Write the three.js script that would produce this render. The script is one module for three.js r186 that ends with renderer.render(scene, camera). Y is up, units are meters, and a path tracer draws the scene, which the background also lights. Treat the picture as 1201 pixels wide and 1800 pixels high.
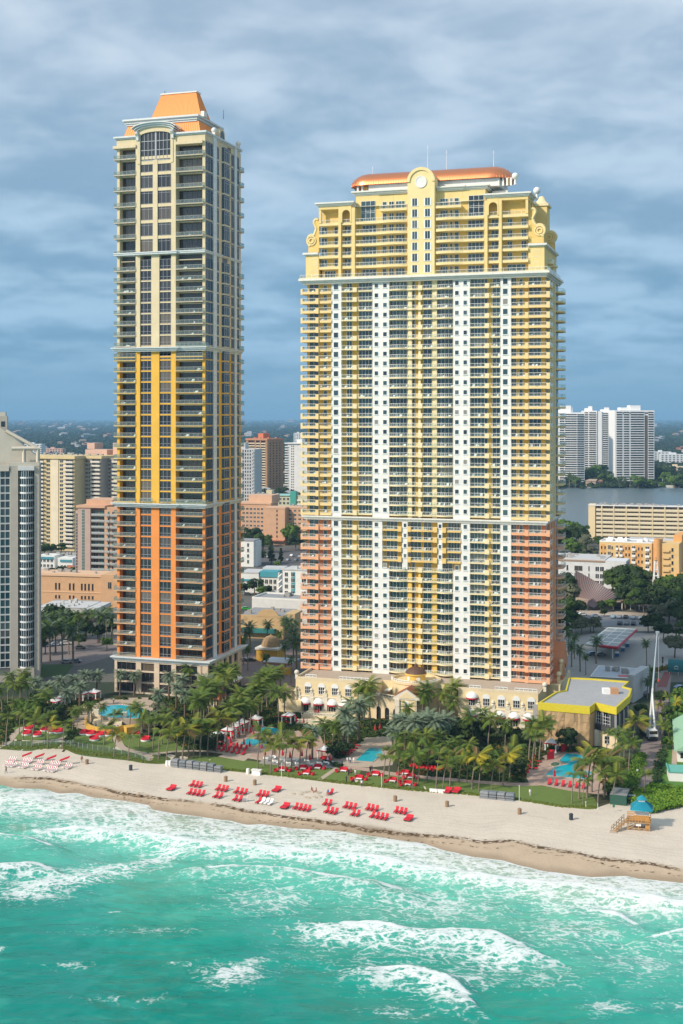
import * as THREE from 'three';
import { mergeGeometries,mergeVertices } from 'three/addons/utils/BufferGeometryUtils.js';
import { MarchingCubes } from 'three/addons/objects/MarchingCubes.js';

// ---------------------------------------------------------------- camera, sky, sun, exposure
const F = 2200,CX = 600.5,EY = 733,H = 90;          // focal length and eye level in photo pixels; eye height in metres
const scene = new THREE.Scene();
const camera = new THREE.PerspectiveCamera(2 * Math.atan(900 / F) * 180 / Math.PI,1201 / 1800,1,120000);
camera.position.set(0,H,0);
camera.lookAt(0,H,-100);
camera.setViewOffset(1201,1800,0,900 - EY,1201,1800);
const renderer = new THREE.WebGLRenderer({ antialias: true });
renderer.toneMapping = THREE.LinearToneMapping;
renderer.toneMappingExposure = 1.38;
renderer.shadowMap.enabled = true;
const SUN = new THREE.Vector3(-0.85,0.70,0.55).normalize();
const sun = new THREE.DirectionalLight(0xffefdb,3.2);
sun.position.set(SUN.x * 600,SUN.y * 600,SUN.z * 600 - 350); sun.target.position.set(0,0,-350);
sun.castShadow = true; sun.shadow.radius = 6;
Object.assign(sun.shadow.camera,{ left: -250,right: 250,top: 250,bottom: -250,near: 1,far: 1500 });
sun.shadow.mapSize.set(4096,4096);
sun.name = 'sun_light'; scene.add(sun,sun.target);
scene.fog = new THREE.FogExp2(new THREE.Color(0.36,0.68,1.0),7.5e-5);

// ---------------------------------------------------------------- noise
let seedN = 1;
function rng(seed) { let s = seed >>> 0; return () => { s = (s + 0x6D2B79F5) | 0; let t = Math.imul(s ^ (s >>> 15),1 | s); t = (t + Math.imul(t ^ (t >>> 7),61 | t)) ^ t; return ((t ^ (t >>> 14)) >>> 0) / 4294967296; }; }
const R0 = rng(7);
const rr = (a,b,r = R0) => a + (b - a) * r();
const PERM = new Uint8Array(512); { const r = rng(99),p = [...Array(256).keys()]; for (let i = 255; i > 0; i--) { const j = (r() * (i + 1)) | 0; [p[i],p[j]] = [p[j],p[i]]; } for (let i = 0; i < 512; i++) PERM[i] = p[i & 255]; }
const GX = new Float32Array(256),GY = new Float32Array(256); for (let i = 0; i < 256; i++) { GX[i] = Math.cos(i / 256 * 6.28318); GY[i] = Math.sin(i / 256 * 6.28318); }
function noise(x,y) {                                   // gradient noise, about -0.7..0.7
 const xi = Math.floor(x),yi = Math.floor(y),fx = x - xi,fy = y - yi,u = fx * fx * (3 - 2 * fx),v = fy * fy * (3 - 2 * fy),X = xi & 255,Y = yi & 255;
 const a = PERM[PERM[X] + Y],b = PERM[PERM[X + 1] + Y],c = PERM[PERM[X] + Y + 1],d = PERM[PERM[X + 1] + Y + 1];
 const n0 = GX[a] * fx + GY[a] * fy,n1 = GX[b] * (fx - 1) + GY[b] * fy,n2 = GX[c] * fx + GY[c] * (fy - 1),n3 = GX[d] * (fx - 1) + GY[d] * (fy - 1);
 return (n0 + (n1 - n0) * u) + ((n2 + (n3 - n2) * u) - (n0 + (n1 - n0) * u)) * v;
}
function fbm(x,y,o = 5,g = 0.5) { let s = 0,a = 1,t = 0; for (let i = 0; i < o; i++) { s += a * noise(x,y); t += a; a *= g; x = x * 2.03 + 17.1; y = y * 2.03 - 9.7; } return s / t; }
function worley(x,y) {                                  // [distance to the edge between cells, F1]
 const xi = Math.floor(x),yi = Math.floor(y); let f1 = 9,f2 = 9;
 for (let j = -1; j < 2; j++) for (let i = -1; i < 2; i++) {
 const h = PERM[PERM[(xi + i) & 255] + ((yi + j) & 255)],h2 = PERM[h + 57],px = i + h / 256 - (x - xi),py = j + h2 / 256 - (y - yi),d = px * px + py * py;
 if (d < f1) { f2 = f1; f1 = d; } else if (d < f2) f2 = d;
 }
 return Math.sqrt(f2) - Math.sqrt(f1);
}
const sst = (a,b,x) => { const t = Math.min(1,Math.max(0,(x - a) / (b - a))); return t * t * (3 - 2 * t); };
const mixn = (a,b,t) => a + (b - a) * t;
const mix3 = (a,b,t) => [a[0] + (b[0] - a[0]) * t,a[1] + (b[1] - a[1]) * t,a[2] + (b[2] - a[2]) * t];
const enc = (c) => c <= 0.0031308 ? c * 12.92 * 255 : (1.055 * Math.pow(Math.min(1,c),1 / 2.4) - 0.055) * 255;   // linear to sRGB byte
function tex(w,h,fn,srgb = true,wrap = THREE.RepeatWrapping) { // fn(u, v, i, j) -> [r, g, b] linear
 const d = new Uint8Array(w * h * 4);
 for (let j = 0; j < h; j++) for (let i = 0; i < w; i++) { const c = fn((i + 0.5) / w,(j + 0.5) / h,i,j),k = (j * w + i) * 4; for (let q = 0; q < 3; q++) d[k + q] = srgb ? enc(Math.max(0,c[q])) : Math.max(0,Math.min(255,c[q] * 255)); d[k + 3] = 255; }
 const t = new THREE.DataTexture(d,w,h,THREE.RGBAFormat); t.wrapS = t.wrapT = wrap; t.magFilter = THREE.LinearFilter; t.minFilter = THREE.LinearMipmapLinearFilter; t.generateMipmaps = true; if (srgb) t.colorSpace = THREE.SRGBColorSpace; t.needsUpdate = true; return t;
}
const rep = (t,x,y) => { const c = t.clone(); c.repeat.set(x,y); c.needsUpdate = true; return c; };

// ---------------------------------------------------------------- sky: a deck of stratocumulus, hazy and blue towards the horizon
{
 const W = 4096,Hh = 2048,d = new Float32Array(W * Hh * 4);
 for (let j = 0; j < Hh; j++) {
 const el = ((j + 0.5) / Hh - 0.5) * Math.PI,sy = Math.sin(el),cy = Math.cos(el);
 for (let i = 0; i < W; i++) {
 const az = ((i + 0.5) / W - 0.5) * 2 * Math.PI,x = Math.cos(az) * cy,z = Math.sin(az) * cy,k = (j * W + i) * 4;
 let c;
 if (sy < -0.02) c = [0.13,0.26,0.36];
 else {
 const y = Math.max(0,sy),q = 1 / (y + 0.17);
 const px = x * q * 3.4,pz = z * q * 3.4;
 const w1 = fbm(px * 0.9 + 3.1,pz * 0.9 + 8.2,3),n = fbm(px * 1.05 + w1 * 0.5 + 11.3,pz * 1.2 + w1 * 0.3 + 4.4,6,0.55),n2 = fbm(px * 0.42 + 40.2,pz * 0.42 - 3.3,3);
 const t = sst(-0.34,0.36,n * 1.05 + n2 * 0.55 - 0.01);
 const base = mix3([0.165,0.305,0.43],[0.25,0.385,0.53],sst(0.0,0.22,y));
 const dark = mix3([0.15,0.285,0.42],[0.262,0.36,0.475],sst(0.05,0.36,y)),light = mix3([0.26,0.42,0.57],[0.445,0.53,0.625],sst(0.03,0.33,y));
 c = mix3(base,mix3(dark,light,t),sst(0.0,0.075,y));
 const s = Math.max(0,x * SUN.x + y * SUN.y + z * SUN.z),gl = 0.55 * Math.pow(s,9) * (0.5 + 0.8 * t);
 c = [c[0] + gl,c[1] + gl * 0.96,c[2] + gl * 0.86];
 }
 d[k] = c[0]; d[k + 1] = c[1]; d[k + 2] = c[2]; d[k + 3] = 1;
 }
 }
 const t = new THREE.DataTexture(d,W,Hh,THREE.RGBAFormat,THREE.FloatType);
 t.mapping = THREE.EquirectangularReflectionMapping; t.magFilter = THREE.LinearFilter; t.minFilter = THREE.LinearFilter; t.needsUpdate = true;
 scene.background = t; scene.environment = t;
}

// ---------------------------------------------------------------- scene helpers
const used = {};
function numbered(name) { const n = used[name] = (used[name] ?? -1) + 1; return n ? `${name}_${String(n).padStart(3, '0')}` : name; }
function tag(o,label,category,group,kind) { if (label) o.userData.label = label; if (category) o.userData.category = category; if (group) o.userData.group = group; if (kind) o.userData.kind = kind; return o; }
function thing(name,label,category,pos = [0,0,0],turn = 0,group) { const o = new THREE.Group(); o.name = numbered(name); o.position.set(...(pos.isVector3 ? pos.toArray() : pos)); o.rotation.y = turn; scene.add(o); return tag(o,label,category,group); }
function copy(o,pos,turn,label,group) { const c = o.clone(); c.name = numbered(o.name.replace(/_\d{3}$/,'')); c.userData = { ...o.userData }; scene.add(c); if (pos) c.position.set(...(pos.isVector3 ? pos.toArray() : pos)); if (turn !== undefined) c.rotation.y = turn; if (label) c.userData.label = label; if (group) c.userData.group = group; return c; }
function G(px,py,h = 0) { const D = (H - h) * F / (py - EY); return new THREE.Vector3((px - CX) / F * D,h,-D); }     // a place on the ground from where the photograph shows it
function GD(px,D,h = 0) { return new THREE.Vector3((px - CX) / F * D,h,-D); }
const depthAt = (py,h = 0) => (H - h) * F / (py - EY);
const ORD = ['first','second','third','fourth','fifth','sixth','seventh','eighth','ninth','tenth','eleventh','twelfth','thirteenth','fourteenth','fifteenth','sixteenth','seventeenth','eighteenth','nineteenth','twentieth','twenty-first','twenty-second','twenty-third','twenty-fourth','twenty-fifth','twenty-sixth','twenty-seventh','twenty-eighth','twenty-ninth','thirtieth','thirty-first','thirty-second','thirty-third','thirty-fourth','thirty-fifth','thirty-sixth','thirty-seventh','thirty-eighth','thirty-ninth','fortieth','forty-first','forty-second','forty-third','forty-fourth','forty-fifth','forty-sixth','forty-seventh','forty-eighth','forty-ninth','fiftieth'];

// MB collects boxes, prisms, tubes and sheets, one list of triangles per material slot, and builds ONE mesh; uv in metres
const _m = new THREE.Matrix4(),_q = new THREE.Quaternion(),_v = new THREE.Vector3(),_e = new THREE.Euler();
class MB {
 constructor() { this.s = []; this.k = 0; this.M = null; }
 slot(k) { this.k = k; return this; }
 at(x = 0,y = 0,z = 0,ry = 0,rx = 0,rz = 0,sc = 1) { this.M = new THREE.Matrix4().compose(new THREE.Vector3(x,y,z),new THREE.Quaternion().setFromEuler(new THREE.Euler(rx,ry,rz,'YXZ')),new THREE.Vector3(sc,sc,sc)); return this; }
 off() { this.M = null; return this; }
 L() { return this.s[this.k] ??= { p: [],n: [],u: [] }; }
 vert(L,p,n,u) { if (this.M) { _v.set(...p).applyMatrix4(this.M); L.p.push(_v.x,_v.y,_v.z); _v.set(...n).transformDirection(this.M); L.n.push(_v.x,_v.y,_v.z); } else { L.p.push(...p); L.n.push(...n); } L.u.push(...u); }
 tri(a,b,c,na,nb,nc,ua,ub,uc) {
 const L = this.L();
 if (!na) { const ux = b[0] - a[0],uy = b[1] - a[1],uz = b[2] - a[2],vx = c[0] - a[0],vy = c[1] - a[1],vz = c[2] - a[2]; let n = [uy * vz - uz * vy,uz * vx - ux * vz,ux * vy - uy * vx]; const l = Math.hypot(...n) || 1; n = n.map((q) => q / l); na = nb = nc = n; }
 if (!ua) { const ax = Math.abs(na[0]),ay = Math.abs(na[1]),az = Math.abs(na[2]); const f = ay > ax && ay > az ? (p) => [p[0],-p[2]] : ax > az ? (p) => [p[2],p[1]] : (p) => [p[0],p[1]]; ua = f(a); ub = f(b); uc = f(c); }
 this.vert(L,a,na,ua); this.vert(L,b,nb,ub); this.vert(L,c,nc,uc); return this;
 }
 quad(a,b,c,d,na,nb,nc,nd) { this.tri(a,b,c,na,nb,nc); return this.tri(a,c,d,na,nc,nd); }
 box(x,y,z,w,h,d) { return this.bb(x - w / 2,y - h / 2,z - d / 2,x + w / 2,y + h / 2,z + d / 2); }   // by centre
 bb(x0,y0,z0,x1,y1,z1) {                           // by corners
 this.quad([x0,y0,z1],[x1,y0,z1],[x1,y1,z1],[x0,y1,z1]); this.quad([x1,y0,z0],[x0,y0,z0],[x0,y1,z0],[x1,y1,z0]);
 this.quad([x1,y0,z1],[x1,y0,z0],[x1,y1,z0],[x1,y1,z1]); this.quad([x0,y0,z0],[x0,y0,z1],[x0,y1,z1],[x0,y1,z0]);
 this.quad([x0,y1,z1],[x1,y1,z1],[x1,y1,z0],[x0,y1,z0]); return this.quad([x0,y0,z0],[x1,y0,z0],[x1,y0,z1],[x0,y0,z1]);
 }
 prism(pts,y0,y1,bottom = true) {                    // polygon in x, z
 const v = pts.map((p) => new THREE.Vector2(p[0],-p[1])),cw = THREE.ShapeUtils.isClockWise(v),P = cw ? [...pts].reverse() : pts,V = cw ? [...v].reverse() : v,n = P.length;
 for (const [a,b,c] of THREE.ShapeUtils.triangulateShape(V,[])) { const t = (i,y) => [P[i][0],y,P[i][1]]; this.tri(t(a,y1),t(b,y1),t(c,y1)); if (bottom) this.tri(t(a,y0),t(c,y0),t(b,y0)); }
 if (y1 - y0 > 1e-4) for (let i = 0; i < n; i++) { const a = P[i],b = P[(i + 1) % n]; this.quad([a[0],y0,a[1]],[b[0],y0,b[1]],[b[0],y1,b[1]],[a[0],y1,a[1]]); }
 return this;
 }
 face(pts,z0,z1) {                                    // polygon in x, y, thick from z0 to z1
 const v = pts.map((p) => new THREE.Vector2(p[0],p[1])),cw = THREE.ShapeUtils.isClockWise(v),P = cw ? [...pts].reverse() : pts,V = cw ? [...v].reverse() : v,n = P.length;
 for (const [a,b,c] of THREE.ShapeUtils.triangulateShape(V,[])) { const t = (i,z) => [P[i][0],P[i][1],z]; this.tri(t(a,z1),t(b,z1),t(c,z1)); this.tri(t(a,z0),t(c,z0),t(b,z0)); }
 for (let i = 0; i < n; i++) { const a = P[i],b = P[(i + 1) % n]; this.quad([a[0],a[1],z0],[b[0],b[1],z0],[b[0],b[1],z1],[a[0],a[1],z1]); }
 return this;
 }
 cyl(a,b,r0,r1 = r0,n = 8,caps = true) {           // tapered bar between two points
 const A = new THREE.Vector3(...a),B = new THREE.Vector3(...b),d = B.clone().sub(A).normalize(),u = new THREE.Vector3(Math.abs(d.y) > 0.9 ? 1 : 0,Math.abs(d.y) > 0.9 ? 0 : 1,0).cross(d).normalize(),w = d.clone().cross(u);
 const ring = (C,r,t) => { const N = u.clone().multiplyScalar(Math.cos(t)).addScaledVector(w,Math.sin(t)); return [C.clone().addScaledVector(N,r).toArray(),N.toArray()]; };
 for (let i = 0; i < n; i++) {
 const t0 = i / n * 6.2831853,t1 = (i + 1) / n * 6.2831853,[p0,n0] = ring(A,r0,t0),[p1,n1] = ring(A,r0,t1),[q0] = ring(B,r1,t0),[q1] = ring(B,r1,t1);
 this.tri(p0,p1,q1,n0,n1,n1); if (r1 > 1e-5) this.tri(p0,q1,q0,n0,n1,n0);
 if (caps) { if (r1 > 1e-5) this.tri(q0,q1,B.toArray()); if (r0 > 1e-5) this.tri(p1,p0,A.toArray()); }
 }
 return this;
 }
 lathe(x,y,z,prof,n = 16,ph0 = 0,ph1 = 6.2831853) { // profile of [r, y], bottom first
 for (let i = 0; i < n; i++) for (let j = 0; j < prof.length - 1; j++) {
 const a0 = ph0 + (ph1 - ph0) * i / n,a1 = ph0 + (ph1 - ph0) * (i + 1) / n,[r0,y0] = prof[j],[r1,y1] = prof[j + 1],dl = Math.hypot(r1 - r0,y1 - y0) || 1,ny = -(r1 - r0) / dl,nr = (y1 - y0) / dl;
 const P = (r,h,a) => [x + r * Math.cos(a),y + h,z - r * Math.sin(a)],N = (a) => [nr * Math.cos(a),ny,-nr * Math.sin(a)];
 if (r0 > 1e-5) this.tri(P(r0,y0,a0),P(r0,y0,a1),P(r1,y1,a1),N(a0),N(a1),N(a1)); if (r1 > 1e-5) this.tri(P(r0,y0,a0),P(r1,y1,a1),P(r1,y1,a0),N(a0),N(a1),N(a0));
 }
 return this;
 }
 ball(x,y,z,r,n = 10) { const p = []; for (let i = 0; i <= n; i++) { const t = -Math.PI / 2 + Math.PI * i / n; p.push([Math.max(0,r * Math.cos(t)),r * Math.sin(t)]); } return this.lathe(x,y,z,p,n * 2); }
 bar(a,b,w) { return this.cyl(a,b,w * 0.707,w * 0.707,4); }
 geo() {
 const g = new THREE.BufferGeometry(),S = this.s.map((l,i) => [l,i]).filter(([l]) => l); let n = 0; for (const [l] of S) n += l.p.length / 3;
 const p = new Float32Array(n * 3),N = new Float32Array(n * 3),u = new Float32Array(n * 2); let o = 0;
 for (const [l,i] of S) { p.set(l.p,o * 3); N.set(l.n,o * 3); u.set(l.u,o * 2); if (this.s.length > 1) g.addGroup(o,l.p.length / 3,i); o += l.p.length / 3; }
 g.setAttribute('position',new THREE.BufferAttribute(p,3)); g.setAttribute('normal',new THREE.BufferAttribute(N,3)); g.setAttribute('uv',new THREE.BufferAttribute(u,2)); return g;
 }
 build(name,material,parent) { return mesh(name,this.geo(),material,parent); }
}
function mesh(name,geometry,material,parent) {
 const o = new THREE.Mesh(geometry,material); o.castShadow = o.receiveShadow = true;
 if (!parent) { o.name = numbered(name); scene.add(o); } else { const same = parent.children.filter((c) => c.name.replace(/_\d{3}$/,'') === name).length; o.name = same ? `${name}_${String(same).padStart(3, '0')}` : name; parent.add(o); }
 return o;
}
// pn: a fast child name counter for parts built in long loops
function part(name,geometry,material,parent,x = 0,y = 0,z = 0,ry = 0) {
 const o = new THREE.Mesh(geometry,material); o.castShadow = o.receiveShadow = true; const c = parent.userData.__n ??= {}; const k = c[name] = (c[name] ?? -1) + 1; o.name = k ? `${name}_${String(k).padStart(3, '0')}` : name; o.position.set(x,y,z); o.rotation.y = ry; parent.add(o); return o;
}
const sheet = (name,pts,y,material,label,cat) => { const b = new MB(); b.prism(pts.map((p) => { const g = p.isVector3 ? p : G(p[0],p[1]); return [g.x,g.z]; }),y - 0.4,y,false); const o = b.build(name,material); o.userData.kind = 'structure'; if (label) o.userData.label = label; return o; };

// ---------------------------------------------------------------- materials
const grain = tex(512,512,(u,v) => { const n = (f,o) => { let s = 0; const a = u * f,b = v * f; s = noise(a % f,b) ; return s; }; const k = 0.5 * (fbm(u * 9,v * 9,5) + fbm((u - 1) * 9,v * 9,5) * 0) ; const g = 0.9 + 0.16 * k + 0.05 * fbm(u * 60,v * 60,2); return [g,g,g]; });
const streaks = tex(512,512,(u,v) => { const s = fbm(u * 46,v * 3,4),n = fbm(u * 7,v * 7,4),k = 0.92 + 0.16 * n - 0.26 * sst(0.08,0.5,s) * sst(-0.3,0.5,n); return [k,k,k * 0.985]; });
const speck = tex(512,512,(u,v) => { const k = 0.82 + 0.5 * fbm(u * 40,v * 40,4,0.65) + 0.15 * fbm(u * 5,v * 5,3); return [k,k,k]; });
function mat(c,rough = 0.8,o = {}) {
 const col = Array.isArray(c) ? new THREE.Color().setRGB(...c) : new THREE.Color(c);
 const { phys,grain: gsize,streak,speckle,...rest } = o;
 const m = new (phys ? THREE.MeshPhysicalMaterial : THREE.MeshStandardMaterial)({ color: col,roughness: rough,...rest });
 if (gsize) m.map = rep(grain,1 / gsize,1 / gsize); if (streak) m.map = rep(streaks,1 / streak,1 / streak); if (speckle) m.map = rep(speck,1 / speckle,1 / speckle);
 return m;
}
const glass = (c,rough = 0.07,o = {}) => mat(c,rough,{ phys: true,ior: 1.52,specularIntensity: 1,...o });
const GLASSRAIL = mat([0.8,0.9,0.89],0.05,{ phys: true,transmission: 0.95,thickness: 0,ior: 1.5 });
// ---------------------------------------------------------------- the sea, the beach, the land to the horizon
const SEA = -0.9;
const pxline = (pts,h) => pts.map(([x,y]) => { const g = G(x,y,h); return [g.x,-g.z]; });           // -> [x, depth]
const lerpLine = (L,x) => { if (x <= L[0][0]) { const a = L[0],b = L[1]; return a[1] + (b[1] - a[1]) / (b[0] - a[0]) * (x - a[0]); } for (let i = 0; i < L.length - 1; i++) if (x < L[i + 1][0]) { const t = (x - L[i][0]) / (L[i + 1][0] - L[i][0]),s = t * t * (3 - 2 * t); return mixn(L[i][1],L[i + 1][1],t * 0.6 + s * 0.4); } const a = L[L.length - 2],b = L[L.length - 1]; return b[1] + (b[1] - a[1]) / (b[0] - a[0]) * (x - b[0]); };
const trend = (L) => (x) => { const a = L[0],b = L[L.length - 1]; if (x < a[0] || x > b[0]) { const m = (b[1] - a[1]) / (b[0] - a[0]); return (x < a[0] ? a[1] + m * (x - a[0]) : b[1] + m * (x - b[0])) + fbm(x / 14,3.3,3) * 3 * Math.min(1,Math.abs(x - (x < a[0] ? a[0] : b[0])) / 10); } return lerpLine(L,x); };
const shore = trend(pxline([[-25,1377],[0,1380],[30,1386],[75,1387],[105,1395],[135,1394],[165,1402],[220,1408],[260,1415],[270,1424],[320,1432],[400,1442],[435,1450],[460,1449],[525,1457],[600,1461],[650,1464],[725,1477],[790,1497],[835,1507],[880,1512],[920,1523],[960,1532],[1040,1542],[1100,1540],[1125,1545],[1201,1552],[1230,1556]],SEA));
const wrack = trend(pxline([[-25,1366],[0,1367],[80,1367],[110,1372],[165,1382],[200,1390],[245,1397],[300,1405],[350,1410],[400,1417],[435,1425],[500,1435],[600,1447],[650,1457],[725,1466],[800,1472],[850,1480],[900,1478],[950,1490],[1000,1497],[1065,1510],[1125,1516],[1201,1527],[1230,1530]],0));
const beachH = (x,D) => { const w = wrack(x),s = shore(x); return D > w ? 0 : SEA * Math.min(2.5,(w - D) / Math.max(3,w - s)); };
const segD = (L,x,y) => { let best = 1e9,side = 1; for (let i = 0; i < L.length - 1; i++) { const [ax,ay] = L[i],[bx,by] = L[i + 1],dx = bx - ax,dy = by - ay,t = Math.max(0,Math.min(1,((x - ax) * dx + (y - ay) * dy) / (dx * dx + dy * dy))),ex = x - ax - dx * t,ey = y - ay - dy * t,d = Math.hypot(ex,ey); if (d < best) { best = d; side = dx * (y - ay) - dy * (x - ax) > 0 ? 1 : -1; } } return best * side; };   // + on the shore's side
const CREST = [   // [line, height, solid width, lace width towards the sea, lace strength, lace width towards the shore]
 [[[-60,1396],[0,1401],[60,1406],[105,1413]],0.5,1.8,9,0.85,6],
 [[[90,1464],[150,1464],[200,1471],[270,1479],[320,1488],[370,1493],[415,1493],[480,1499],[540,1504],[600,1509],[665,1518],[750,1535],[850,1552],[950,1562],[1025,1565],[1100,1580],[1201,1598],[1300,1612]],1.0,2.4,7.5,0.75,9],
 [[[-40,1478],[0,1474],[45,1481],[90,1490]],0.9,0.5,4,0.4,0],
 [[[-40,1532],[0,1530],[30,1527],[65,1526],[85,1532]],0.9,1.0,10,0.7,2],
 [[[60,1556],[140,1545],[210,1526],[270,1510],[300,1500]],0.15,0.3,6,0.78,8],
 [[[370,1530],[410,1532],[455,1536],[500,1539],[550,1546],[620,1556],[700,1566]],1.1,1.1,8,0.55,4],
 [[[605,1630],[640,1634],[680,1640],[720,1648],[760,1648],[800,1646],[860,1651],[910,1666]],1.0,1.2,11,0.8,1.5],
 [[[670,1708],[685,1709],[720,1713],[765,1721],[800,1736],[816,1750]],0.9,1.0,7,0.78,1.5],
 [[[1040,1603],[1065,1607],[1090,1614],[1115,1627]],0.8,0.8,6,0.5,3],
 [[[1150,1650],[1210,1640],[1280,1636]],0.7,0.5,8,0.5,2],
 [[[196,1607],[213,1607]],0.3,0.35,0.6,0.5,0.3],
].map(([l,...r]) => [pxline(l,SEA),...r]);
const BLOBS = [[410,1712,62,26,0.8],[395,1728,50,14,0.6],[450,1692,40,12,0.6],[1070,1772,60,16,0.62],[0,1672,10,8,0.9],[60,1565,100,26,0.7],[870,1690,90,36,0.74],[1120,1690,90,50,0.55],[760,1590,190,46,0.6],[1000,1640,150,44,0.55],[1120,1585,130,34,0.8],[470,1580,120,40,0.52],[700,1780,70,14,0.55],[300,1697,14,5,0.6],[328,1699,14,4,0.6],[990,1545,60,9,0.62],[640,1575,70,18,0.55],[560,1690,90,26,0.3],[300,1750,20,5,0.35],[640,1690,30,30,0.45],[1180,1770,50,20,0.4],[250,1640,120,8,0.42],[120,1700,60,7,0.36],[230,1760,90,8,0.36],[240,1450,260,44,0.72],[700,1490,240,24,0.72],[1000,1545,200,22,0.72],[820,1720,100,22,0.6],[960,1720,90,26,0.5],[215,1512,26,12,-0.5],[325,1442,24,10,-0.35]].map(([x,y,a,b,s]) => { const g = G(x,y,SEA),g2 = G(x + a,y,SEA),g3 = G(x,y + b,SEA); return [g.x,-g.z,g2.x - g.x,Math.abs(g3.z - g.z),s]; });
const OX = 90,OD0 = 174,OD1 = 298,OW = 2 * OX,OH = OD1 - OD0,FW = 512,FH = 352;
const fold = (t) => { t = ((t % 2) + 2) % 2; return t > 1 ? 2 - t : t; };
const seaField = new Float32Array(FW * FH),seaHt = new Float32Array(FW * FH),seaOff = new Float32Array(FW * FH);
for (let j = 0; j < FH; j++) for (let i = 0; i < FW; i++) {
 const x = -OX + OW * (i + 0.5) / FW,D = OD0 + OH * (j + 0.5) / FH,off = shore(x) - D,k = j * FW + i;
 const wx = x + 1.6 * fbm(x / 9,D / 9,3),wd = D + 2.2 * fbm(x / 11 + 40,D / 11,3);
 let f = off < 0 ? 0.6 : mixn(0.80,0.0,sst(12,34,off)) + 0.3 * Math.exp(-((off / 0.5) ** 2)),h = 0;
 f *= 0.86 + 0.5 * fbm(x / 10 + 7,D / 6,3);
 for (const [L,A,sol,sea,st,sh] of CREST) {
 const d = segD(L,wx,wd),e = Math.min(1,Math.min(Math.hypot(wx - L[0][0],wd - L[0][1]),Math.hypot(wx - L[L.length - 1][0],wd - L[L.length - 1][1])) / 5);
 if (d > -30 && d < 25) {
 const w = d > 0 ? (sh ? Math.exp(-((d / sh) ** 2)) : 0) * st * 0.8 : Math.exp(-((d / sea) ** 2)) * st;
 f = Math.max(f,w,(d < 0.7 * sol ? 1.15 : 0.9) * Math.exp(-((d / sol) ** 2)));
 const d2 = segD(L,x,D); h += 1.5 * A * (0.35 + 0.65 * e) * Math.exp(-((d2 / (d2 > 0 ? 1.7 : 4.6)) ** 2)) - 0.22 * A * Math.exp(-(((d2 + 9) / 5) ** 2));
 }
 }
 for (const [bx,bd,a,b,s] of BLOBS) { const q = ((wx - bx) / a) ** 2 + ((wd - bd) / b) ** 2; if (q < 4) { const e = Math.exp(-q * 1.1); f = s < 0 ? f + s * e : Math.max(f,s * e); } }
 h += 0.8 * fbm(x / 22 + 3,D / 8,3) + 0.3 * fbm(x / 4.5,D / 2.6 + 5,3) + 0.25 * f * fbm(x / 1.4,D / 1.2,2);
 seaField[k] = f; seaHt[k] = h * sst(0.3,10,off); seaOff[k] = off;
}
const bil = (A,u,v) => { const x = Math.max(0,Math.min(FW - 1.001,u * FW - 0.5)),y = Math.max(0,Math.min(FH - 1.001,v * FH - 0.5)),i = x | 0,j = y | 0,a = x - i,b = y - j,k = j * FW + i; return (A[k] * (1 - a) + A[k + 1] * a) * (1 - b) + (A[k + FW] * (1 - a) + A[k + FW + 1] * a) * b; };
const SW = 2048,SHt = 1412,seaRough = new Uint8Array(1024 * 706 * 4);
const seaMap = tex(SW,SHt,(u,v,i,j) => {
 const x = -OX + OW * u,D = OD0 + OH * v,f = bil(seaField,u,v),off = bil(seaOff,u,v);
 const n1 = fbm(x / 16 + 5,D / 7,4),n2 = fbm(x / 5,D / 2.6 + 30,4);
 let c = mix3([0.36,0.44,0.35],[0.11,0.45,0.35],sst(2,24,off + n1 * 10));
 c = mix3(c,[0.016,0.30,0.235],sst(20,66,off + n1 * 26 + x * 0.04)); c = mix3(c,[0.003,0.215,0.175],sst(50,100,off + n1 * 24 - x * 0.1));
 c = mix3(c,[0.26,0.40,0.28],0.55 * sst(0.14,0.5,n1 + 0.5 * n2) * sst(60,18,off) * sst(4,14,off));
 c = mix3(c,[0.05,0.34,0.27],0.4 * sst(0.0,0.45,n2)); c = mix3(c,[0.002,0.17,0.14],0.4 * sst(0.05,0.5,-n2));
 let foam = 0;
 if (f > 0.05) {
 const wx = x + 1.2 * fbm(x / 3.2,D / 3.2,3) + 0.35 * fbm(x / 0.9,D / 0.9,2),wd = D + 1.2 * fbm(x / 3.2 + 50,D / 3.2,3) + 0.35 * fbm(x / 0.9 + 20,D / 0.9,2);
 const sx = wx + wd * 0.3,rg = (a,b) => 1 - Math.min(1,Math.abs(noise(a,b)) * 3.4);
 const r1 = rg(sx / 2.6,wd / 1.5) ,r2 = rg(sx / 1.15 + 31,wd / 0.75),r3 = rg(sx / 0.5 + 7,wd / 0.36),w1 = Math.max(0,1 - worley(sx / 1.5,wd / 1.5) * 1.7),n3 = fbm(x * 1.9,D * 2.3,4,0.65),pat = fbm(x / 3.4 + 80,D / 2.4,4);
 const lace = 0.34 * r1 + 0.26 * r2 + 0.16 * r3 + 0.12 * w1 + 0.34 * n3 + 0.42 * pat + 0.1;
 const th = 0.98 - f * 0.82; foam = sst(th - 0.20,th + 0.24,lace) * Math.min(1,0.25 + f * 1.1) * (0.82 + 0.5 * n3);
 foam = Math.min(1,Math.max(foam,0.36 * sst(0.25,0.9,f) * sst(0.1,0.7,lace),sst(0.8,1.05,f) * (0.86 + 0.4 * n3)));
 }
 if (!(i & 1) && !(j & 1)) { const k = ((j >> 1) * 1024 + (i >> 1)) * 4; if (k < seaRough.length) { seaRough[k] = seaRough[k + 1] = seaRough[k + 2] = 40 + 150 * foam; seaRough[k + 3] = 255; } }
 return mix3(c,[0.77,0.80,0.80],foam);
},true,THREE.MirroredRepeatWrapping);
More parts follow.
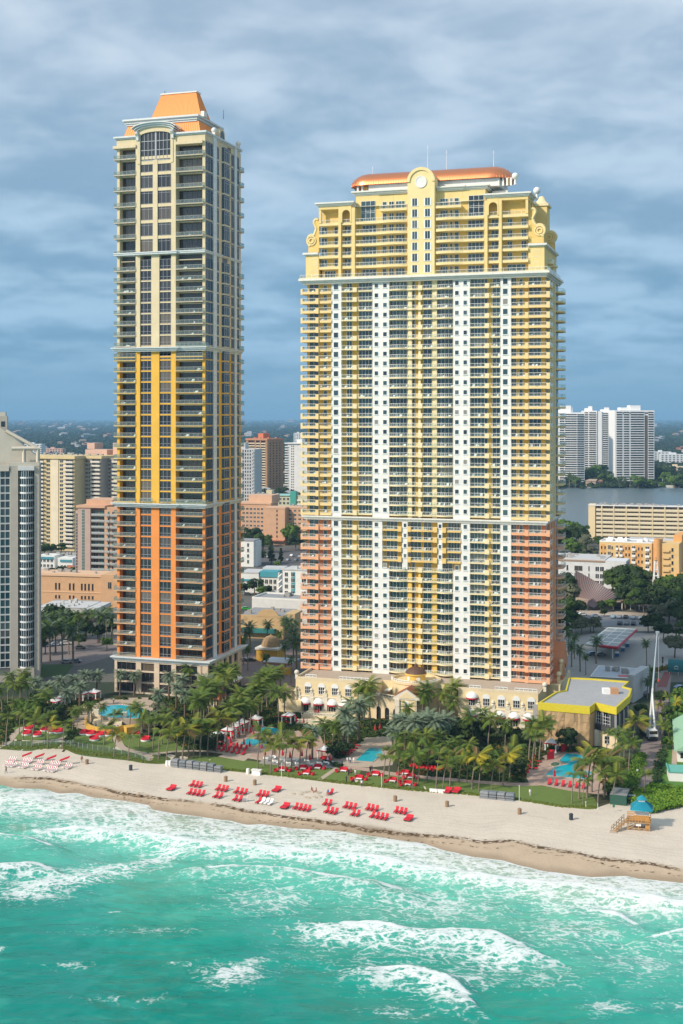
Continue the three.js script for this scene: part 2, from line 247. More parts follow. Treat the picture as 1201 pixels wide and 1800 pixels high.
const seaRoughT = new THREE.DataTexture(seaRough,1024,706,THREE.RGBAFormat); seaRoughT.wrapS = seaRoughT.wrapT = THREE.MirroredRepeatWrapping; seaRoughT.magFilter = THREE.LinearFilter; seaRoughT.needsUpdate = true;
const ripple = tex(512,512,(u,v) => { const f = (a,b) => { let s = 0; for (const [A,B,w] of [[1,0,(1 - u) * (1 - v)],[0,0,u * (1 - v)],[1,1,(1 - u) * v],[0,1,u * v]]) s += w * fbm((u + A) * a,(v + B) * b,4,0.55); return s; }; const k = 0.5 + 0.75 * f(5,11); return [k,k,k]; },false);
{
 const xs = [],N = 400; for (let x = -2500; x < -OX; x += x < -400 ? 300 : 10) xs.push(x); for (let i = 0; i <= N; i++) xs.push(-OX + OW * i / N); for (let x = OX + 10; x <= 2500; x += x > 400 ? 300 : 10) xs.push(x);
 const M = 250,rows = []; for (let j = 0; j <= M; j++) rows.push(j / M); const extra = [160,140,110,70,20,-60,-200,-600,-2000];
 const pos = [],uv = [],idx = [],nr = rows.length + extra.length;
 for (let i = 0; i < xs.length; i++) for (let j = 0; j < nr; j++) {
 const x = xs[i],s = shore(x),t = j < rows.length ? rows[j] : 0,D = j < rows.length ? Math.max(mixn(s,OD0,t),Math.min(OD0,s - 0.001)) : Math.min(extra[j - rows.length],s - 20 - (j - rows.length) * 9);
 const u = (x + OX) / OW,v = (D - OD0) / OH,off = s - D;
 pos.push(x,SEA + 0.02 + (bil(seaHt,fold(u),fold(v))) * sst(0.2,9,off) + 0.16 * sst(0,3,off),-D); uv.push(u,v);
 }
 for (let i = 0; i < xs.length - 1; i++) for (let j = 0; j < nr - 1; j++) { const a = i * nr + j,b = a + nr; idx.push(a,a + 1,b,b,a + 1,b + 1); }
 const g = new THREE.BufferGeometry(); g.setAttribute('position',new THREE.Float32BufferAttribute(pos,3)); g.setAttribute('uv',new THREE.Float32BufferAttribute(uv,2)); g.setIndex(idx); g.computeVertexNormals();
 for (let i = 0,n = g.attributes.normal; i < n.count; i++) if (n.getY(i) < 0) n.setXYZ(i,-n.getX(i),-n.getY(i),-n.getZ(i));
 const sea = mesh('sea',g,new THREE.MeshPhysicalMaterial({ map: seaMap,roughness: 1,roughnessMap: seaRoughT,ior: 1.33,specularIntensity: 0.6,bumpMap: rep(ripple,OW / 14,OH / 14),bumpScale: 0.28 }));
 tag(sea,'turquoise sea with white breaking surf',null,null,'structure');
}
// sand: dry above the weed line, wet and darker below it, with the weed itself and wheel tracks
{
 const X0 = -115,X1 = 115,D0 = 205,D1 = 335,W = 2048,Hh = 1160;
 const tm = tex(W,Hh,(u,v) => {
 const x = X0 + (X1 - X0) * u,D = D0 + (D1 - D0) * v,w = wrack(x),s = shore(x),a = D - w;           // a > 0: landward of the weed line
 const n = fbm(x * 0.35,D * 0.35,5,0.6),nf = fbm(x * 2.2,D * 2.2,3,0.6),nb = fbm(x / 14,D / 14,3);
 let c = [0.60,0.535,0.445]; const ft = Math.max(0,1 - worley(x * 1.3 + nf,D * 1.3) * 3) * sst(-0.1,0.3,fbm(x / 7 + 70,D / 7,3)),k = 1 + 0.11 * n + 0.12 * nf + 0.14 * nb - 0.10 * ft; c = c.map((q) => q * k);
 const tr = Math.abs(((a + 1.2 * fbm(x / 30,2,2) * 4) - 9)),tr2 = Math.abs(a - 15 - x * 0.02 + 3 * fbm(x / 40,9,2)); if (tr < 1.1 && tr > 0.75 || tr2 < 1.0 && tr2 > 0.7 || Math.abs(tr - 3.4 - nb * 5) < 0.16 || Math.abs(tr2 - 4 + nb * 6) < 0.16) c = c.map((q) => q * (0.885 + 0.06 * nf));
 const damp = sst(2.2,-1.0,a + 2.4 * fbm(x / 6,D / 6,4)); c = mix3(c,[0.44 * k,0.335 * k,0.225 * k],0.85 * damp);
 const wet = sst(4.0,0.2,D - s + 2.2 * fbm(x / 7 + 9,D / 9,3)); c = mix3(c,[0.27,0.205,0.14],0.75 * wet);
 const l1 = Math.abs(a + 1.5 * fbm(x / 5,4.4,4) + 0.2),l2 = Math.abs(a + 3.0 + 2.6 * fbm(x / 8 + 30,1.4,4)),l3 = Math.abs(a - 1.3 + 1.6 * fbm(x / 4 + 60,8,4));
 const clump = fbm(x * 0.9,D * 1.4 + 5,4,0.65),cover = sst(-0.05,0.25,fbm(x / 9 + 14,2.2,3) + 0.16 + 0.1 * sst(0,60,x));
 const weed = Math.max(sst(1.15,0.35,l1) * sst(-0.1,0.15,clump + 0.06),0.8 * sst(0.8,0.2,l2) * sst(0.02,0.25,clump),0.85 * sst(0.75,0.2,l3) * sst(0.05,0.28,clump)) * cover;
 const patch = sst(0.22,0.4,fbm(x / 3,D / 2,4)) * sst(4,1,Math.abs(a + 1)) * 0.6;
 c = mix3(c,[0.075,0.045,0.02],Math.min(1,1.25 * Math.max(weed,patch * sst(-40,60,x))));
 return c;
 },true,THREE.MirroredRepeatWrapping);
 const sbump = tex(512,512,(u,v) => { const k = 0.5 + 0.6 * fbm(u * 26,v * 26,4,0.6); return [k,k,k]; },false,THREE.MirroredRepeatWrapping);
 const pos = [],uv = [],idx = [],xs = []; for (let x = -2500; x < X0; x += x < -500 ? 250 : 15) xs.push(x); for (let i = 0; i <= 240; i++) xs.push(X0 + (X1 - X0) * i / 240); for (let x = X1 + 15; x <= 2500; x += x > 500 ? 250 : 15) xs.push(x);
 const offs = [-40,-20,-12,-8,-6,-4,-3,-2,-1,0,0.6,1.2,2,3,5,9,14,20,28,36,44,52];
 for (const x of xs) for (const o of offs) { const w = wrack(x),D = w + o; pos.push(x,beachH(x,D) + (o > 0.3 ? 0.10 * fbm(x / 2.2,D / 2.2,3) * sst(0,1.5,o) * sst(60,20,o) + (o > 40 ? -0.3 * (o - 40) / 12 : 0) : 0.04 * fbm(x,D,2)),-D); uv.push((x - X0) / (X1 - X0),(D - D0) / (D1 - D0)); }
 const nr = offs.length; for (let i = 0; i < xs.length - 1; i++) for (let j = 0; j < nr - 1; j++) { const a = i * nr + j,b = a + nr; idx.push(a,b,a + 1,b,b + 1,a + 1); }
 const g = new THREE.BufferGeometry(); g.setAttribute('position',new THREE.Float32BufferAttribute(pos,3)); g.setAttribute('uv',new THREE.Float32BufferAttribute(uv,2)); g.setIndex(idx); g.computeVertexNormals();
 for (let i = 0,n = g.attributes.normal; i < n.count; i++) if (n.getY(i) < 0) n.setXYZ(i,-n.getX(i),-n.getY(i),-n.getZ(i));
 const b = mesh('beach',g,new THREE.MeshStandardMaterial({ map: tm,roughness: 0.95,bumpMap: rep(sbump,14,8),bumpScale: 0.09 }));
 tag(b,'pale sand beach with a line of dark seaweed',null,null,'structure');
}
// land: one sheet to the horizon, a paved city sheet, the bay, lawns, paths and decks
{
 const t = tex(1024,1024,(u,v) => { const n = fbm(u * 12,v * 12,6,0.6),n2 = fbm(u * 40 + 3,v * 40,3); let c = mix3([0.018,0.036,0.016],[0.05,0.072,0.034],sst(-0.3,0.35,n)); if (n2 > 0.34) c = mix3(c,[0.2,0.19,0.17],0.4); return c; },true,THREE.MirroredRepeatWrapping);
 const b = new MB(),edge = []; for (let x = -2500; x <= 2500; x += Math.abs(x) < 160 ? 20 : 130) edge.push([x,-(wrack(x) + 47)]);
 b.prism([[-60000,-60000],[60000,-60000],[60000,edge[edge.length - 1][1]],...edge.reverse(),[-60000,edge[edge.length - 1][1]]],-0.5,-0.06,false);
 tag(b.build('ground',new THREE.MeshStandardMaterial({ map: rep(t,1 / 900,1 / 900),roughness: 1 })),'flat green land reaching to the horizon',null,null,'structure');
}
const ASPH = mat([0.115,0.11,0.11],0.9,{ speckle: 8 }),LAWN = mat([0.14,0.215,0.04],0.95,{ speckle: 6 }),SOIL = mat([0.055,0.062,0.025],0.95,{ speckle: 4 }),PAVE = mat([0.50,0.36,0.29],0.85,{ speckle: 5 }),PATH = mat([0.52,0.43,0.34],0.9,{ speckle: 5 }),BRICKROAD = mat([0.27,0.215,0.20],0.9,{ speckle: 5 }),CONCA = mat([0.36,0.35,0.33],0.9,{ speckle: 9 }),SCRUB = mat([0.09,0.15,0.03],0.95,{ speckle: 3 });
const gp = (L,h = 0) => L.map(([x,y]) => G(x,y,h));
const along = (L,w) => { const P = L.map(([x,y]) => G(x,y)),A = [],B = []; P.forEach((p,i) => { const a = P[Math.max(0,i - 1)],c = P[Math.min(P.length - 1,i + 1)],d = c.clone().sub(a).normalize(),n = new THREE.Vector3(-d.z,0,d.x).multiplyScalar(w / 2); A.push(p.clone().add(n)); B.push(p.clone().sub(n)); }); return [...A,...B.reverse()]; };
const curve = (L,n = 24) => { const c = new THREE.CatmullRomCurve3(L.map(([x,y]) => new THREE.Vector3(x,y,0))); return c.getPoints(n).map((p) => [p.x,p.y]); };
{
 sheet('city_ground',[new THREE.Vector3(-330,0,-425),new THREE.Vector3(420,0,-425),new THREE.Vector3(620,0,-985),new THREE.Vector3(-420,0,-985)],-0.03,mat([0.135,0.135,0.115],0.95,{ speckle: 40 }),'streets and yards of the city behind the resort');
 const wob = (L) => L,water = new THREE.MeshPhysicalMaterial({ color: new THREE.Color().setRGB(0.10,0.145,0.165),roughness: 0.3,ior: 1.33,bumpMap: rep(ripple,1 / 60,1 / 60),bumpScale: 0.5 });
 sheet('bay',[GD(560,1180),GD(800,1050),GD(1000,1000),GD(1300,960),GD(1900,900),GD(2000,1585),GD(1500,1592),GD(1201,1592),GD(1100,1600),GD(900,1605),GD(560,1560)],0.02,water,'grey blue bay behind the right tower');
 { const b = new MB(); const P = [[760,1604],[900,1606],[1050,1601],[1140,1600],[1201,1594],[1400,1594]]; for (let i = 0; i < P.length - 1; i++) { const A = GD(...P[i]),B = GD(...P[i + 1]); b.prism([[A.x,A.z + 2.5],[B.x,B.z + 2.5],[B.x,B.z - 1.5],[A.x,A.z - 1.5]],-0.3,3.0); } tag(b.build('sea_wall',mat([0.66,0.64,0.58],0.85,{ grain: 20 })),'pale low wall along the far shore of the bay','wall'); }
 sheet('planting_bed',gp([[-120,1314],[-120,1225],[205,1222],[420,1222],[520,1240],[700,1250],[945,1300],[1045,1325],[1120,1330],[1105,1400],[1049,1420],[990,1419],[907,1406],[815,1396],[730,1390],[600,1378],[500,1365],[400,1355],[300,1341],[225,1335],[135,1324],[60,1317],[0,1315]]),0.0,SOIL,'planted ground of the resort gardens');
 const lawn = (L,lab,m = LAWN) => sheet('lawn',gp(curve([...L,L[0]],L.length * 5).slice(0,-1)),0.02,m,lab);
 lawn([[-100,1304],[-10,1302],[60,1303],[130,1306],[185,1314],[230,1322],[300,1333],[294,1341],[257,1342],[225,1337],[185,1333],[135,1326],[112,1317],[69,1317],[54,1320],[0,1317],[-100,1312]],'rough green strip along the sand at left',SCRUB);
 lawn([[14,1298],[22,1280],[58,1273],[100,1271],[124,1277],[120,1290],[95,1299],[55,1302]],'left lawn island with red loungers'); lawn([[118,1304],[142,1292],[170,1289],[205,1293],[206,1310],[190,1316],[150,1313]],'lawn island below the round pool'); lawn([[212,1304],[226,1293],[262,1292],[310,1302],[325,1316],[290,1324],[235,1318]],'lawn island right of the winding path');
 lawn([[318,1338],[345,1329],[400,1333],[445,1338],[520,1346],[582,1352],[575,1362],[558,1370],[500,1365],[435,1359],[385,1352],[330,1344]],'long lawn before the mid terrace'); lawn([[566,1368],[585,1357],[606,1348],[636,1350],[632,1360],[612,1376]],'small lawn left of the pool steps'); lawn([[622,1379],[640,1365],[662,1356],[715,1360],[775,1370],[850,1376],[910,1378],[1000,1388],[1044,1402],[1048,1420],[990,1418],[907,1405],[815,1395],[755,1390],[730,1390],[675,1385]],'wide lawn strip before the right pool');
 const path = (L,w,lab,m = PATH,y = 0.04) => sheet('path',along(curve(L,30),w),y,m,lab);
 path([[-20,1322],[12,1306],[30,1286],[60,1270],[95,1250]],2.2,'pale path climbing past the left lawn'); path([[56,1306],[92,1302],[120,1294],[140,1282],[142,1265]],1.6,'narrow pale path under the left lawn'); path([[205,1290],[207,1302],[215,1314],[240,1322],[262,1330],[262,1338]],2.2,'winding pale path to the beach'); path([[262,1326],[330,1320],[380,1322],[430,1330],[480,1338],[590,1347]],1.6,'thin pale path behind the long lawn'); path([[562,1371],[598,1346]],1.3,'stone edge running down to the sand'); path([[590,1347],[640,1352],[700,1362],[800,1371],[905,1379],[950,1378]],2.6,'brick promenade behind the lawns',PAVE);
 sheet('terrace',gp([[376,1318],[400,1290],[425,1268],[520,1270],[612,1290],[600,1345],[520,1342],[470,1336],[420,1330]]),0.02,PAVE,'brick terrace round the small pools'); sheet('terrace',gp([[604,1347],[600,1325],[640,1296],[704,1292],[690,1345],[650,1349]]),0.03,PATH,'stone terrace round the middle pool'); sheet('terrace',gp([[930,1376],[922,1358],[968,1318],[1064,1322],[1084,1345],[1066,1398],[1000,1390]]),0.035,PAVE,'pink brick deck of the right pool'); sheet('terrace',gp([[132,1262],[150,1240],[180,1228],[260,1226],[285,1240],[262,1266],[215,1272],[160,1270]]),0.03,PATH,'sandy deck of the round pool'); sheet('patio',gp([[384,1330],[400,1322],[445,1326],[430,1338]]),0.05,PATH,'stone landing below the mid terrace'); sheet('patio',gp([[455,1342],[470,1328],[600,1338],[598,1350],[520,1349]]),0.05,CONCA,'grey dining terrace behind the palms');
 sheet('road',gp([[1100,1402],[1122,1330],[1140,1262],[1152,1205],[1157,1182],[1181,1182],[1176,1230],[1168,1290],[1158,1345],[1148,1385],[1138,1410],[1112,1414]]),0.03,BRICKROAD,'brick lane beside the building site'); sheet('lawn',gp([[1166,1330],[1172,1290],[1178,1225],[1215,1225],[1215,1395],[1160,1385]]),0.02,mat([0.09,0.22,0.03],0.95,{ speckle: 6 }),'bright lawn right of the brick lane'); path([[1184,1370],[1186,1330],[1190,1296],[1204,1288]],1.3,'pale walk across the right lawn');
 sheet('crossing',gp([[1155,1208],[1168,1181],[1180,1181],[1172,1208]]),0.05,mat([0.26,0.08,0.07],0.9,{ speckle: 5 }),'dark red paved crossing'); sheet('forecourt',gp([[985,1198],[985,1120],[1060,1112],[1260,1114],[1260,1172],[1120,1186]]),0.0,CONCA,'concrete forecourt of the fuel station'); sheet('car_park',gp([[1010,1100],[1030,1079],[1168,1084],[1165,1101]]),0.0,mat([0.24,0.25,0.27],0.9,{ speckle: 9 }),'grey car park before the dark saddle roof'); sheet('path',gp([[1000,1079],[1010,1070],[1170,1080],[1168,1085],[1030,1080]]),0.01,PATH,'pale kerb strip behind the car park'); sheet('path',gp([[1060,1102],[1160,1101],[1158,1109],[1080,1110]]),0.02,PATH,'sandy verge before the car park');
 sheet('driveway',gp([[60,1168],[60,1118],[210,1118],[210,1150],[140,1170]]),0.0,mat([0.24,0.20,0.19],0.9,{ speckle: 6 }),'purple brown driveway left of the slender tower'); sheet('lawn',gp([[66,1192],[72,1168],[130,1168],[116,1186]]),0.02,mat([0.06,0.12,0.03],0.95,{ speckle: 6 }),'dark green lawn beside the beige tower'); sheet('driveway',gp([[424,1205],[424,1150],[520,1140],[520,1205]]),0.0,mat([0.24,0.18,0.16],0.9,{ speckle: 6 }),'brown driveway round the domed gatehouse'); sheet('car_park',gp([[450,1000],[450,968],[545,960],[545,1000]]),0.0,ASPH,'dark car park behind the teal motel'); sheet('road',gp([[420,1085],[420,1062],[450,1062],[445,1085]]),0.0,ASPH,'street seen beside the slender tower');
}
// ---------------------------------------------------------------- the two towers of the resort share one grid, turned 17.5 degrees
const TH = 17.5 * Math.PI / 180,CS = Math.cos(TH),SN = Math.sin(TH);
class Site {                                               // local x along the front, z towards the sea, y up
 constructor(p0,D0,deg = 17.5) { const a = deg * Math.PI / 180; this.c = Math.cos(a); this.n = Math.sin(a); this.D0 = D0; this.X0 = (p0 - CX) / F * D0; this.pos = [this.X0,0,-D0]; this.turn = -a; }
 s(px,z = 0) { const k = (px - CX) / F; return (k * (this.D0 - z * this.c) - this.X0 + z * this.n) / (this.c + k * this.n); }
 y(py,s = 0,z = 0) { return H - (py - EY) * (this.D0 - s * this.n - z * this.c) / F; }
 w(s,y,z) { return new THREE.Vector3(this.X0 + s * this.c - z * this.n,y,-(this.D0 - s * this.n - z * this.c)); }
 inv(v) { const dx = v.x - this.X0,dz = v.z + this.D0; return [dx * this.c + dz * this.n,-dx * this.n + dz * this.c]; }
}
const WHITE = mat([0.80,0.81,0.79],0.7,{ streak: 24 }),TRIM = mat([0.78,0.77,0.72],0.7,{ streak: 14 }),RAILW = mat([0.82,0.83,0.82],0.5),FRAMEW = mat([0.76,0.79,0.79],0.4);
const PANES = [[0.030,0.055,0.062],[0.045,0.085,0.09],[0.018,0.028,0.034],[0.10,0.125,0.12],[0.035,0.07,0.08],[0.24,0.23,0.20]].map((c) => glass(c,0.06,{ ior: 1.9 }));
const pickPane = (P,r) => { const t = r(); return P[(t < 0.28 ? 0 : t < 0.5 ? 1 : t < 0.69 ? 2 : t < 0.8 ? 3 : t < 0.92 ? 4 : 5) % P.length]; };
function railing(b,pts,y0,h,step = 1.9,t = 0.055) {    // slot 0 white bars, slot 1 glass
 for (let i = 0; i < pts.length - 1; i++) {
 const [ax,az] = pts[i],[bx,bz] = pts[i + 1],l = Math.hypot(bx - ax,bz - az),n = Math.max(1,Math.round(l / step));
 b.slot(0).bar([ax,y0 + h,az],[bx,y0 + h,bz],t * 1.5); b.bar([ax,y0 + 0.12,az],[bx,y0 + 0.12,bz],t);
 for (let k = 0; k <= n; k++) if (k < n || i === pts.length - 2) { const x = mixn(ax,bx,k / n),z = mixn(az,bz,k / n); b.box(x,y0 + h / 2,z,t,h,t); }
 b.slot(1); const nx = -(bz - az) / l * 0.012,nz = (bx - ax) / l * 0.012; b.quad([ax + nx,y0 + 0.16,az + nz],[bx + nx,y0 + 0.16,bz + nz],[bx + nx,y0 + h - 0.08,bz + nz],[ax + nx,y0 + h - 0.08,az + nz]);
 }
 return b;
}
function glazing(w,h,n,tr = 0,t = 0.09,d = 0.1,sill = 0) { // a window or glass door standing on its base centre: slot 0 frame, slot 1 panes
 const b = new MB(); b.slot(1).bb(-w / 2 + 0.01,0.01,-d,w / 2 - 0.01,h - 0.01,-d + 0.03); b.slot(0);
 b.bb(-w / 2,0,-d,w / 2,t,0.02).bb(-w / 2,h - t,-d,w / 2,h,0.02);
 for (let i = 0; i <= n; i++) { const x = -w / 2 + t / 2 + (w - t) * i / n; b.bb(x - t / 2,t,-d + 0.031,x + t / 2,h - t,0.03); }
 for (const q of [].concat(tr || [])) b.bb(-w / 2 + t,h * q - t / 2,-d + 0.031,w / 2 - t,h * q + t / 2,0.01);
 if (sill) b.bb(-w / 2 - 0.15,-sill,-d,w / 2 + 0.15,0.0,0.18);
 return b.geo();
}
function profileCornice(b,pts,y,prof,closed = false) { // mouldings: boxes swept along a polyline; prof = [[out, y0, y1], ...], pts in [x, z] with the outside on the right
 const n = pts.length;
 for (const [o,y0,y1] of prof) {
 const off = pts.map((p,i) => {
 const a = pts[i - 1] ?? (closed ? pts[n - 1] : null),c = pts[i + 1] ?? (closed ? pts[0] : null); let n1,n2;
 if (a) { const l = Math.hypot(p[0] - a[0],p[1] - a[1]); n1 = [-(p[1] - a[1]) / l,(p[0] - a[0]) / l]; } if (c) { const l = Math.hypot(c[0] - p[0],c[1] - p[1]); n2 = [-(c[1] - p[1]) / l,(c[0] - p[0]) / l]; }
 n1 ??= n2; n2 ??= n1; const q = 1 + n1[0] * n2[0] + n1[1] * n2[1]; return [p[0] + (n1[0] + n2[0]) / q * o,p[1] + (n1[1] + n2[1]) / q * o];
 });
 const inn = [...pts].reverse(); b.prism([...off,...inn],y + y0,y + y1);
 }
 return b;
}

// ---------------------------------------------------------------- right tower: broad, yellow, with white strips, coral corners low down and a copper barrel roof
const RT = new Site(742,385);
const CREAM = mat([0.83,0.64,0.28],0.8,{ streak: 22 }),YELLOW = mat([0.78,0.52,0.12],0.8,{ streak: 18 }),PEACH = mat([0.85,0.65,0.32],0.75,{ streak: 10 }),CORAL = mat([0.68,0.28,0.13],0.8,{ streak: 18 }),CORALB = mat([0.82,0.43,0.24],0.75,{ streak: 10 }),CREAMB = mat([0.84,0.72,0.44],0.75,{ streak: 10 }),GOLD = mat([0.82,0.57,0.2],0.75,{ streak: 10 });
const rT = thing('right_tower','broad yellow and white beachfront tower with copper barrel roof and coral lower corners','building',RT.pos,RT.turn);
const YB = 132.2,YL = 58.6;                              // underside of the crown's cornice; top of the band between yellow and coral
const rowsUp = [...Array(24).keys()].map((i) => 129.5 - 3.03 * i),rowsLo = [...Array(15).keys()].map((i) => 55.2 - 3.14 * i);
{
 const s = (p,z = -1.6) => RT.s(p,z),r = rng(21);
 const w = (name,m,...boxes) => { const b = new MB(); let o; for (const q of boxes) { const k = new MB(); k.bb(...q); o = k.build(name,m,rT); } return o; };
 const xl = s(540),xr = s(959),RZ = -1.6;
 w('core_wall',CREAM,[xl + 0.3,0,-30,xr - 0.3,133,-2]);
 const bays = { A1: [540,583.2],C1: [600,655.2],E: [684,797],C2: [825.5,880],A2: [898.5,956] };
 const wall = (x0,x1,y0,y1,m) => w('wall',m,[x0,y0,-2.2,x1,y1,RZ]);
 for (const [k,[a,c]] of Object.entries(bays)) {
 const x0 = k === 'A1' ? xl : s(a),x1 = k === 'A2' ? xr : s(c),corner = k[0] === 'A';
 wall(x0,x1,YL + 0.3,133,YELLOW); wall(x0,x1,0,YL + 0.3,corner ? CORAL : YELLOW);
 }
 // white strips; the inner ones step in for four floors below the band
 const strip = (a,c,y0,y1) => w('white_strip',WHITE,[RT.s(a),y0,-2.3,RT.s(c),y1,0]);
 strip(583,600,0,133); strip(880,898.3,0,133); strip(655,672,0,133); strip(810.5,826,0,133);
 strip(672.02,684,0,43); strip(672.02,684,YL,133); strip(796.8,810.48,0,43); strip(796.8,810.48,YL,133);
 // pale piers in the middle field
 const pier = (a,c,y0,y1,m,z1 = -0.5,z0 = -1.7) => w('pier',m,[s(a,z1),y0,z0,s(c,z1),y1,z1]);
 for (const [a,c] of [[717,724],[760,768]]) { pier(a,c,YL,133,CREAMB); pier(a,c,0,43,YELLOW); }
 pier(735.5,739.5,0,43,YELLOW); pier(735.5,739.5,YL,133,CREAMB);
 for (const [a,c] of [[707,716.5],[769.5,777.5]]) pier(a,c,43,YL,WHITE,0.2);
 // glass doors of the bays
 const doors = [];
 const doorAt = (a,c,y,n,h = 2.62,z = RZ) => { const x0 = s(a,z),x1 = s(c,z); doors.push([x0,x1,y,n,h,z]); };
 const col = { A: [[544,560.5,4],[569,575.5,1,2.1],[899.5,908,3],[913,919.5,1,2.1],[930,952,5]],C: [[610,619.5,3],[631,654.5,6],[828,858,8],[866,879.5,4]],E: [[685,716,8],[724.5,730,2],[744.5,759.5,4],[769,796,7]],S: [[680,699.5,5],[721.5,741,5],[745,759.5,4],[788,809,6]] };
 for (const y of [...rowsUp,...rowsLo,8.9]) {
 const sp = y < 57 && y > 44.5;
 for (const [a,c,n,h] of [...col.A,...col.C,...(sp ? col.S : col.E)]) doorAt(a,c,y,n,h);
 }
 doors.sort((p,q) => (q[1] - q[0]) - (p[1] - p[0]) || q[2] - p[2]);
 const cache = {}; const rest = new MB();
 const restG = [];
 doors.forEach(([x0,x1,y,n,h = 2.62,z],i) => {
 const key = [(x1 - x0).toFixed(2),n,h].join(); const g = cache[key] ??= glazing(x1 - x0,h,Math.max(1,Math.round(n * 0.62)),0,0.085);
 if (i < 290) part('glass_door',g,[FRAMEW,pickPane(PANES,r)],rT,(x0 + x1) / 2,y + 0.05,z + 0.13);
 else restG.push(g.clone().translate((x0 + x1) / 2,y + 0.05,z + 0.13));
 });
 if (restG.length) { const g = mergeGroups(restG); const o = part('small_glass_doors',g,[FRAMEW,PANES[0]],rT); o.userData.kind = 'stuff'; }
 // windows in the white strips
 const win = (a,c,y,h,z = 0.0) => { const x0 = RT.s(a,z),x1 = RT.s(c,z),key = 'w' + (x1 - x0).toFixed(2) + h; const g = cache[key] ??= glazing(x1 - x0,h,1,0,0.07,0.06,0.12); part('window',g,[FRAMEW,pickPane(PANES,r)],rT,(x0 + x1) / 2,y,z + 0.035); };
 for (const y of [...rowsUp,...rowsLo]) {
 const sp = y < 57 && y > 44.5;
 win(586.6,595,y + 0.5,1.75); win(884,892.8,y + 0.5,1.75); win(658.4,665.2,y + 0.65,1.4); win(814.6,821.4,y + 0.65,1.4);
 if (!sp) { win(673.4,680.4,y + 0.65,1.4); win(799.8,806.8,y + 0.65,1.4); } else { win(709.5,714.8,y + 0.7,1.3,0.2); win(770.8,776.2,y + 0.7,1.3,0.2); }
 }
 // balconies: each floor slab with its railing and its planter block
 const bal = {};
 const kind = (key,outline,front,fas,mSlab,block,railH = 1.0) => {
 const b = new MB(); b.prism(outline,-fas,0); if (block) for (const [x,z,bw] of block) b.bb(x - bw / 2,-fas - 0.12,z - 0.75,x + bw / 2,1.0,z + 0.28);
 const k = new MB(); const segs = Array.isArray(front[0][0]) ? front : [front]; for (const f of segs) railing(k,f,0,railH);
 bal[key] = { g: b.geo(),r: k.geo(),m: mSlab };
 };
 const arc = (x0,x1,z0,z1,n = 6) => [...Array(n + 1).keys()].map((i) => [mixn(x0,x1,i / n),z0 + (z1 - z0) * Math.sin(Math.PI * i / n)]);
 for (const [suf,mA,fasA] of [['u',PEACH,0.72],['l',CORALB,0.72]]) {
 const a0 = s(528,0.6),am = RT.s(557.5,0.7),a1 = RT.s(582.8,0.3);
 kind('A1' + suf,[[a1,-2],[a1,0.35],...arc(a1,am,0.35,0.45,3).slice(1),[am,0.7],[a0 + 0.6,0.7],[a0,0.1],[a0,-4.5],[xl,-4.5],[xl,-2]],[[[a0 + 0.05,-4.4],[a0 + 0.05,0.1],[a0 + 0.62,0.62],[am - 0.4,0.62]],[[am + 0.4,0.4],[a1 - 0.05,0.3]]],fasA,mA,[[am,0.55,1.0],[a0 + 0.5,0.3,0.8]]);
 const b0 = RT.s(898.7,0.3),bm = RT.s(926,0.7),b1 = s(964,0.6),b2 = xr + 1.7;
 kind('A2' + suf,[[b0,-2],[b0,0.35],[bm,0.35],[bm,0.75],[b1,0.75],[b2,0.1],[b2,-6.5],[xr,-6.5],[xr,-2]].reverse(),[[[b0 + 0.05,0.3],[bm - 0.4,0.3]],[[bm + 0.4,0.66],[b1 - 0.5,0.66]],[[b1 + 0.5,0.6],[b2 - 0.06,0.08],[b2 - 0.06,-6.4]]],fasA,mA,[[bm,0.55,1.0],[b1,0.55,0.95]]);
 const side = suf === 'u' ? PEACH : CORALB;
 const z0 = -21,z1 = -29.5; kind('B' + suf,[[xr - 0.2,z0],[xr + 1.0,z0],[xr + 2.6,z0 - 1.2],[xr + 2.6,z1 + 1.2],[xr + 1.0,z1],[xr - 0.2,z1]],[[xr + 1.0,z0],[xr + 2.55,z0 - 1.2],[xr + 2.55,z1 + 1.2],[xr + 1,z1]],0.5,side,null);
 }
 const c0 = RT.s(600.2,0),cm = RT.s(624,0.3),c1 = RT.s(655,0),e0 = RT.s(825.9,0),em = RT.s(856.6,0.3),e1 = RT.s(879.8,0);
 kind('C1',[[c0,-2],[c0,0.1],[cm,0.1],[c1,0.1],[c1,-2]],[[[c0 + 0.02,0.05],[cm - 0.65,0.05]],[[cm + 0.65,0.05],[c1 - 0.02,0.05]]],0.36,CREAMB,[[cm,0.3,1.35]]);
 kind('C2',[[e0,-2],[e0,0.1],[em,0.1],[e1,0.1],[e1,-2]],[[[e0 + 0.02,0.05],[em - 0.65,0.05]],[[em + 0.65,0.05],[e1 - 0.02,0.05]]],0.36,CREAMB,[[em,0.3,1.35]]);
 const g0 = RT.s(684.2,0.2),g1 = RT.s(737,0.3),g2 = RT.s(796.6,0.2),gl = RT.s(716,0.2),gr = RT.s(768,0.2);
 const wl = [...arc(g0,gl,0.0,1.1,8),...arc(gl,g1,0.0,0.45,5).slice(1)],wr = [...arc(g1,gr,0.0,0.45,5),...arc(gr,g2,0.0,1.1,8).slice(1)];
 kind('E1',[[g0,-2],...wl,[g1,-2]],wl.map((p) => [p[0],p[1] - 0.06]),0.36,CREAMB,null); kind('E2',[[g1 + 0.02,-2],...wr.map((p) => [p[0] + 0.02,p[1]]),[g2,-2]],wr.map((p) => [p[0],p[1] - 0.06]),0.36,CREAMB,[[g1 + 0.3,0.15,1.4]]);
 const h0 = RT.s(672.5,0.4),h1 = RT.s(706,0.4),h2 = RT.s(716.8,0.4),h3 = RT.s(768.5,0.4),h4 = RT.s(778,0.4),h5 = RT.s(810,0.4);
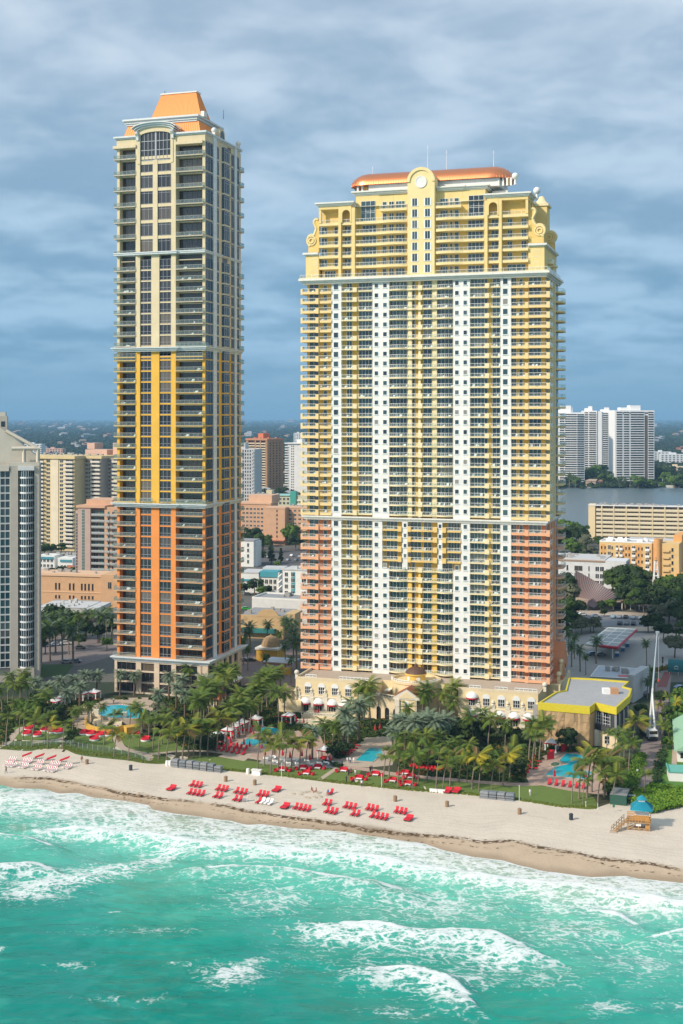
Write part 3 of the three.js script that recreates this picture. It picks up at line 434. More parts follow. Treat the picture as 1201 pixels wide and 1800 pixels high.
 kind('S1',[[h0,-2],[h0,0.3],[h1,0.3],[h1,-2]],[[h0,0.25],[h1 - 1,0.25]],0.45,GOLD,[[h1 - 0.55,0.4,1.15]]);
 const ws = arc(h2,h3,0.3,0.9,8); kind('S2',[[h2,-2],...ws,[h3,-2]],ws.map((p) => [p[0],p[1] - 0.06]),0.45,GOLD,[[h2 + 0.5,0.45,1.1],[h3 - 0.5,0.45,1.1]]);
 kind('S3',[[h4,-2],[h4,0.3],[h5,0.3],[h5,-2]],[[h4 + 1,0.25],[h5,0.25]],0.45,GOLD,[[h4 + 0.55,0.4,1.15]]);
 for (const y of [...rowsUp,...rowsLo]) {
 const u = y > YL ? 'u' : 'l',sp = y < 57 && y > 44.5;
 for (const k of ['A1' + u,'A2' + u,'B' + u,'C1','C2',...(sp ? ['S1','S2','S3'] : ['E1','E2'])]) { const q = bal[k],o = part('balcony',q.g,q.m,rT,0,y,0); part('railing',q.r,[RAILW,GLASSRAIL],o); }
 }
 { const b = new MB(),q = rng(23); for (const y of [...rowsUp,...rowsLo]) for (const [a,c] of [[546,580],[604,620],[630,652],[688,714],[744,758],[770,794],[829,850],[864,878],[902,920],[932,952]]) for (let k = 0; k < 3; k++) if (q() < 0.4) { const x = s(mixn(a,c,q()),-0.7),w2 = 0.3 + 0.5 * q(),h = 0.4 + 0.5 * q(); b.slot(q() < 0.5 ? 0 : 1).bb(x,y + 0.02,-1.1,x + w2,y + h * 0.5,-0.5).bb(x,y + 0.02,-1.15,x + w2,y + h,-1.05); } part('balcony_furniture',b.geo(),[RAILW,mat([0.09,0.075,0.06],0.7)],rT).userData.kind = 'stuff'; }
 // the right end: pale piers with a strip of windows between the corner balconies and the rear ones
 for (const [z0,z1] of [[-7,-9.2],[-12.6,-14.4],[-18,-20]]) { w('side_pier',CREAMB,[xr - 0.6,YL,z1,xr + 0.55,133,z0]); w('side_pier',CORALB,[xr - 0.6,0,z1,xr + 0.55,YL,z0]); }
 for (const [a,c,m] of [[YL,133,CREAM],[0,YL,CORAL]]) w('side_wall',m,[xr - 0.4,a,-30,xr,c,-2.3]);
 { const b = new MB(); for (const y of [...rowsUp,...rowsLo]) { for (const z of [-10.9,-16.2]) { b.slot(1).bb(xr,y + 0.3,z - 1.1,xr + 0.06,y + 2.3,z + 1.1); b.slot(0).bb(xr + 0.03,y + 0.2,z - 1.2,xr + 0.1,y + 0.3,z + 1.2).bb(xr + 0.06,y + 0.3,z - 0.05,xr + 0.1,y + 2.3,z + 0.05); } for (const [z0,z1] of [[-2.6,-6],[-21,-26.5]]) { b.slot(1).bb(xr,y + 0.1,z1,xr + 0.06,y + 2.5,z0); b.slot(0); for (let k = 0; k < 4; k++) { const z = mixn(z0,z1,k / 3); b.bb(xr + 0.06,y + 0.1,z - 0.06,xr + 0.11,y + 2.5,z + 0.06); } } } const o = part('side_windows',b.geo(),[FRAMEW,PANES[0]],rT); o.userData.kind = 'stuff'; }
 // bands
 const ring = (o) => [[xl - o,-28],[xl - o,o * 0.6],[xr + o,o * 0.6],[xr + o,-28]];
 const front = [[xl - 0.3,-30],[xl - 0.3,0.6],[xr + 0.3,0.6],[xr + 0.3,-30]].map((p) => p);
 const cor = (y,prof,m,name = 'cornice',pts = front) => { const b = new MB(); profileCornice(b,pts,y,prof); return b.build(name,m,rT); };
 w('band_wall',TRIM,[xl - 0.3,YL - 0.9,-28,xr + 0.3,YL + 0.2,0.12]); cor(YL - 0.9,[[0.2,0,0.4],[0.45,0.4,0.75],[0.75,0.75,1.2]],TRIM,'band',front.map(([x,z]) => [x,z > 0 ? 0.1 : z]));
 w('band_wall',TRIM,[xl - 0.3,YB - 0.3,-28,xr + 0.3,YB + 1.4,0.6]); cor(YB - 0.3,[[0.35,0,0.5],[0.8,0.5,1.0],[1.4,1.0,1.65]],TRIM);
 w('terrace_floor',CREAMB,[xl - 1.4,YB + 1.352,-28,xr + 1.4,YB + 1.5,1.9]);
 { const b = new MB(); railing(b,[[xl - 1.2,-26],[xl - 1.2,1.7],[RT.s(716,1.7),1.7]],YB + 1.5,1.0); railing(b,[[RT.s(766,1.7),1.7],[xr + 1.2,1.7],[xr + 1.2,-26]],YB + 1.5,1.0); part('terrace_railing',b.geo(),[RAILW,GLASSRAIL],rT); }
}
function mergeGroups(list) {                               // join geometries that each have groups 0 and 1
 const b = new MB(); for (const g of list) for (const gr of g.groups) { const L = b.slot(gr.materialIndex).L(); for (let i = gr.start; i < gr.start + gr.count; i++) { L.p.push(g.attributes.position.getX(i),g.attributes.position.getY(i),g.attributes.position.getZ(i)); L.n.push(g.attributes.normal.getX(i),g.attributes.normal.getY(i),g.attributes.normal.getZ(i)); L.u.push(g.attributes.uv.getX(i),g.attributes.uv.getY(i)); } }
 return b.geo();
}
// crown of the right tower
{
 const r = rng(22),s = (p,z = 0) => RT.s(p,z),w = (name,m,...boxes) => { const b = new MB(); let o; for (const q of boxes) { const k = new MB(); k.bb(...q); o = k.build(name,m,rT); } return o; };
 const C0 = 133.7,rows = [133.7,137.25,140.7,144.1,147.5,150.95];
 const CRD = mat([0.86,0.70,0.36],0.8,{ streak: 20 }),DEEP = mat([0.80,0.56,0.18],0.8,{ streak: 16 });
 const cache = {};
 const door = (a,c,y,n,h,z,tr) => { const x0 = s(a,z),x1 = s(c,z),g = cache[[(x1 - x0).toFixed(2),n,h,tr]] ??= glazing(x1 - x0,h,Math.max(1,Math.round(n * 0.65)),tr,0.085); part(h > 3 ? 'tall_window' : 'crown_door',g,[FRAMEW,pickPane(PANES,r)],rT,(x0 + x1) / 2,y,z + 0.13); };
 const cor = (pts,y,prof = [[0.2,0,0.35],[0.55,0.35,0.75],[0.95,0.75,1.2]]) => { const b = new MB(); profileCornice(b,pts,y,prof); return b.build('cornice',TRIM,rT); };
 const x1 = s(563,-1),x2 = s(929,-1),m1 = s(624,-1),m2 = s(852,-1);
 w('crown_wall',DEEP,[x1 + 0.3,C0,-26,x2 - 0.3,156,-2.2]);
 w('crown_wall',CREAM,[m1,156,-24,m2,159.6,-2.2]);
 // gable bay in the middle with the round head and the white medallion
 const ga = s(716.5,0.8),gb = s(764,0.8),gc = (ga + gb) / 2,gr = (gb - ga) / 2,gy = 162.3;
 { const p = [[ga,C0 - 1.5],[gb,C0 - 1.5],[gb,gy]]; for (let i = 1; i < 20; i++) { const t = i / 20 * Math.PI; p.push([gc + gr * Math.cos(t),gy + gr * Math.sin(t)]); } p.push([ga,gy]); const b = new MB(); b.face(p,-4,0.8); b.build('gable_bay',CRD,rT); }
 { const b = new MB(); for (let i = 0; i < 24; i++) { const t0 = i / 24 * Math.PI,t1 = (i + 1) / 24 * Math.PI,P = (t,q) => [gc + q * Math.cos(t),gy + q * Math.sin(t)]; b.face([P(t0,gr + 0.15),P(t1,gr + 0.15),P(t1,gr - 0.75),P(t0,gr - 0.75)],0.6,1.15); } b.build('arch_moulding',CRD,rT); }
 { const b = new MB(); const gy2 = gy - 0.1; for (const [q0,q1,z] of [[0,1.55,0.95],[1.55,1.85,1.05]]) for (let i = 0; i < 28; i++) { const t0 = i / 28 * 6.2832,t1 = (i + 1) / 28 * 6.2832; const P = (t,q) => [gc + q * Math.cos(t),gy2 + q * Math.sin(t)]; b.face(q0 ? [P(t0,q0),P(t0,q1),P(t1,q1),P(t1,q0)] : [[gc,gy2],P(t0,q1),P(t1,q1)],0.7,z); } b.build('medallion',WHITE,rT); }
 for (let i = 0; i < 7; i++) for (const [a,c] of [[725,733.5],[747.5,756]]) { const y = [134.4,137.9,141.3,144.7,148.1,151.5,154.9][i],q0 = s(a,0.8),q1 = s(c,0.8); const g = cache['gw' + (q1 - q0).toFixed(2)] ??= (() => { const b = new MB(),ww = q1 - q0; b.slot(1).bb(-ww / 2,0,-0.02,ww / 2,2.3,0.03); b.slot(0).bb(-ww / 2 - 0.35,0,-0.02,-ww / 2,2.3,0.06).bb(ww / 2,0,-0.02,ww / 2 + 0.35,2.3,0.06).bb(-ww / 2 - 0.35,-0.15,-0.02,ww / 2 + 0.35,0,0.14).bb(-0.04,0,0.03,0.04,2.3,0.06); return b.geo(); })(); part('gable_window',g,[FRAMEW,pickPane(PANES,r)],rT,(q0 + q1) / 2,y,0.8); }
 // symmetrical bays: left, then right
 for (const S of [
 { lo: [672,716],bw: [[672.5,680,2],[684,693,3],[696,712,5]],big: [635,660],low: [637,662],piers: [[618,624],[595,599.5]],arch: [599.5,618],ad: [606,617],cor: [561,595],cd: [[565.5,575.5,3],[588,594.5,2]],out: -1,bal: [624.5,716],end: 563 },
 { lo: [764,808],bw: [[799,807,2],[774,788,5],[791,796,2]],big: [824,851],low: [823,849.5],piers: [[851.5,857],[877,882]],arch: [857,877],ad: [864,876.5],cor: [882,928.5],cd: [[892,901,3],[916.5,926,3]],out: 1,bal: [765,851],end: 929 }]) {
 const zi = -1.4,bx0 = s(S.bal[0],0.3),bx1 = s(S.bal[1],0.3),cx0 = s(S.cor[0],0.2),cx1 = s(S.cor[1],0.2),ax0 = s(S.arch[0],0.2),ax1 = s(S.arch[1],0.2);
 w('crown_wall',CREAM,[Math.min(s(S.lo[0] - 2,zi),s(S.lo[1],zi)),151,-8,Math.max(s(S.lo[0] - 2,zi),s(S.lo[1],zi)) + (S.out > 0 ? 0.5 : 0),159.9,zi - 0.82]);
 for (const [a,c] of S.piers) w('crown_pier',CREAM,[s(a,0.5),C0,-2.2,s(c,0.5),155.5,0.5]);
 rows.forEach((y,i) => {
 for (const [a,c,n] of S.bw) door(a,c,y + 0.1,n,2.5,-2.2 + 0.02);
 if (i < 5) door(S.low[0],S.low[1],y + 0.1,6,2.5,-2.18);
 if (i < 5) { door(S.ad[0],S.ad[1],y + 0.1,3,2.5,-2.18); for (const [a,c,n] of i ? S.cd : [[S.cor[0] + 10,S.cor[1] - 4,6]]) door(a,c,y + 0.1,n,2.4,-2.18); }
 if (i) {
 const wave = [...Array(13).keys()].map((k) => { const t = k / 12,q = S.out < 0 ? t : 1 - t; return [mixn(bx0,bx1,t),0.25 + 0.85 * Math.sin(Math.PI * Math.max(0,(q - 0.45) / 0.55)) ** 0.8 * (q > 0.45 ? 1 : 0)]; });
 const b = new MB(); b.prism([[bx0,-2.3],...wave,[bx1,-2.3]],-0.75,0); const o = part('balcony',b.geo(),CRD,rT,0,y,0); const k = new MB(); railing(k,wave.map((p) => [p[0],p[1] - 0.08]),0,1.0); part('railing',k.geo(),[RAILW,GLASSRAIL],o);
 for (const [q0,q1,z] of [[cx0,cx1,0.15],[ax0,ax1,0.05]]) { const b2 = new MB(); b2.bb(q0,-0.75,-2.3,q1,0,z); const o2 = part('balcony',b2.geo(),CRD,rT,0,y,0); const k2 = new MB(); railing(k2,[[q0 + 0.05,z - 0.08],[q1 - 0.05,z - 0.08]],0,1.0); part('railing',k2.geo(),[RAILW,GLASSRAIL],o2); }
 }
 });
 // upper short balcony, tall window, loggia
 { const q0 = s(S.lo[0] - 4,0),q1 = s(S.lo[1] + (S.out > 0 ? 3 : 0),0),b = new MB(); b.bb(q0,-0.7,-2.3,q1,0,0.4); const o = part('balcony',b.geo(),CRD,rT,0,154.6,0); const k = new MB(); railing(k,[[q0 + 0.1,0.3],[q1 - 0.1,0.3]],0,1.0); part('railing',k.geo(),[RAILW,GLASSRAIL],o); for (const [a,c,n] of S.bw) door(a,c,154.7,n,2.5,-2.19); }
 door(S.big[0],S.big[1],151.3,4,6.4,-2.16,[0.42,0.5]);
 const px0 = Math.min(cx0,ax0),px1 = Math.max(cx1,ax1),pz = [[cx0,cx1]];
 w('pergola_roof',CREAM,[px0,155.3,-9,px1,156.4,0.45]);
 const oc = S.out < 0 ? cx0 : cx1; for (const z of [0.0,-4.2,-8.4]) w('pergola_post',CREAM,[oc - (S.out > 0 ? 0.75 : 0),151,z - 0.45,oc + (S.out > 0 ? 0 : 0.75),155.3,z + 0.3]);
 { const p = [[ax0,150.9],[ax0,156.39],[ax1,156.39],[ax1,150.9]],ac = (ax0 + ax1) / 2,ar = (ax1 - ax0) / 2 - 0.45; const hole = []; for (let i = 0; i <= 12; i++) { const t = i / 12 * Math.PI; hole.push([ac + ar * Math.cos(t),153.6 + ar * Math.sin(t)]); } const b = new MB(); b.face([[ax0,151],[ax0,156.2],[ax1,156.2],[ax1,151],[ac + ar,151],...hole,[ac - ar,151]],-0.3,0.49); b.build('arch_wall',CREAM,rT); w('loggia_wall',DEEP,[ax0,151,-4.5,ax1,155.3,-4.2]); const g = glazing(2.2,3.2,2); part('crown_door',g,[FRAMEW,PANES[2]],rT,ac,151,-4.16); }
 cor(S.out < 0 ? [[px0 - 0.1,-9],[px0 - 0.1,0.55],[px1 + 0.2,0.55],[px1 + 0.2,-2]] : [[px0 - 0.2,-2],[px0 - 0.2,0.55],[px1 + 0.1,0.55],[px1 + 0.1,-9]],156.2);
 // lower shoulder wing with its cornice, windows and scroll
 const wx0 = S.out < 0 ? s(538.5,-1) : s(929.2,-1),wx1 = S.out < 0 ? s(561,-1) : s(957.5,-1);
 w('shoulder_wing',CREAM,[wx0,C0,-27,wx1,141.3,-0.6]);
 cor(S.out < 0 ? [[wx0 - 0.1,-27],[wx0 - 0.1,-0.5],[wx1,-0.5]] : [[wx0,-0.5],[wx1 + 0.1,-0.5],[wx1 + 0.1,-27]],141.1,[[0.2,0,0.3],[0.7,0.3,0.9]]);
 for (const y of [134.6,138.1]) { const g = cache['sw'] ??= glazing(1.75,1.9,1,0,0.08); part('window',g,[FRAMEW,pickPane(PANES,r)],rT,S.out < 0 ? s(552,-0.6) : s(943,-0.6),y,-0.56); }
 const sx = S.out < 0 ? wx1 : wx0,d = S.out,sc = Math.abs(wx1 - wx0) - 0.5;
 const scroll = (z0,z1,k = 1) => {
 const P = (a,y) => [sx + d * a * sc * k,y]; const b = new MB();
 const pts = [P(0,142),P(0.95,142),P(0.95,144.2)]; for (let i = 0; i <= 14; i++) { const t = -1.2 + i / 14 * 3.4; pts.push(P(0.68 + 0.34 * Math.cos(t),145.9 + 1.75 * Math.sin(t))); } pts.push(P(0.36,148.2),P(0.24,149.6)); for (let i = 0; i <= 10; i++) { const t = -0.9 + i / 10 * 3.2; pts.push(P(0.24 + 0.2 * Math.cos(t),151.6 + 1.0 * Math.sin(t))); } pts.push(P(0,152.4));
 b.face(pts,z0,z1); const o = b.build('scroll',DEEP,rT);
 const c = new MB(); for (let i = 2; i < pts.length - 2; i++) c.bar([pts[i][0],pts[i][1],z1 - 0.15],[pts[i + 1][0],pts[i + 1][1],z1 - 0.15],0.75); c.build('scroll_edge',CRD,o);
 const e = new MB(); const [vx,vy] = P(0.68,145.9); for (const [q0,q1,zz] of [[0.55,0.95,0.35],[1.25,1.6,0.3]]) for (let i = 0; i < 20; i++) { const t0 = i / 20 * 6.2832,t1 = (i + 1) / 20 * 6.2832,Q = (t,q) => [vx + q * Math.cos(t),vy + q * Math.sin(t)]; e.face([Q(t0,q0),Q(t0,q1),Q(t1,q1),Q(t1,q0)],z1 - 0.1,z1 + zz); } e.build('volute',CRD,o);
 const f = new MB(); f.face([P(0.06,142.2),P(0.9,142.2),P(0.9,143.7),P(0.06,143.7)],z1,z1 + 0.06); f.build('panel',GOLD,o);
 };
 scroll(-2.6,-1.0,d > 0 ? 1.12 : 1); if (d > 0) { scroll(-17.5,-15.8,1.4); w('turret',CREAM,[sx - 0.5,141,-20.5,sx + 3.6,155.5,-14.5]); { const b = new MB(); b.bb(sx - 0.9,155.5,-21,sx + 4.1,156.2,-14.1); b.lathe(sx + 1.55,156.2,-17.5,[[3.2,0],[1.6,1.4],[0.9,2.6],[0,2.9]],4,Math.PI / 4,Math.PI / 4 + 6.2832); b.build('turret_cap',CREAMB,rT); } for (const [y,z] of [[137,-9],[137,-17],[133.9,-13]]) { const b = new MB(); b.bb(wx1,-0.5,z - 2,wx1 + 1.5,0,z + 2); const o = part('balcony',b.geo(),CREAMB,rT,0,y,0); const k = new MB(); railing(k,[[wx1,z + 1.95],[wx1 + 1.45,z + 1.95],[wx1 + 1.45,z - 1.95]],0,1); part('railing',k.geo(),[RAILW,GLASSRAIL],o); } }
 // cornice of the upper block
 const u0 = S.out < 0 ? s(600,-2) : s(765,0.9),u1 = S.out < 0 ? s(716,0.9) : s(884,-2),um = S.out < 0 ? s(664,-1) : s(812,-1);
 const pts = S.out < 0 ? [[m1 - 0.2,-20],[m1 - 0.2,-2.2],[um,-2.2],[um,-1.9],[u1,-1.9]] : [[u0,-1.9],[um,-1.9],[um,-2.2],[m2 + 0.2,-2.2],[m2 + 0.2,-20]];
 cor(pts,159.5,[[0.2,0,0.4],[0.6,0.4,0.9],[1.1,0.9,1.35]]);
 }
 w('roof_deck',TRIM,[m1 - 1,160.4,-24,m2 + 1,160.86,-1.7]); w('roof_deck',TRIM,[x1,155.95,-26,x2,156.05,-1.2]);
 // barrel roof of copper with standing seams on a white drum
 const ba = s(622,-12),bb = s(904,-12),zc = -12,hw = 8.2,y0 = 163.2,rise = 4.6,COPPER = mat([0.80,0.30,0.13],0.36,{ metalness: 0.85 });
 { const ex = 6.2,b = new MB(),n = 14,cols = []; const K = 64; for (let i = 0; i <= K; i++) { const x = mixn(ba,bb,i / K),e = Math.min(1,Math.min(x - ba,bb - x) / ex),q = Math.sqrt(Math.max(0,1 - (1 - e) ** 2)); const ring = []; for (let j = 0; j <= n; j++) { const t = j / n * Math.PI; ring.push([x,y0 + rise * Math.sin(t) * (0.1 + 0.9 * q),zc + hw * Math.cos(t) * (0.25 + 0.75 * q)]); } cols.push(ring); }
 for (let i = 0; i < K; i++) for (let j = 0; j < n; j++) b.quad(cols[i][j],cols[i + 1][j],cols[i + 1][j + 1],cols[i][j + 1]);
 const g = mergeVertices(b.geo().deleteAttribute('normal').deleteAttribute('uv'),1e-3); g.computeVertexNormals(); mesh('barrel_roof',g,COPPER,rT);
 const c = new MB(); for (let i = 1; i < K; i++) for (let j = 0; j < n - 4; j++) c.bar(cols[i][j],cols[i][j + 1],0.09); c.build('roof_seams',COPPER,rT).userData.kind = 'stuff'; }
 w('drum_wall',WHITE,[s(648,-5),160.8,-19.5,s(878,-5),163.2,-5]); for (const p of [628,636,883,890,897]) w('drum_post',WHITE,[s(p,-6),160.8,-6.2,s(p,-6) + 0.6,163.2,-5.6]);
 for (const p of [640,893]) part('louvre',glazing(1.7,1.9,4),[GOLD,GOLD],rT,s(p,-5),161,-6.4);
 for (const [p,y,q,z] of [[906,163,1.05,-3],[944,158.8,1.1,-6]]) { const b = new MB(); b.ball(0,0,0,q,9); b.lathe(0,-2.6,0,[[0.5,0],[0.35,1.6]],8); const o = part('radome',b.geo(),WHITE,rT,s(p,z),y,z); }
 { const p = s(925,-8); w('shoulder_roof',TRIM,[m2 + 0.9,156,-20,s(930,-3),157.2,-3]); w('roof_cabin',TRIM,[m2 + 1.2,157.2,-16,m2 + 6,159.6,-7]); }
 for (const [p,h] of [[655,4],[752,9],[785,7],[868,6]]) { const b = new MB(); b.cyl([0,0,0],[0,h,0],0.09,0.05,6); b.box(0,h * 0.9,0,0.5,0.06,0.06); part('antenna',b.geo(),RAILW,rT,s(p,-12),167.2 - (p < 660 ? 0.8 : 0),-12); }
}
// ---------------------------------------------------------------- left tower: slender, cream over yellow over orange, dark glass, orange mansard roof
const LT = new Site(275,407);
{
 const lT = thing('left_tower','tall slender tower in cream, yellow and orange tiers with orange mansard roof','building',LT.pos,LT.turn);
 const r = rng(31),T = LT,s = (p,z = 0) => T.s(p,z),w = (name,m,...boxes) => { let o; for (const q of boxes) { const k = new MB(); k.bb(...q); o = k.build(name,m,lT); } return o; };
 const CRM = mat([0.70,0.60,0.40],0.8,{ streak: 26 }),YEL = mat([0.78,0.46,0.065],0.8,{ streak: 26 }),ORA = mat([0.80,0.29,0.07],0.8,{ streak: 26 }),STONE = mat([0.66,0.54,0.41],0.8,{ streak: 16 }),BAND = mat([0.63,0.69,0.71],0.6,{ streak: 20 }),SLAB = mat([0.62,0.56,0.43],0.8,{ streak: 8 }),PIL = mat([0.70,0.75,0.78],0.6,{ streak: 12 });
 const FRG = mat([0.36,0.38,0.41],0.4),FRD = mat([0.12,0.125,0.135],0.4),RG = mat([0.26,0.30,0.30],0.4);
 const RGL = mat([0.66,0.80,0.79],0.05,{ phys: true,transmission: 0.9,thickness: 0,ior: 1.5 });
 const P = [[0.022,0.024,0.028],[0.035,0.033,0.034],[0.014,0.015,0.018],[0.085,0.07,0.055],[0.05,0.05,0.052],[0.13,0.105,0.075]].map((c) => glass(c,0.05,{ ior: 1.75 }));
 const xl = s(206),xe = s(361),zp = (p) => { const k = (p - CX) / F; return (T.X0 + xe * CS - k * (T.D0 - xe * SN)) / (SN - k * CS); },ZB = zp(423);
 const tall = [...Array(6).keys()].map((i) => 174.4 - 5.2 * i),mid = [...Array(8).keys()].map((i) => 137.8 - 3.535 * i),yel = [...Array(14).keys()].map((i) => 108.5 - 3.552 * i),ora = [...Array(13).keys()].map((i) => 58.2 - 3.565 * i);
 const Y0 = 11.4,Y1 = 61.4,Y2 = 112.0,Y3 = 143.0,YT = 180.5,zone = (y) => y < Y1 - 0.5 ? ORA : y < Y2 - 0.5 ? YEL : CRM,zones = [[Y0,Y1,ORA],[Y1,Y2,YEL],[Y2,YT,CRM]];
 w('core_wall',FRD,[xl + 0.6,Y0,ZB + 0.5,xe - 0.6,YT - 1,-2.3]);
 // piers of the front
 for (const [a,b,m] of zones) {
 for (const [p,q,z] of [[206,210.5,0.1],[238.6,246.3,0.7],[301,309,0.7],[356,361.2,0.1]]) w('pier',m,[s(p,z),a,-2.6,p > 350 ? xe : s(q,z),b,z]);
 if (b < 120) w('pier',m,[s(266.3,0.6),a,-1,s(280.2,0.6),b,0.6]);
 }
 w('pier',CRM,[s(266.3,0.6),Y2,-1,s(280.2,0.6),Y3,0.6]); w('pier',CRM,[s(269,0.6),Y3,-1,s(277,0.6),173.6,0.6]); w('spandrel',CRM,[s(246.35,0.4),172.2,-1,s(301,0.4),173.45,0.45]);
 const cache = {},win = (name,a,c,y,h,n,tr,z,fr = FRG) => { const x0 = s(a,z),x1 = s(c,z),g = cache[[(x1 - x0).toFixed(2),h.toFixed(2),n,tr]] ??= glazing(x1 - x0,h,n > 4 ? Math.round(n * 0.6) : n > 2 ? n - 1 : n,tr,0.085); part(name,g,[fr,pickPane(P,r)],lT,(x0 + x1) / 2,y,z); };
 // windows between the piers, the spandrel under each, and balconies left and right
 const balG = {};
 for (const [k,a,c,ex] of [['l',199,238.5,1],['r',309.1,358.5,0]]) {
 const x0 = s(a,0.9),x1 = s(c,0.9),b = new MB(),out = 1.0; if (k === 'l') b.prism([[x1,-2.6],[x1,out],[x0 + 0.2,out],[x0,out - 0.5],[x0,-4],[xl + 0.4,-4],[xl + 0.4,-2.6]],-0.22,0); else b.prism([[x0,-2.6],[x0,out],[x1 - 0.3,out],[x1,out - 0.3],[x1,-0.5],[xe - 0.3,-0.5],[xe - 0.3,-2.6]],-0.22,0);
 const q = new MB(); railing(q,k === 'l' ? [[x1 - 0.05,out - 0.08],[x0 + 0.25,out - 0.08],[x0 + 0.08,out - 0.5],[x0 + 0.08,-3.9]] : [[x0 + 0.05,out - 0.08],[x1 - 0.35,out - 0.08],[x1 - 0.08,out - 0.4],[x1 - 0.08,-0.4]],0,1.15,1.5,0.08); balG[k] = [b.geo(),q.geo()];
 }
 const level = (y,h,up) => {
 const m = zone(y + 1),wh = h - (h > 4 ? 1.0 : 0.42),[a0,a1,b0,b1] = up ? [246,269,277,299.8] : [246.4,266.2,280.3,300.8];
 for (const [a,c] of [[a0,a1],[b0,b1]]) { win('window',a,c,y + (h - wh) / 2 + 0.1,wh,h > 4 ? 4 : 4,h > 4 ? [0.82] : [0.3],0.25); }
 w('spandrel',m,[s(246.35,0.4),y - (h - wh) / 2 - 0.02,-0.5,s(301,0.4),y + (h - wh) / 2 - 0.02,0.4]);
 win('balcony_glazing',210.6,238.4,y + 0.1,h - 0.75,6,[0.8],-2.16,FRD); win('balcony_glazing',311,355.9,y + 0.1,h - 0.75,9,[0.8],-2.16,FRD);
 w('soffit_beam',SLAB,[s(210.6,-1),y + h - 0.5,-2.5,s(238.4,-1),y + h - 0.305,-0.3],[s(309.2,-1),y + h - 0.62,-2.5,s(356,-1),y + h - 0.385,-0.3]);
 for (const k of ['l','r']) { const o = part('balcony',balG[k][0],m === ORA ? mat2.o : m === YEL ? mat2.y : SLAB,lT,0,y,0); part('railing',balG[k][1],[RG,RGL],o); }
 };
 const mat2 = { o: mat([0.70,0.42,0.22],0.8,{ streak: 8 }),y: mat([0.76,0.56,0.2],0.8,{ streak: 8 }) };
 for (const y of tall) level(y,5.2,true); level(143.1,5.2,true);
 mid.forEach((y) => level(y,3.535,false)); level(mid[0] - 8 * 3.535 + 0.0 + 0.0,3.535,false);
 yel.forEach((y) => level(y,3.552,false)); ora.forEach((y) => level(y,3.565,false)); level(11.8,3.6,false);
 for (const [p,q] of [[245,268],[279.5,302.5]]) { const k = new MB(); railing(k,[[s(p,1.6),1.5],[s(q,1.6),1.5]],0,1.2,1.5,0.08); part('window_railing',k.geo(),[RG,RGL],lT,0,Y1 + 0.9,0); }
 // right face
 const zs = [[362,373.3,2],[379.2,384.4,1],[390.3,399.3,3],[405.8,410.6,2],[414.6,419.6,2]];
 const addSide = (y,h) => {
 const m = zone(y + 1);
 zs.forEach(([a,c,n],i) => { const z1 = zp(a),z0 = zp(c),bay = i === 2,key = ['s',i,h.toFixed(2)].join(); const g = cache[key] ??= glazing(z1 - z0,h - (h > 4 ? 0.9 : 0.4),n,bay ? [0.8] : h > 4 && i === 0 ? [0.72] : 0,0.12,0.12); part(bay ? 'bay_window' : 'side_window',g,[i === 0 ? FRD : FRG,pickPane(P,r)],lT,xe + (bay ? 0.95 : 0.14),y + 0.2,(z0 + z1) / 2,Math.PI / 2); if (bay) { const b = cache['bb' + h] ??= (() => { const k = new MB(); k.slot(0).prism([[0,z0 - 0.7],[0.93,z0],[0.93,z1],[0,z1 + 0.7]],-0.3,0.18); k.slot(1).prism([[0,z0 - 0.6],[0.85,z0],[0.85,z1],[0,z1 + 0.6]],0.181,h - 0.32); return k.geo(); })(); part('bay',b,[m,P[0]],lT,xe,y,0); } });
 w('side_spandrel',m,[xe - 0.4,y - 0.22,ZB,xe + 0.1,y + 0.2,-0.3]);
 };
 for (const y of tall) addSide(y,5.2); addSide(143.1,5.2); mid.forEach((y) => addSide(y,3.535)); yel.forEach((y) => addSide(y,3.552)); ora.forEach((y) => addSide(y,3.565)); addSide(11.8,3.6);
 for (const [a,b,m] of zones) { for (const [p,q,x] of [[384.5,390.2,0.12],[399.4,405.7,0.1],[420,423,0.12]]) w('side_pier',m,[xe - 0.5,a,Math.max(ZB,zp(q)),xe + x,b,zp(p)]); }
 w('side_back',FRD,[xe - 0.6,Y0,ZB + 0.3,xe + 0.02,YT - 0.5,-0.5]);
 for (const [p,q] of [[373.4,379.1],[411,414.4]]) { const b = new MB(); for (let y = Y0; y < YT + 1; y += 3.55) b.bb(xe - 0.2,y,zp(q),xe + 0.5,Math.min(y + 3.5,YT + 1),zp(p)); b.build('pilaster',PIL,lT); }
 for (const y of [...tall,...mid,...yel,...ora]) { const b = cache.rb ??= (() => { const k = new MB(); k.prism([[xe - 0.3,ZB + 2.2],[xe + 0.2,ZB + 2.2],[xe + 0.9,ZB + 0.6],[xe + 0.9,ZB - 1.2],[xe - 0.3,ZB - 1.6]],-0.3,0); return k.geo(); })(),q = cache.rr ??= (() => { const k = new MB(); railing(k,[[xe + 0.2,ZB + 2.1],[xe + 0.84,ZB + 0.6],[xe + 0.84,ZB - 1.1],[xe - 0.2,ZB - 1.5]],0,1.15,1.5,0.08); return k.geo(); })(); const o = part('balcony',b,SLAB,lT,0,y,0); part('railing',q,[RG,RGL],o); }
 { const b = new MB(),q = rng(33); for (const y of [...tall,...mid,...yel,...ora]) for (const [a,c] of [[212,236],[313,352]]) for (let k = 0; k < 4; k++) if (q() < 0.35) { const x = s(mixn(a,c,q()),-0.7),w2 = 0.4 + 0.7 * q(),h = 0.5 + 0.4 * q(); b.slot(q() < 0.6 ? 0 : 1).bb(x,y + 0.02,-1.2,x + w2,y + h * 0.5,-0.4).bb(x,y + 0.02,-1.25,x + w2,y + h,-1.1); } part('balcony_furniture',b.geo(),[RAILW,mat([0.09,0.075,0.06],0.7)],lT).userData.kind = 'stuff'; }
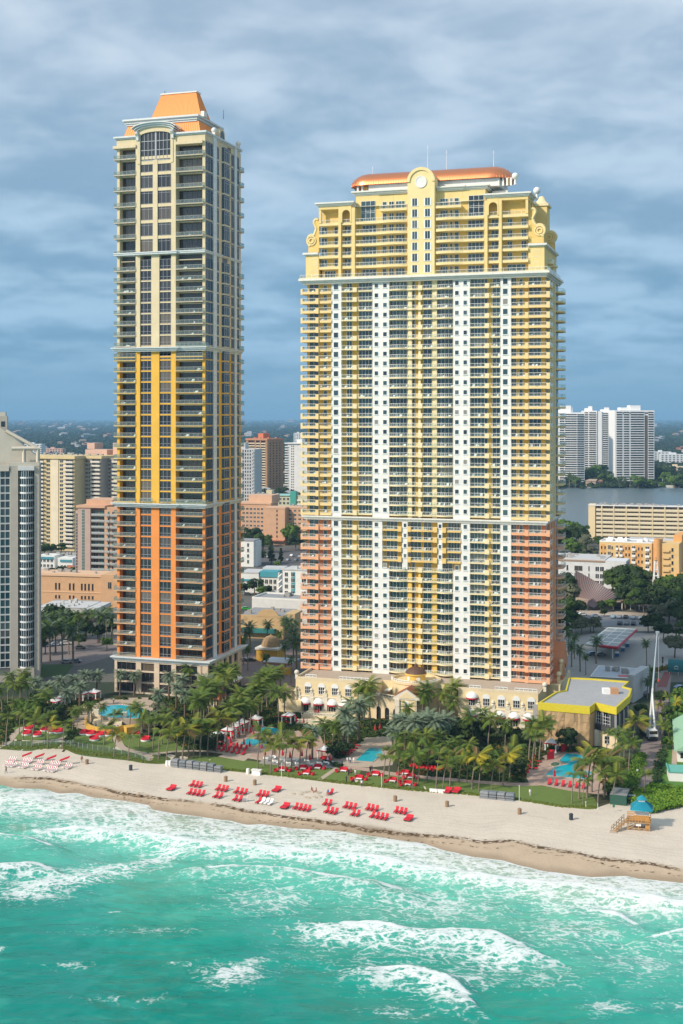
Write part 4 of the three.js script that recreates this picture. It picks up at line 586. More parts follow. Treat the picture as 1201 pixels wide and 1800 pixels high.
 // bands
 const ring = (o,f = 0.8) => [[xl - o,ZB],[xl - o,f],[s(239,f),f],[s(239,f + 0.5),f + 0.5],[s(309,f + 0.5),f + 0.5],[s(309,f),f],[xe + o,f],[xe + o,ZB]];
 for (const [y,big] of [[Y1,1],[Y2,1],[Y3,0.45]]) { const b = new MB(); profileCornice(b,ring(0.1,0.9),y,[[0.25 * big,-0.75 * big,-0.2],[0.75 * big,-0.2,0.3],[1.2 * big,0.3,0.62]]); b.build('band',BAND,lT); w('band_wall',BAND,[xl - 0.1,y - 0.7 * big,ZB,xe + 0.1,y + 0.4,0.9]); w('band_wall',BAND,[s(239,1.4),y - 0.68 * big,0.5,s(309,1.4),y + 0.38,1.4]); if (big === 1) { const k = new MB(); railing(k,[[s(309,1.6),1.6],[xe + 0.8,1.6],[xe + 0.8,-1]],0,1.15,1.5,0.08); part('band_railing',k.geo(),[RG,RGL],lT,0,y + 0.62,0); } }
 // stone base of three storeys
 { const z = 1.6,bl = s(201.5,z),br = xe + 1.6; w('base_wall',STONE,[bl + 0.8,0,ZB + 1,br - 0.8,Y0,z - 0.8]); const b = new MB(); profileCornice(b,[[bl,ZB],[bl,z],[br,z],[br,ZB]],Y0,[[0.2,-0.9,-0.4],[0.6,-0.4,0.1],[1.1,0.1,0.5]]); b.build('base_cornice',BAND,lT); w('base_top',BAND,[bl,Y0 - 0.6,ZB,br,Y0 + 0.35,z]);
 const cols = [[201.5,206],[239,248],[271,280],[301.5,309.5],[347,356]]; for (const [p,q] of cols) w('base_pier',STONE,[s(p,z),0,z - 1,s(q,z),Y0 - 0.6,z]); w('base_pier',STONE,[s(353,z),0,z - 1,br,Y0 - 0.6,z]);
 for (const y of [0,3.4,7.0]) w('base_beam',STONE,[bl,y,z - 0.9,br,y + 0.5,z - 0.12]); w('base_beam',STONE,[bl,Y0 - 1.4,z - 0.9,br,Y0 - 0.6,z - 0.1]);
 for (const [y,h] of [[0.5,2.9],[3.9,3.1],[7.5,2.5]]) for (const [p,q,n] of [[206.2,238.8,6],[248.2,270.8,4],[280.2,301.3,4],[309.7,346.8,7]]) win('base_window',p,q,y,h,n,0,z - 0.45,FRD);
 for (const [zz0,zz1] of [[0.6,-4],[-7,-9.5],[-11.5,-14],[-16,-18.5],[-20.5,-23.5]]) { w('base_pier',STONE,[br - 1,0,zz1 - 2,br,Y0 - 0.6,zz1]); for (const [y,h] of [[3.9,3.1],[7.5,2.5]]) { const g = cache[['bs',zz0 - zz1,h]] ??= glazing(zz0 - zz1,h,2,0,0.12); part('base_window',g,[FRD,P[2]],lT,br - 0.5,y,(zz0 + zz1) / 2,Math.PI / 2); } w('base_beam',STONE,[br - 0.9,7.0,ZB + 1,br - 0.12,7.5,z - 1]); } }
 // top: parapets, arched bay, mansards
 const MAN = mat([0.86,0.30,0.055],0.55);
 w('parapet',CRM,[xl,178.6,ZB,s(241,0.3),181.2,0.3],[s(303,0.3),178.6,ZB + 1,xe + 0.1,181.2,0.3]); { const b = new MB(); profileCornice(b,[[xl - 0.1,ZB],[xl - 0.1,0.4],[s(241,0.4),0.4]],180.9,[[0.25,0,0.4],[0.7,0.4,0.95]]); profileCornice(b,[[s(303,0.4),0.4],[xe + 0.1,0.4],[xe + 0.1,ZB]],180.9,[[0.25,0,0.4],[0.7,0.4,0.95]]); b.build('parapet_coping',BAND,lT); }
 w('eave_beam',CRM,[s(199,1),177.9,-2.5,s(239,1),178.8,1.2],[s(309,1),177.9,-2.5,s(356,1),178.8,1.1]);
 { // arched window bay
 const a = s(241.5,1),c = s(304,1),x0 = s(246,1),x1 = s(299.5,1),yb = 173.4,ye = 181.8,cc = (a + c) / 2,arch = (x,half,top,rise) => top + rise * Math.sqrt(Math.max(0,1 - ((x - cc) / half) ** 2));
 const b = new MB(),hw = (x1 - x0) / 2,top = []; for (let i = 0; i <= 14; i++) { const x = mixn(x1,x0,i / 14); top.push([x,arch(x,hw * 1.02,ye - 0.4,1.3)]); } const out = []; for (let i = 0; i <= 14; i++) { const x = mixn(a,c,i / 14); out.push([x,arch(x,(c - a) / 2 * 1.02,ye + 0.7,2.0)]); }
 b.face([[a,yb - 1],...out,[c,yb - 1],[x1,yb - 1],...top,[x0,yb - 1]],-3,0.9); b.build('arched_bay',CRM,lT);
 const g = new MB(); g.slot(1).face([[x0,yb],[x1,yb],...top],0.2,0.3); g.slot(0); for (let i = 0; i <= 8; i++) { const x = mixn(x0,x1,i / 8),t = arch(Math.min(x1 - 0.05,Math.max(x0 + 0.05,x)),hw * 1.02,ye - 0.4,1.3),ww = i === 4 ? 0.28 : 0.07; g.bb(x - ww,yb,0.301,x + ww,t,0.5); } for (const y of [yb + 0.06,yb + 3.4,yb + 6.3]) g.bb(x0,y - 0.1,0.301,x1,y + 0.1,0.52); part('arched_window',g.geo(),[FRG,P[0]],lT);
 const m = new MB(); for (const [o,y0,y1,z] of [[0.4,0,0.5,1.5],[0.9,0.5,1.0,2.0],[1.5,1.0,1.35,2.5]]) { const A = [],B = []; for (let i = 0; i <= 16; i++) { const x = mixn(a - o,c + o,i / 16),y = arch(x,((c - a) / 2 + o) * 1.01,ye + 0.5,2.0); A.push([x,y + y1]); B.push([x,y + y0]); } m.face([...A,...B.reverse()],-3,z); } m.build('arched_cornice',BAND,lT);
 for (const x of [a + 0.1,c - 0.1]) { const k = new MB(); k.face([[0.2,0],[1.4,0],[1.3,-0.6],[0.6,-1.4],[0.5,-2.6],[0.2,-2.8]],-0.45,0.45); const o = part('console',k.geo(),BAND,lT,x,ye + 0.9,0.8,-Math.PI / 2); }
 }
 const seams = (b,A,B,C,D,n) => { for (let i = 0; i <= n; i++) { const t = i / n; b.bar(A.map((v,k) => mixn(v,B[k],t)),D.map((v,k) => mixn(v,C[k],t)),0.12); } };
 const mansard = (x0,x1,z0,z1,y0,y1,t,tz,name) => { const A = [[x0,y0,z1],[x1,y0,z1],[x1,y0,z0],[x0,y0,z0]],B = [[x0 + t,y1,z1 - tz],[x1 - t,y1,z1 - tz],[x1 - t,y1,z0 + tz],[x0 + t,y1,z0 + tz]],b = new MB(),k = new MB(); for (let i = 0; i < 4; i++) { const j = (i + 1) % 4; b.quad(A[i],A[j],B[j],B[i]); if (i < 2) seams(k,A[i],A[j],B[j],B[i],34); } b.quad(B[0],B[1],B[2],B[3]); const o = b.build(name,MAN,lT); k.build('seams',MAN,o).userData.kind = 'stuff'; };
 const zf = -3.2,m0 = s(215,zf),m1 = s(350.5,zf); mansard(m0,m1 + 0.6,ZB + 4,zf,181.2,186.4,1.4,1.4,'lower_mansard');
 w('roof_deck',BAND,[xl + 0.2,180.2,ZB + 0.5,xe - 0.2,181.0,-0.5]);
 const zc = -4.4,c0 = s(223,zc),c1 = s(345.5,zc); w('attic_wall',CRM,[c0 + 0.2,185.6,ZB + 5.4,c1 - 0.2,188,zc - 0.2]); { const b = new MB(); profileCornice(b,[[c0,ZB + 5.2],[c0,zc],[c1,zc],[c1,ZB + 5.2]],186.4,[[0.15,0,0.6],[0.5,0.6,1.4],[1.1,1.4,2.0]]); b.bb(c0,186.4,ZB + 5.2,c1,188.3,zc); b.build('attic_cornice',BAND,lT); }
 const zu = -8,u0 = s(264,zu),u1 = s(354,zu); mansard(u0,u1,zp(388) - 3.5,zu,188.3,197.6,3.0,2.6,'upper_mansard'); { const t = 3.0; w('mansard_cap',TRIM,[u0 + t - 0.3,197.5,zp(388) - 1.2,u1 - t + 0.3,197.95,zu - 2.3]); }
 for (const [p,y,x] of [[376.3,183.6,xe],[419,183.6,xe]]) { const b = new MB(); b.ball(0,0,0,0.9,8).bb(-0.5,-2.2,-0.5,0.5,-0.6,0.5); part('ball_finial',b.geo(),WHITE,lT,x,y,zp(p)); }
 { const b = new MB(),z = zp(390); b.at(xe - 0.6,181.2,z,Math.PI / 2); const pts = [[-2.2,0],[2.2,0],[2.2,2.2]]; for (let i = 0; i <= 10; i++) { const t = i / 10 * Math.PI; pts.push([2.2 * Math.cos(t),2.2 + 2.2 * Math.sin(t)]); } b.face(pts,-4,0.8); b.build('dormer',CRM,lT); const g = new MB(); g.at(xe + 0.22,181.6,z,Math.PI / 2); g.face(pts.map(([x,y]) => [x * 0.7,y * 0.7]),0,0.06); g.build('dormer_window',P[2],lT); }
 w('roof_box',TRIM,[s(353,-7),188.4,-9.5,s(359,-7),190.2,-7]); for (const [p,h] of [[393,3],[290,1.5]]) { const b = new MB(); b.cyl([0,0,0],[0,h,0],0.12,0.08,6); part('antenna',b.geo(),FRD,lT,s(p,-12),p < 300 ? 197.9 : 188.3,-12); }
 { const b = new MB(); for (let i = 0; i < 5; i++) { const z = -3 - i * 3.2; b.quad([xe + 1.7,4.6,z],[xe + 5.5,3.0,z],[xe + 5.5,3.0,z - 3],[xe + 1.7,4.6,z - 3]); } b.build('side_awning',mat([0.72,0.75,0.78],0.7),lT); }
}
// ---------------------------------------------------------------- the city round the resort
const DARKP = [[0.02,0.026,0.03],[0.035,0.042,0.048],[0.06,0.062,0.06]].map((c) => glass(c,0.08,{ ior: 1.6 }));
const ROOFW = mat([0.62,0.63,0.63],0.8,{ speckle: 9 }),ROOFG = mat([0.33,0.34,0.35],0.85,{ speckle: 9 }),CONC = mat([0.40,0.39,0.37],0.85,{ speckle: 7 }),TILE = mat([0.42,0.15,0.075],0.8,{ speckle: 3 });
function house(name,label,p0,D,deg = 17.5,cat = 'building',group) { const S = new Site(p0,D,deg); const o = thing(name,label,cat,S.pos,S.turn,group); S.o = o; S.w = (n,m,...boxes) => { let k; for (const q of boxes) { const b = new MB(); b.bb(...q); k = b.build(n,m,o); } return k; }; S.mb = (n,fn,m,kind) => { const b = new MB(); fn(b); const k = b.build(n,m,o); if (kind) k.userData.kind = kind; return k; }; return S; }
// rows of windows on a face: 'f' front (z), 'r' right end (x), 'l' left end (x); cols are [from, to] along the face
function winRows(S,face,at,cols,ys,h,frame,pane = DARKP,seed = 1,name = 'windows',proud = 0.06) {
 const r = rng(seed); pane.forEach((pm,q) => {
 const b = new MB(); let any = false; const rq = rng(seed + 5);
 for (const y of ys) for (const [a,c] of cols) { const pick = Math.min(pane.length - 1,(rq() * pane.length) | 0); if (pick !== q) continue; any = true;
 const f = (u0,y0,u1,y1,d0,d1) => face === 'f' ? b.bb(u0,y0,at + d0,u1,y1,at + d1) : face === 'r' ? b.bb(at + d0,y0,u0,at + d1,y1,u1) : b.bb(at - d1,y0,u0,at - d0,y1,u1);
 b.slot(1); f(a,y,c,y + h,-0.05,proud); b.slot(0); f(a - 0.12,y - 0.16,c + 0.12,y,-0.05,proud + 0.12); if (c - a > 1.1) f((a + c) / 2 - 0.05,y,(a + c) / 2 + 0.05,y + h,proud,proud + 0.04); f(a,y + h,c,y + h + 0.09,-0.05,proud + 0.06); }
 if (any) { const o = b.build(name,[frame,pm],S.o); o.userData.kind = 'stuff'; }
 });
}
function balRows(S,face,at,cols,ys,out,hRail,m,mr,name = 'balconies',slab = 0.3) {
 const b = new MB(); for (const y of ys) for (const [a,c] of cols) { const f = (u0,y0,u1,y1,d0,d1) => face === 'f' ? b.bb(u0,y0,at + d0,u1,y1,at + d1) : face === 'r' ? b.bb(at + d0,y0,u0,at + d1,y1,u1) : b.bb(at - d1,y0,u0,at - d0,y1,u1); b.slot(0); f(a,y - slab,c,y,-0.1,out); b.slot(1); f(a,y + 0.1,c,y + hRail,out - 0.08,out - 0.02); }
 const o = b.build(name,[m,mr],S.o); o.userData.kind = 'stuff'; return o;
}
const seq = (n,a,d) => [...Array(n).keys()].map((i) => a + d * i);
// roof clutter: small boxes for cooling plant, a part of its building
function clutter(S,x0,x1,z0,z1,y,n,seed,m = CONC) { const r = rng(seed),b = new MB(); for (let i = 0; i < n; i++) { const x = mixn(x0,x1,r()),z = mixn(z0,z1,r()),w = 0.8 + 1.6 * r(),d = 0.8 + 1.2 * r(),h = 0.6 + 1.1 * r(); b.bb(x,y,z,x + w,y + h,z + d); } const o = b.build('roof_plant',m,S.o); o.userData.kind = 'stuff'; }

{ // beige neighbour at the left edge: curved glass bays between blank beige piers, sloping crown
 const S = house('beige_tower','beige tower with curved dark glass bays and sloping top at left edge',40,424,-12.5),BE = mat([0.50,0.46,0.40],0.85,{ streak: 20 }),BEL = mat([0.62,0.58,0.50],0.85,{ streak: 24 }),MW = mat([0.66,0.68,0.68],0.5),r = rng(41);
 const xr = S.s(69.5,0),bl = S.s(32,0),br = S.s(60.5,0),ll = S.s(-60,0),h = 73.3,gl = S.s(18,0),PN = [[0.012,0.03,0.042],[0.02,0.045,0.058],[0.03,0.055,0.066]].map((c) => glass(c,0.05,{ ior: 1.7 }));
 S.w('wall',BE,[ll,0,-26,xr,h - 1,-2]); S.w('pier',BE,[gl,0,-2.2,bl,h,0],[br,0,-2.2,xr,h,0]); S.w('parapet',BEL,[ll,h - 1.6,-2.3,S.s(16,0),h + 0.5,0.3],[gl,h - 0.02,-3,xr,h + 1.4,0.05]);
 const n = 26,pitch = (h - 6.5) / n,bw = br - bl,segs = 8,arcP = (t) => { const a = (t - 0.5) * 1.9; return [(bl + br) / 2 + bw / 2 * Math.sin(a) / Math.sin(0.95),-1.9 + 3.1 * (Math.cos(a) - Math.cos(0.95)) / (1 - Math.cos(0.95))]; };
 const g = (() => { const b = new MB(); for (let i = 0; i < segs; i++) { const A = arcP(i / segs),B = arcP((i + 1) / segs); b.slot(1).quad([A[0],0.3,A[1]],[B[0],0.3,B[1]],[B[0],pitch - 0.3,B[1]],[A[0],pitch - 0.3,A[1]]); b.slot(0).cyl([A[0],0.2,A[1]],[A[0],pitch - 0.2,A[1]],0.07,0.07,4,false); } const o = seq(segs + 1,0,1).map((i) => arcP(i / segs)); b.prism([...o.map((p) => [p[0],p[1] + 0.12]),[br,-2.1],[bl,-2.1]],-0.28,0.3); return b.geo(); })();
 const f = glazing(gl - ll,pitch - 0.1,9,0,0.16,0.25);
 for (let i = 0; i < n; i++) { const y = 5.2 + i * pitch; part('curved_window',g,[MW,pickPane([...PN,PN[1],PN[0]],r)],S.o,0,y,0); part('window_row',f,[MW,PN[i % 3]],S.o,(ll + gl) / 2,y,-0.6); }
 S.w('spandrel',MW,[bl,h - 1.4,-2.2,br,h,0.6]); S.w('base_wall',BE,[bl,0,-2.2,br,5.0,0.9]); S.w('base_opening',DARKP[0],[S.s(33,0.9),1.2,0.85,S.s(54,0.9),3.6,0.95]);
 S.mb('sloping_crown',(b) => { const x1 = S.s(70,-4),x2 = S.s(16,-4),x3 = S.s(2,-6); b.face([[x1,h],[x1 - 0.6,h + 3],[S.s(12,-4),h + 11.5],[x3,h + 13],[ll,h + 13],[ll,h]],-14,-3.4); },BEL); S.mb('crown_frame',(b) => { const x = S.s(69,0); b.bar([x - 0.4,h + 1,-0.6],[x - 0.4,h + 6.0,-0.6],0.9); b.bar([x - 9,h + 6,-0.6],[x - 0.1,h + 6,-0.6],1.0); b.bar([x - 5,h + 1,-0.6],[x - 5,h + 6,-0.6],0.9); b.bar([x - 0.4,h + 6,-0.6],[x - 11,h + 12,-3],0.9); },BEL); S.w('penthouse',BE,[ll,h + 6,-12,S.s(13,-5),h + 17,-5]); S.w('penthouse_window',DARKP[1],[S.s(2,-5),h + 13.4,-5.2,S.s(9,-5),h + 15.2,-4.94]); S.w('roof_gable',BEL,[ll,h + 17,-12.3,S.s(10,-5),h + 18.4,-5.1]);
 S.w('side_wall',BE,[xr - 0.5,0,-25.5,xr + 0.12,h + 0.4,-0.2]);
}
{ // yellow condominium with stacked balconies
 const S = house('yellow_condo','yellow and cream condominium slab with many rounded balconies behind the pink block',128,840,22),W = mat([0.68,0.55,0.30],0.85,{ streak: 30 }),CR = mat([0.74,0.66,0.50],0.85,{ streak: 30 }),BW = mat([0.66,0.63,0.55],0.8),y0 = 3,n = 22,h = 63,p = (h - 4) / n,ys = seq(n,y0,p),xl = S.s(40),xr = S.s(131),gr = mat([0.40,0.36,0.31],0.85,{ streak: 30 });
 S.w('wall',W,[xl,0,-30,xr,h,0]); S.w('parapet',W,[xl - 1,h - 1.2,-31,xr + 1,h + 0.8,1.2]); S.w('panel',CR,[S.s(90),0,-0.5,S.s(103),h - 1.5,0.35]);
 winRows(S,'f',0,[[S.s(82),S.s(88)],[S.s(105.5),S.s(111.5)]],ys,1.6,BW,DARKP,51); winRows(S,'f',0,[[S.s(70),S.s(77)],[S.s(116),S.s(129)]],ys,1.9,BW,DARKP,52,'balcony_doors'); balRows(S,'f',0,[[S.s(68),S.s(79)],[S.s(114),S.s(130.5)]],ys,1.9,1.05,BW,BW);
 // wing that turns away, in shade
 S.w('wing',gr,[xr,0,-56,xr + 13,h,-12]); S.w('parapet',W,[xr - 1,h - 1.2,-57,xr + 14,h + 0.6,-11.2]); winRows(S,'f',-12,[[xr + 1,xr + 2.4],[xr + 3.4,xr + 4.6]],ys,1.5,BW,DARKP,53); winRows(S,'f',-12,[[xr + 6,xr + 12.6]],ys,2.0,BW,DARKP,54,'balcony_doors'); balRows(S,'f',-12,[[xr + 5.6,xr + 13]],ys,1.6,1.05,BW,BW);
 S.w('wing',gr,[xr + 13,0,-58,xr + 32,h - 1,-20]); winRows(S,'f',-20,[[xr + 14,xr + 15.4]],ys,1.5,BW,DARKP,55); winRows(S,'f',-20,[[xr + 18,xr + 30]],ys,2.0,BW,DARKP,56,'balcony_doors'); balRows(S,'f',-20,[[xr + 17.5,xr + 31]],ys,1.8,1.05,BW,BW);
 const PK = mat([0.66,0.44,0.35],0.85,{ grain: 12 }); S.w('penthouse',PK,[S.s(150,-35),h,-50,S.s(188,-35),h + 4.2,-35],[S.s(196,-35),h,-52,S.s(215,-35),h + 9,-37],[S.s(152,-48),h + 4.2,-60,S.s(165,-48),h + 8.5,-49]); clutter(S,xl,xr + 10,-28,-16,h + 0.8,14,5);
}
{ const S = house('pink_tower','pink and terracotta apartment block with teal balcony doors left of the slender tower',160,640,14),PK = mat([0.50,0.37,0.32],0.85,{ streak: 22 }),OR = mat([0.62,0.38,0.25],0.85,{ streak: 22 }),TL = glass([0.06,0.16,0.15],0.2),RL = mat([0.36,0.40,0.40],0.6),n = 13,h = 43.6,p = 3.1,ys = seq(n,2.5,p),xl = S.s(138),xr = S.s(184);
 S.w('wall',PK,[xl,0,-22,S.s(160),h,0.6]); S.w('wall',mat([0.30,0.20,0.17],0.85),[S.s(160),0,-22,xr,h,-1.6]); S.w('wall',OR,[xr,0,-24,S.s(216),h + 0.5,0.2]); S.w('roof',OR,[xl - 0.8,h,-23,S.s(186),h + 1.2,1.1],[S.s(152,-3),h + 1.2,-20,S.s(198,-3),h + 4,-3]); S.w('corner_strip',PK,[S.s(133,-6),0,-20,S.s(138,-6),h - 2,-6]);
 winRows(S,'f',0.6,[[S.s(144.5,0.6),S.s(148.8,0.6)]],seq(n * 2,2.5,p / 2),1.3,RL,[TL],61,'window_strip'); winRows(S,'f',-1.6,[[S.s(163),S.s(170)],[S.s(173),S.s(181)]],ys,2.3,RL,[TL,DARKP[0]],62,'balcony_doors'); balRows(S,'f',-1.6,[[S.s(160.2),S.s(183.8)]],ys,1.9,1.0,CONC,RL); winRows(S,'f',0.2,[[S.s(190),S.s(193)],[S.s(198),S.s(203)]],ys,2.1,RL,[TL,DARKP[0]],63); balRows(S,'f',0.2,[[S.s(187),S.s(195)],[S.s(196.5),S.s(212)]],ys,1.6,1.0,CONC,RL);
 winRows(S,'f',-6,[[S.s(134.2,-6),S.s(136.4,-6)]],seq(24,2,1.6),1.2,RL,DARKP,64); }
{ const S = house('orange_hall','long low orange building with small paired windows and a tiled cornice',150,596,12),OR = mat([0.62,0.38,0.21],0.85,{ streak: 14 }),h = 14.6; S.w('wall',OR,[S.s(50),0,-14,S.s(183),h,0],[S.s(181),0,-16,S.s(215),h + 0.8,2.5]); S.w('cornice',mat([0.66,0.44,0.28],0.8),[S.s(50),h - 0.6,-14.3,S.s(183),h + 0.5,0.5]); S.w('ledge',mat([0.70,0.46,0.28],0.8),[S.s(50),6.2,-0.2,S.s(183),6.6,0.25]);
 winRows(S,'f',0,[[97,100],[103,106],[121.5,124.5],[128,131],[142.5,145.5],[148.5,151.5],[155,158],[161.5,164.5]].map(([a,c]) => [S.s(a),S.s(c)]),[7.4],3.2,mat([0.5,0.3,0.17],0.8),[DARKP[0]],71); winRows(S,'f',0,[[97,100],[103,106],[121.5,124.5],[128,131],[142.5,145.5],[148.5,151.5],[155,158],[161.5,164.5]].map(([a,c]) => [S.s(a),S.s(c)]),[3.2],1.6,mat([0.5,0.3,0.17],0.8),[DARKP[0]],72); winRows(S,'f',2.5,[[S.s(190,2.5),S.s(196,2.5)]],[9],3,OR,[DARKP[0]],73); clutter(S,S.s(60),S.s(170),-12,-3,h + 0.4,10,7); }
{ const S = house('white_roofed_shop','low brown shop under a dirty white flat roof before the orange building',118,548,8),BR = mat([0.17,0.10,0.075],0.85),h = 6.2; S.w('wall',BR,[S.s(66),0,-18,S.s(160),h - 1,-0.6]); S.w('roof',ROOFW,[S.s(62),h - 1.6,-22,S.s(148),h,0.5],[S.s(148),h - 1.8,-22,S.s(167),h - 0.2,-2]); clutter(S,S.s(80),S.s(145),-19,-3,h,12,8,ROOFW); S.mb('parapet',(b) => { const x0 = S.s(62),x1 = S.s(148); b.bb(x0,h,0.1,x1,h + 0.4,0.5).bb(x0,h,-22,x1,h + 0.4,-21.6); },CONC,'stuff'); }
{ const S = house('teal_trimmed_motel','white two storey motel with teal trim behind the red roofed house',100,740,10),h = 8; S.w('wall',WHITE,[S.s(66),0,-12,S.s(96),h,0],[S.s(104),0,-12,S.s(130),h - 1,2]); S.w('awning',mat([0.06,0.26,0.32],0.7),[S.s(68),h - 2.2,-0.2,S.s(94),h - 0.8,0.5],[S.s(106,2),h - 3.4,1.8,S.s(126,2),h - 2,2.4]); winRows(S,'f',0,seq(4,0,1).map((i) => [S.s(70 + i * 6.4),S.s(74 + i * 6.4)]),[1.2,4.2],1.6,WHITE,DARKP,74); winRows(S,'f',2,seq(4,0,1).map((i) => [S.s(107 + i * 5.5,2),S.s(110.5 + i * 5.5,2)]),[1.2],1.6,WHITE,DARKP,75); clutter(S,S.s(68),S.s(128),-11,-2,h - 0.02,8,9); }
{ const S = house('red_roofed_house','small terracotta house with hipped red tile roof',120,700,10); const x0 = S.s(106),x1 = S.s(134); S.w('wall',mat([0.62,0.32,0.17],0.85),[x0,0,-9,x1,4.2,0]); S.mb('roof',(b) => { const A = [[x0 - 0.6,4.2,0.6],[x1 + 0.6,4.2,0.6],[x1 + 0.6,4.2,-9.6],[x0 - 0.6,4.2,-9.6]],r0 = [x0 + 3.5,6.6,-4.5],r1 = [x1 - 3.5,6.6,-4.5]; b.quad(A[0],A[1],r1,r0).quad(A[2],A[3],r0,r1).tri(A[1],A[2],r1).tri(A[3],A[0],r0); },TILE); winRows(S,'f',0,[[x0 + 1.5,x0 + 3],[x1 - 3,x1 - 1.5]],[1.2],1.5,WHITE,DARKP,76); }

// ---- seen between the two towers
{ const S = house('grey_tower','pale grey apartment tower with a grid of small windows beside the left tower',440,1010,12),W = mat([0.56,0.58,0.60],0.85,{ streak: 30 }),h = 66,n = 22,ys = seq(n,3,2.8); S.w('wall',W,[S.s(424),0,-22,S.s(447.5),h - 2,0]); S.w('penthouse',W,[S.s(422,-8),h - 2,-18,S.s(431,-8),h + 3,-8]); winRows(S,'f',0,seq(5,0,1).map((i) => [S.s(426.5 + i * 4.2),S.s(428.6 + i * 4.2)]),ys,1.6,W,DARKP,81); balRows(S,'f',0,[[S.s(444),S.s(447)]],ys,1.2,1,W,W); }
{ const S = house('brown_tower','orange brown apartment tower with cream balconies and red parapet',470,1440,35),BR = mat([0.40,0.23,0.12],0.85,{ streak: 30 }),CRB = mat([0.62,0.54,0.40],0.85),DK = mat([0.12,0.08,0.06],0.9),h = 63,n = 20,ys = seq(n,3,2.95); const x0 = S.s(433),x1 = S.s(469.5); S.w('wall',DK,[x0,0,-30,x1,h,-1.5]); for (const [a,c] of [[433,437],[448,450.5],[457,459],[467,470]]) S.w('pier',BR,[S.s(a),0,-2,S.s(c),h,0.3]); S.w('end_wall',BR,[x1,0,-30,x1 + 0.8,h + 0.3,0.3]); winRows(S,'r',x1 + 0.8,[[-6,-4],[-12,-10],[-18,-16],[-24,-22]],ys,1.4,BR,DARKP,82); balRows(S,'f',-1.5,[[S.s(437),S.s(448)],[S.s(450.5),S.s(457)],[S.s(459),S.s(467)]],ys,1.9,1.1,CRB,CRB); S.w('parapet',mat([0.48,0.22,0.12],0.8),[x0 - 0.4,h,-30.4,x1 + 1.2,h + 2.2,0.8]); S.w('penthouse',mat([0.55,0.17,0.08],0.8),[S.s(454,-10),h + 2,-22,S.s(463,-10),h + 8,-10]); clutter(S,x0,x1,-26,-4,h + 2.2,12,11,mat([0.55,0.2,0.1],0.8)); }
{ const S = house('white_block_tower','white apartment tower with stepped balconies close beside the broad tower',520,1395,17),W = mat([0.74,0.74,0.72],0.8,{ streak: 30 }),h = 60,n = 20,ys = seq(n,2.5,2.85); S.w('wall',W,[S.s(505),0,-26,S.s(548),h,0]); S.w('roof_edge',W,[S.s(501),h,-27,S.s(549),h + 1.2,1.5]); balRows(S,'f',0,[[S.s(501.5),S.s(507)]],ys,1.5,1.0,W,W); winRows(S,'f',0,[[S.s(512),S.s(514)],[S.s(515.2),S.s(517)]],ys,1.4,W,DARKP,83); winRows(S,'f',0,[[S.s(502.5),S.s(506)]],ys,1.9,W,[DARKP[0]],84,'balcony_doors'); S.w('penthouse',W,[S.s(522,-9),h + 1,-20,S.s(531,-9),h + 5,-9]); }
{ const S = house('teal_edged_block','cream block with a teal stair tower behind the orange condominium',490,985,12),Y = mat([0.62,0.60,0.42],0.85,{ grain: 14 }),TE = mat([0.06,0.34,0.28],0.8),h = 28; S.w('wall',Y,[S.s(447),0,-14,S.s(560),h,0]); S.w('stair_tower',TE,[S.s(511),0,-4,S.s(521),h + 3.6,1.4]); S.w('roof',mat([0.30,0.55,0.52],0.8),[S.s(446),h,-15,S.s(510),h + 0.8,0.8]); winRows(S,'f',0,seq(9,0,1).map((i) => [S.s(450 + i * 6.8),S.s(454 + i * 6.8)]),[h - 3.4,h - 6.6,h - 9.8],1.8,WHITE,DARKP,85); balRows(S,'f',0,[[S.s(523),S.s(558)]],[h - 3.6,h - 6.8,h - 10],1.5,1,WHITE,WHITE); clutter(S,S.s(450),S.s(500),-12,-3,h + 0.8,8,12); S.w('roof_cabin',mat([0.62,0.5,0.33],0.8),[S.s(468,-5),h,-12,S.s(478,-5),h + 4,-5]); }
{ const S = house('orange_condo','orange condominium with rows of dark windows and projecting stair block',502,885,18),OR = mat([0.61,0.37,0.23],0.85,{ streak: 22 }),OL = mat([0.66,0.43,0.29],0.85,{ streak: 22 }),h = 26.2,n = 8,ys = seq(n,2.2,3.0); S.w('wall',OR,[S.s(501),0,-14,S.s(590),h,0],[S.s(466,6),0,-8,S.s(501,6),h - 0.4,6],[S.s(400),0,-20,S.s(466,6),h + 1.5,-6]); S.w('roof_edge',OL,[S.s(398),h + 1.2,-20.4,S.s(466,6),h + 2.4,-5.5],[S.s(465.5,6.3),h - 0.7,-8,S.s(501.5,6.3),h + 0.3,6.3],[S.s(501),h - 0.6,-14,S.s(590),h + 0.4,0.3]); S.w('penthouse',OL,[S.s(437,-10),h + 2,-26,S.s(478,-10),h + 7.5,-10]);
 winRows(S,'f',0,seq(7,0,1).map((i) => [S.s(508.5 + i * 8.2),S.s(512.6 + i * 8.2)]),ys,1.5,WHITE,DARKP,86); winRows(S,'f',-6,seq(6,0,1).map((i) => [S.s(426.5 + i * 6.5,-6),S.s(430.2 + i * 6.5,-6)]),ys,1.5,WHITE,DARKP,87); winRows(S,'f',6,[[S.s(486,6),S.s(488.2,6)]],ys,1.6,OR,DARKP,88); S.w('porch',mat([0.5,0.2,0.12],0.8),[S.s(470,8),3.0,6,S.s(500,8),3.6,9]); clutter(S,S.s(505),S.s(580),-12,-3,h + 0.3,10,13); }
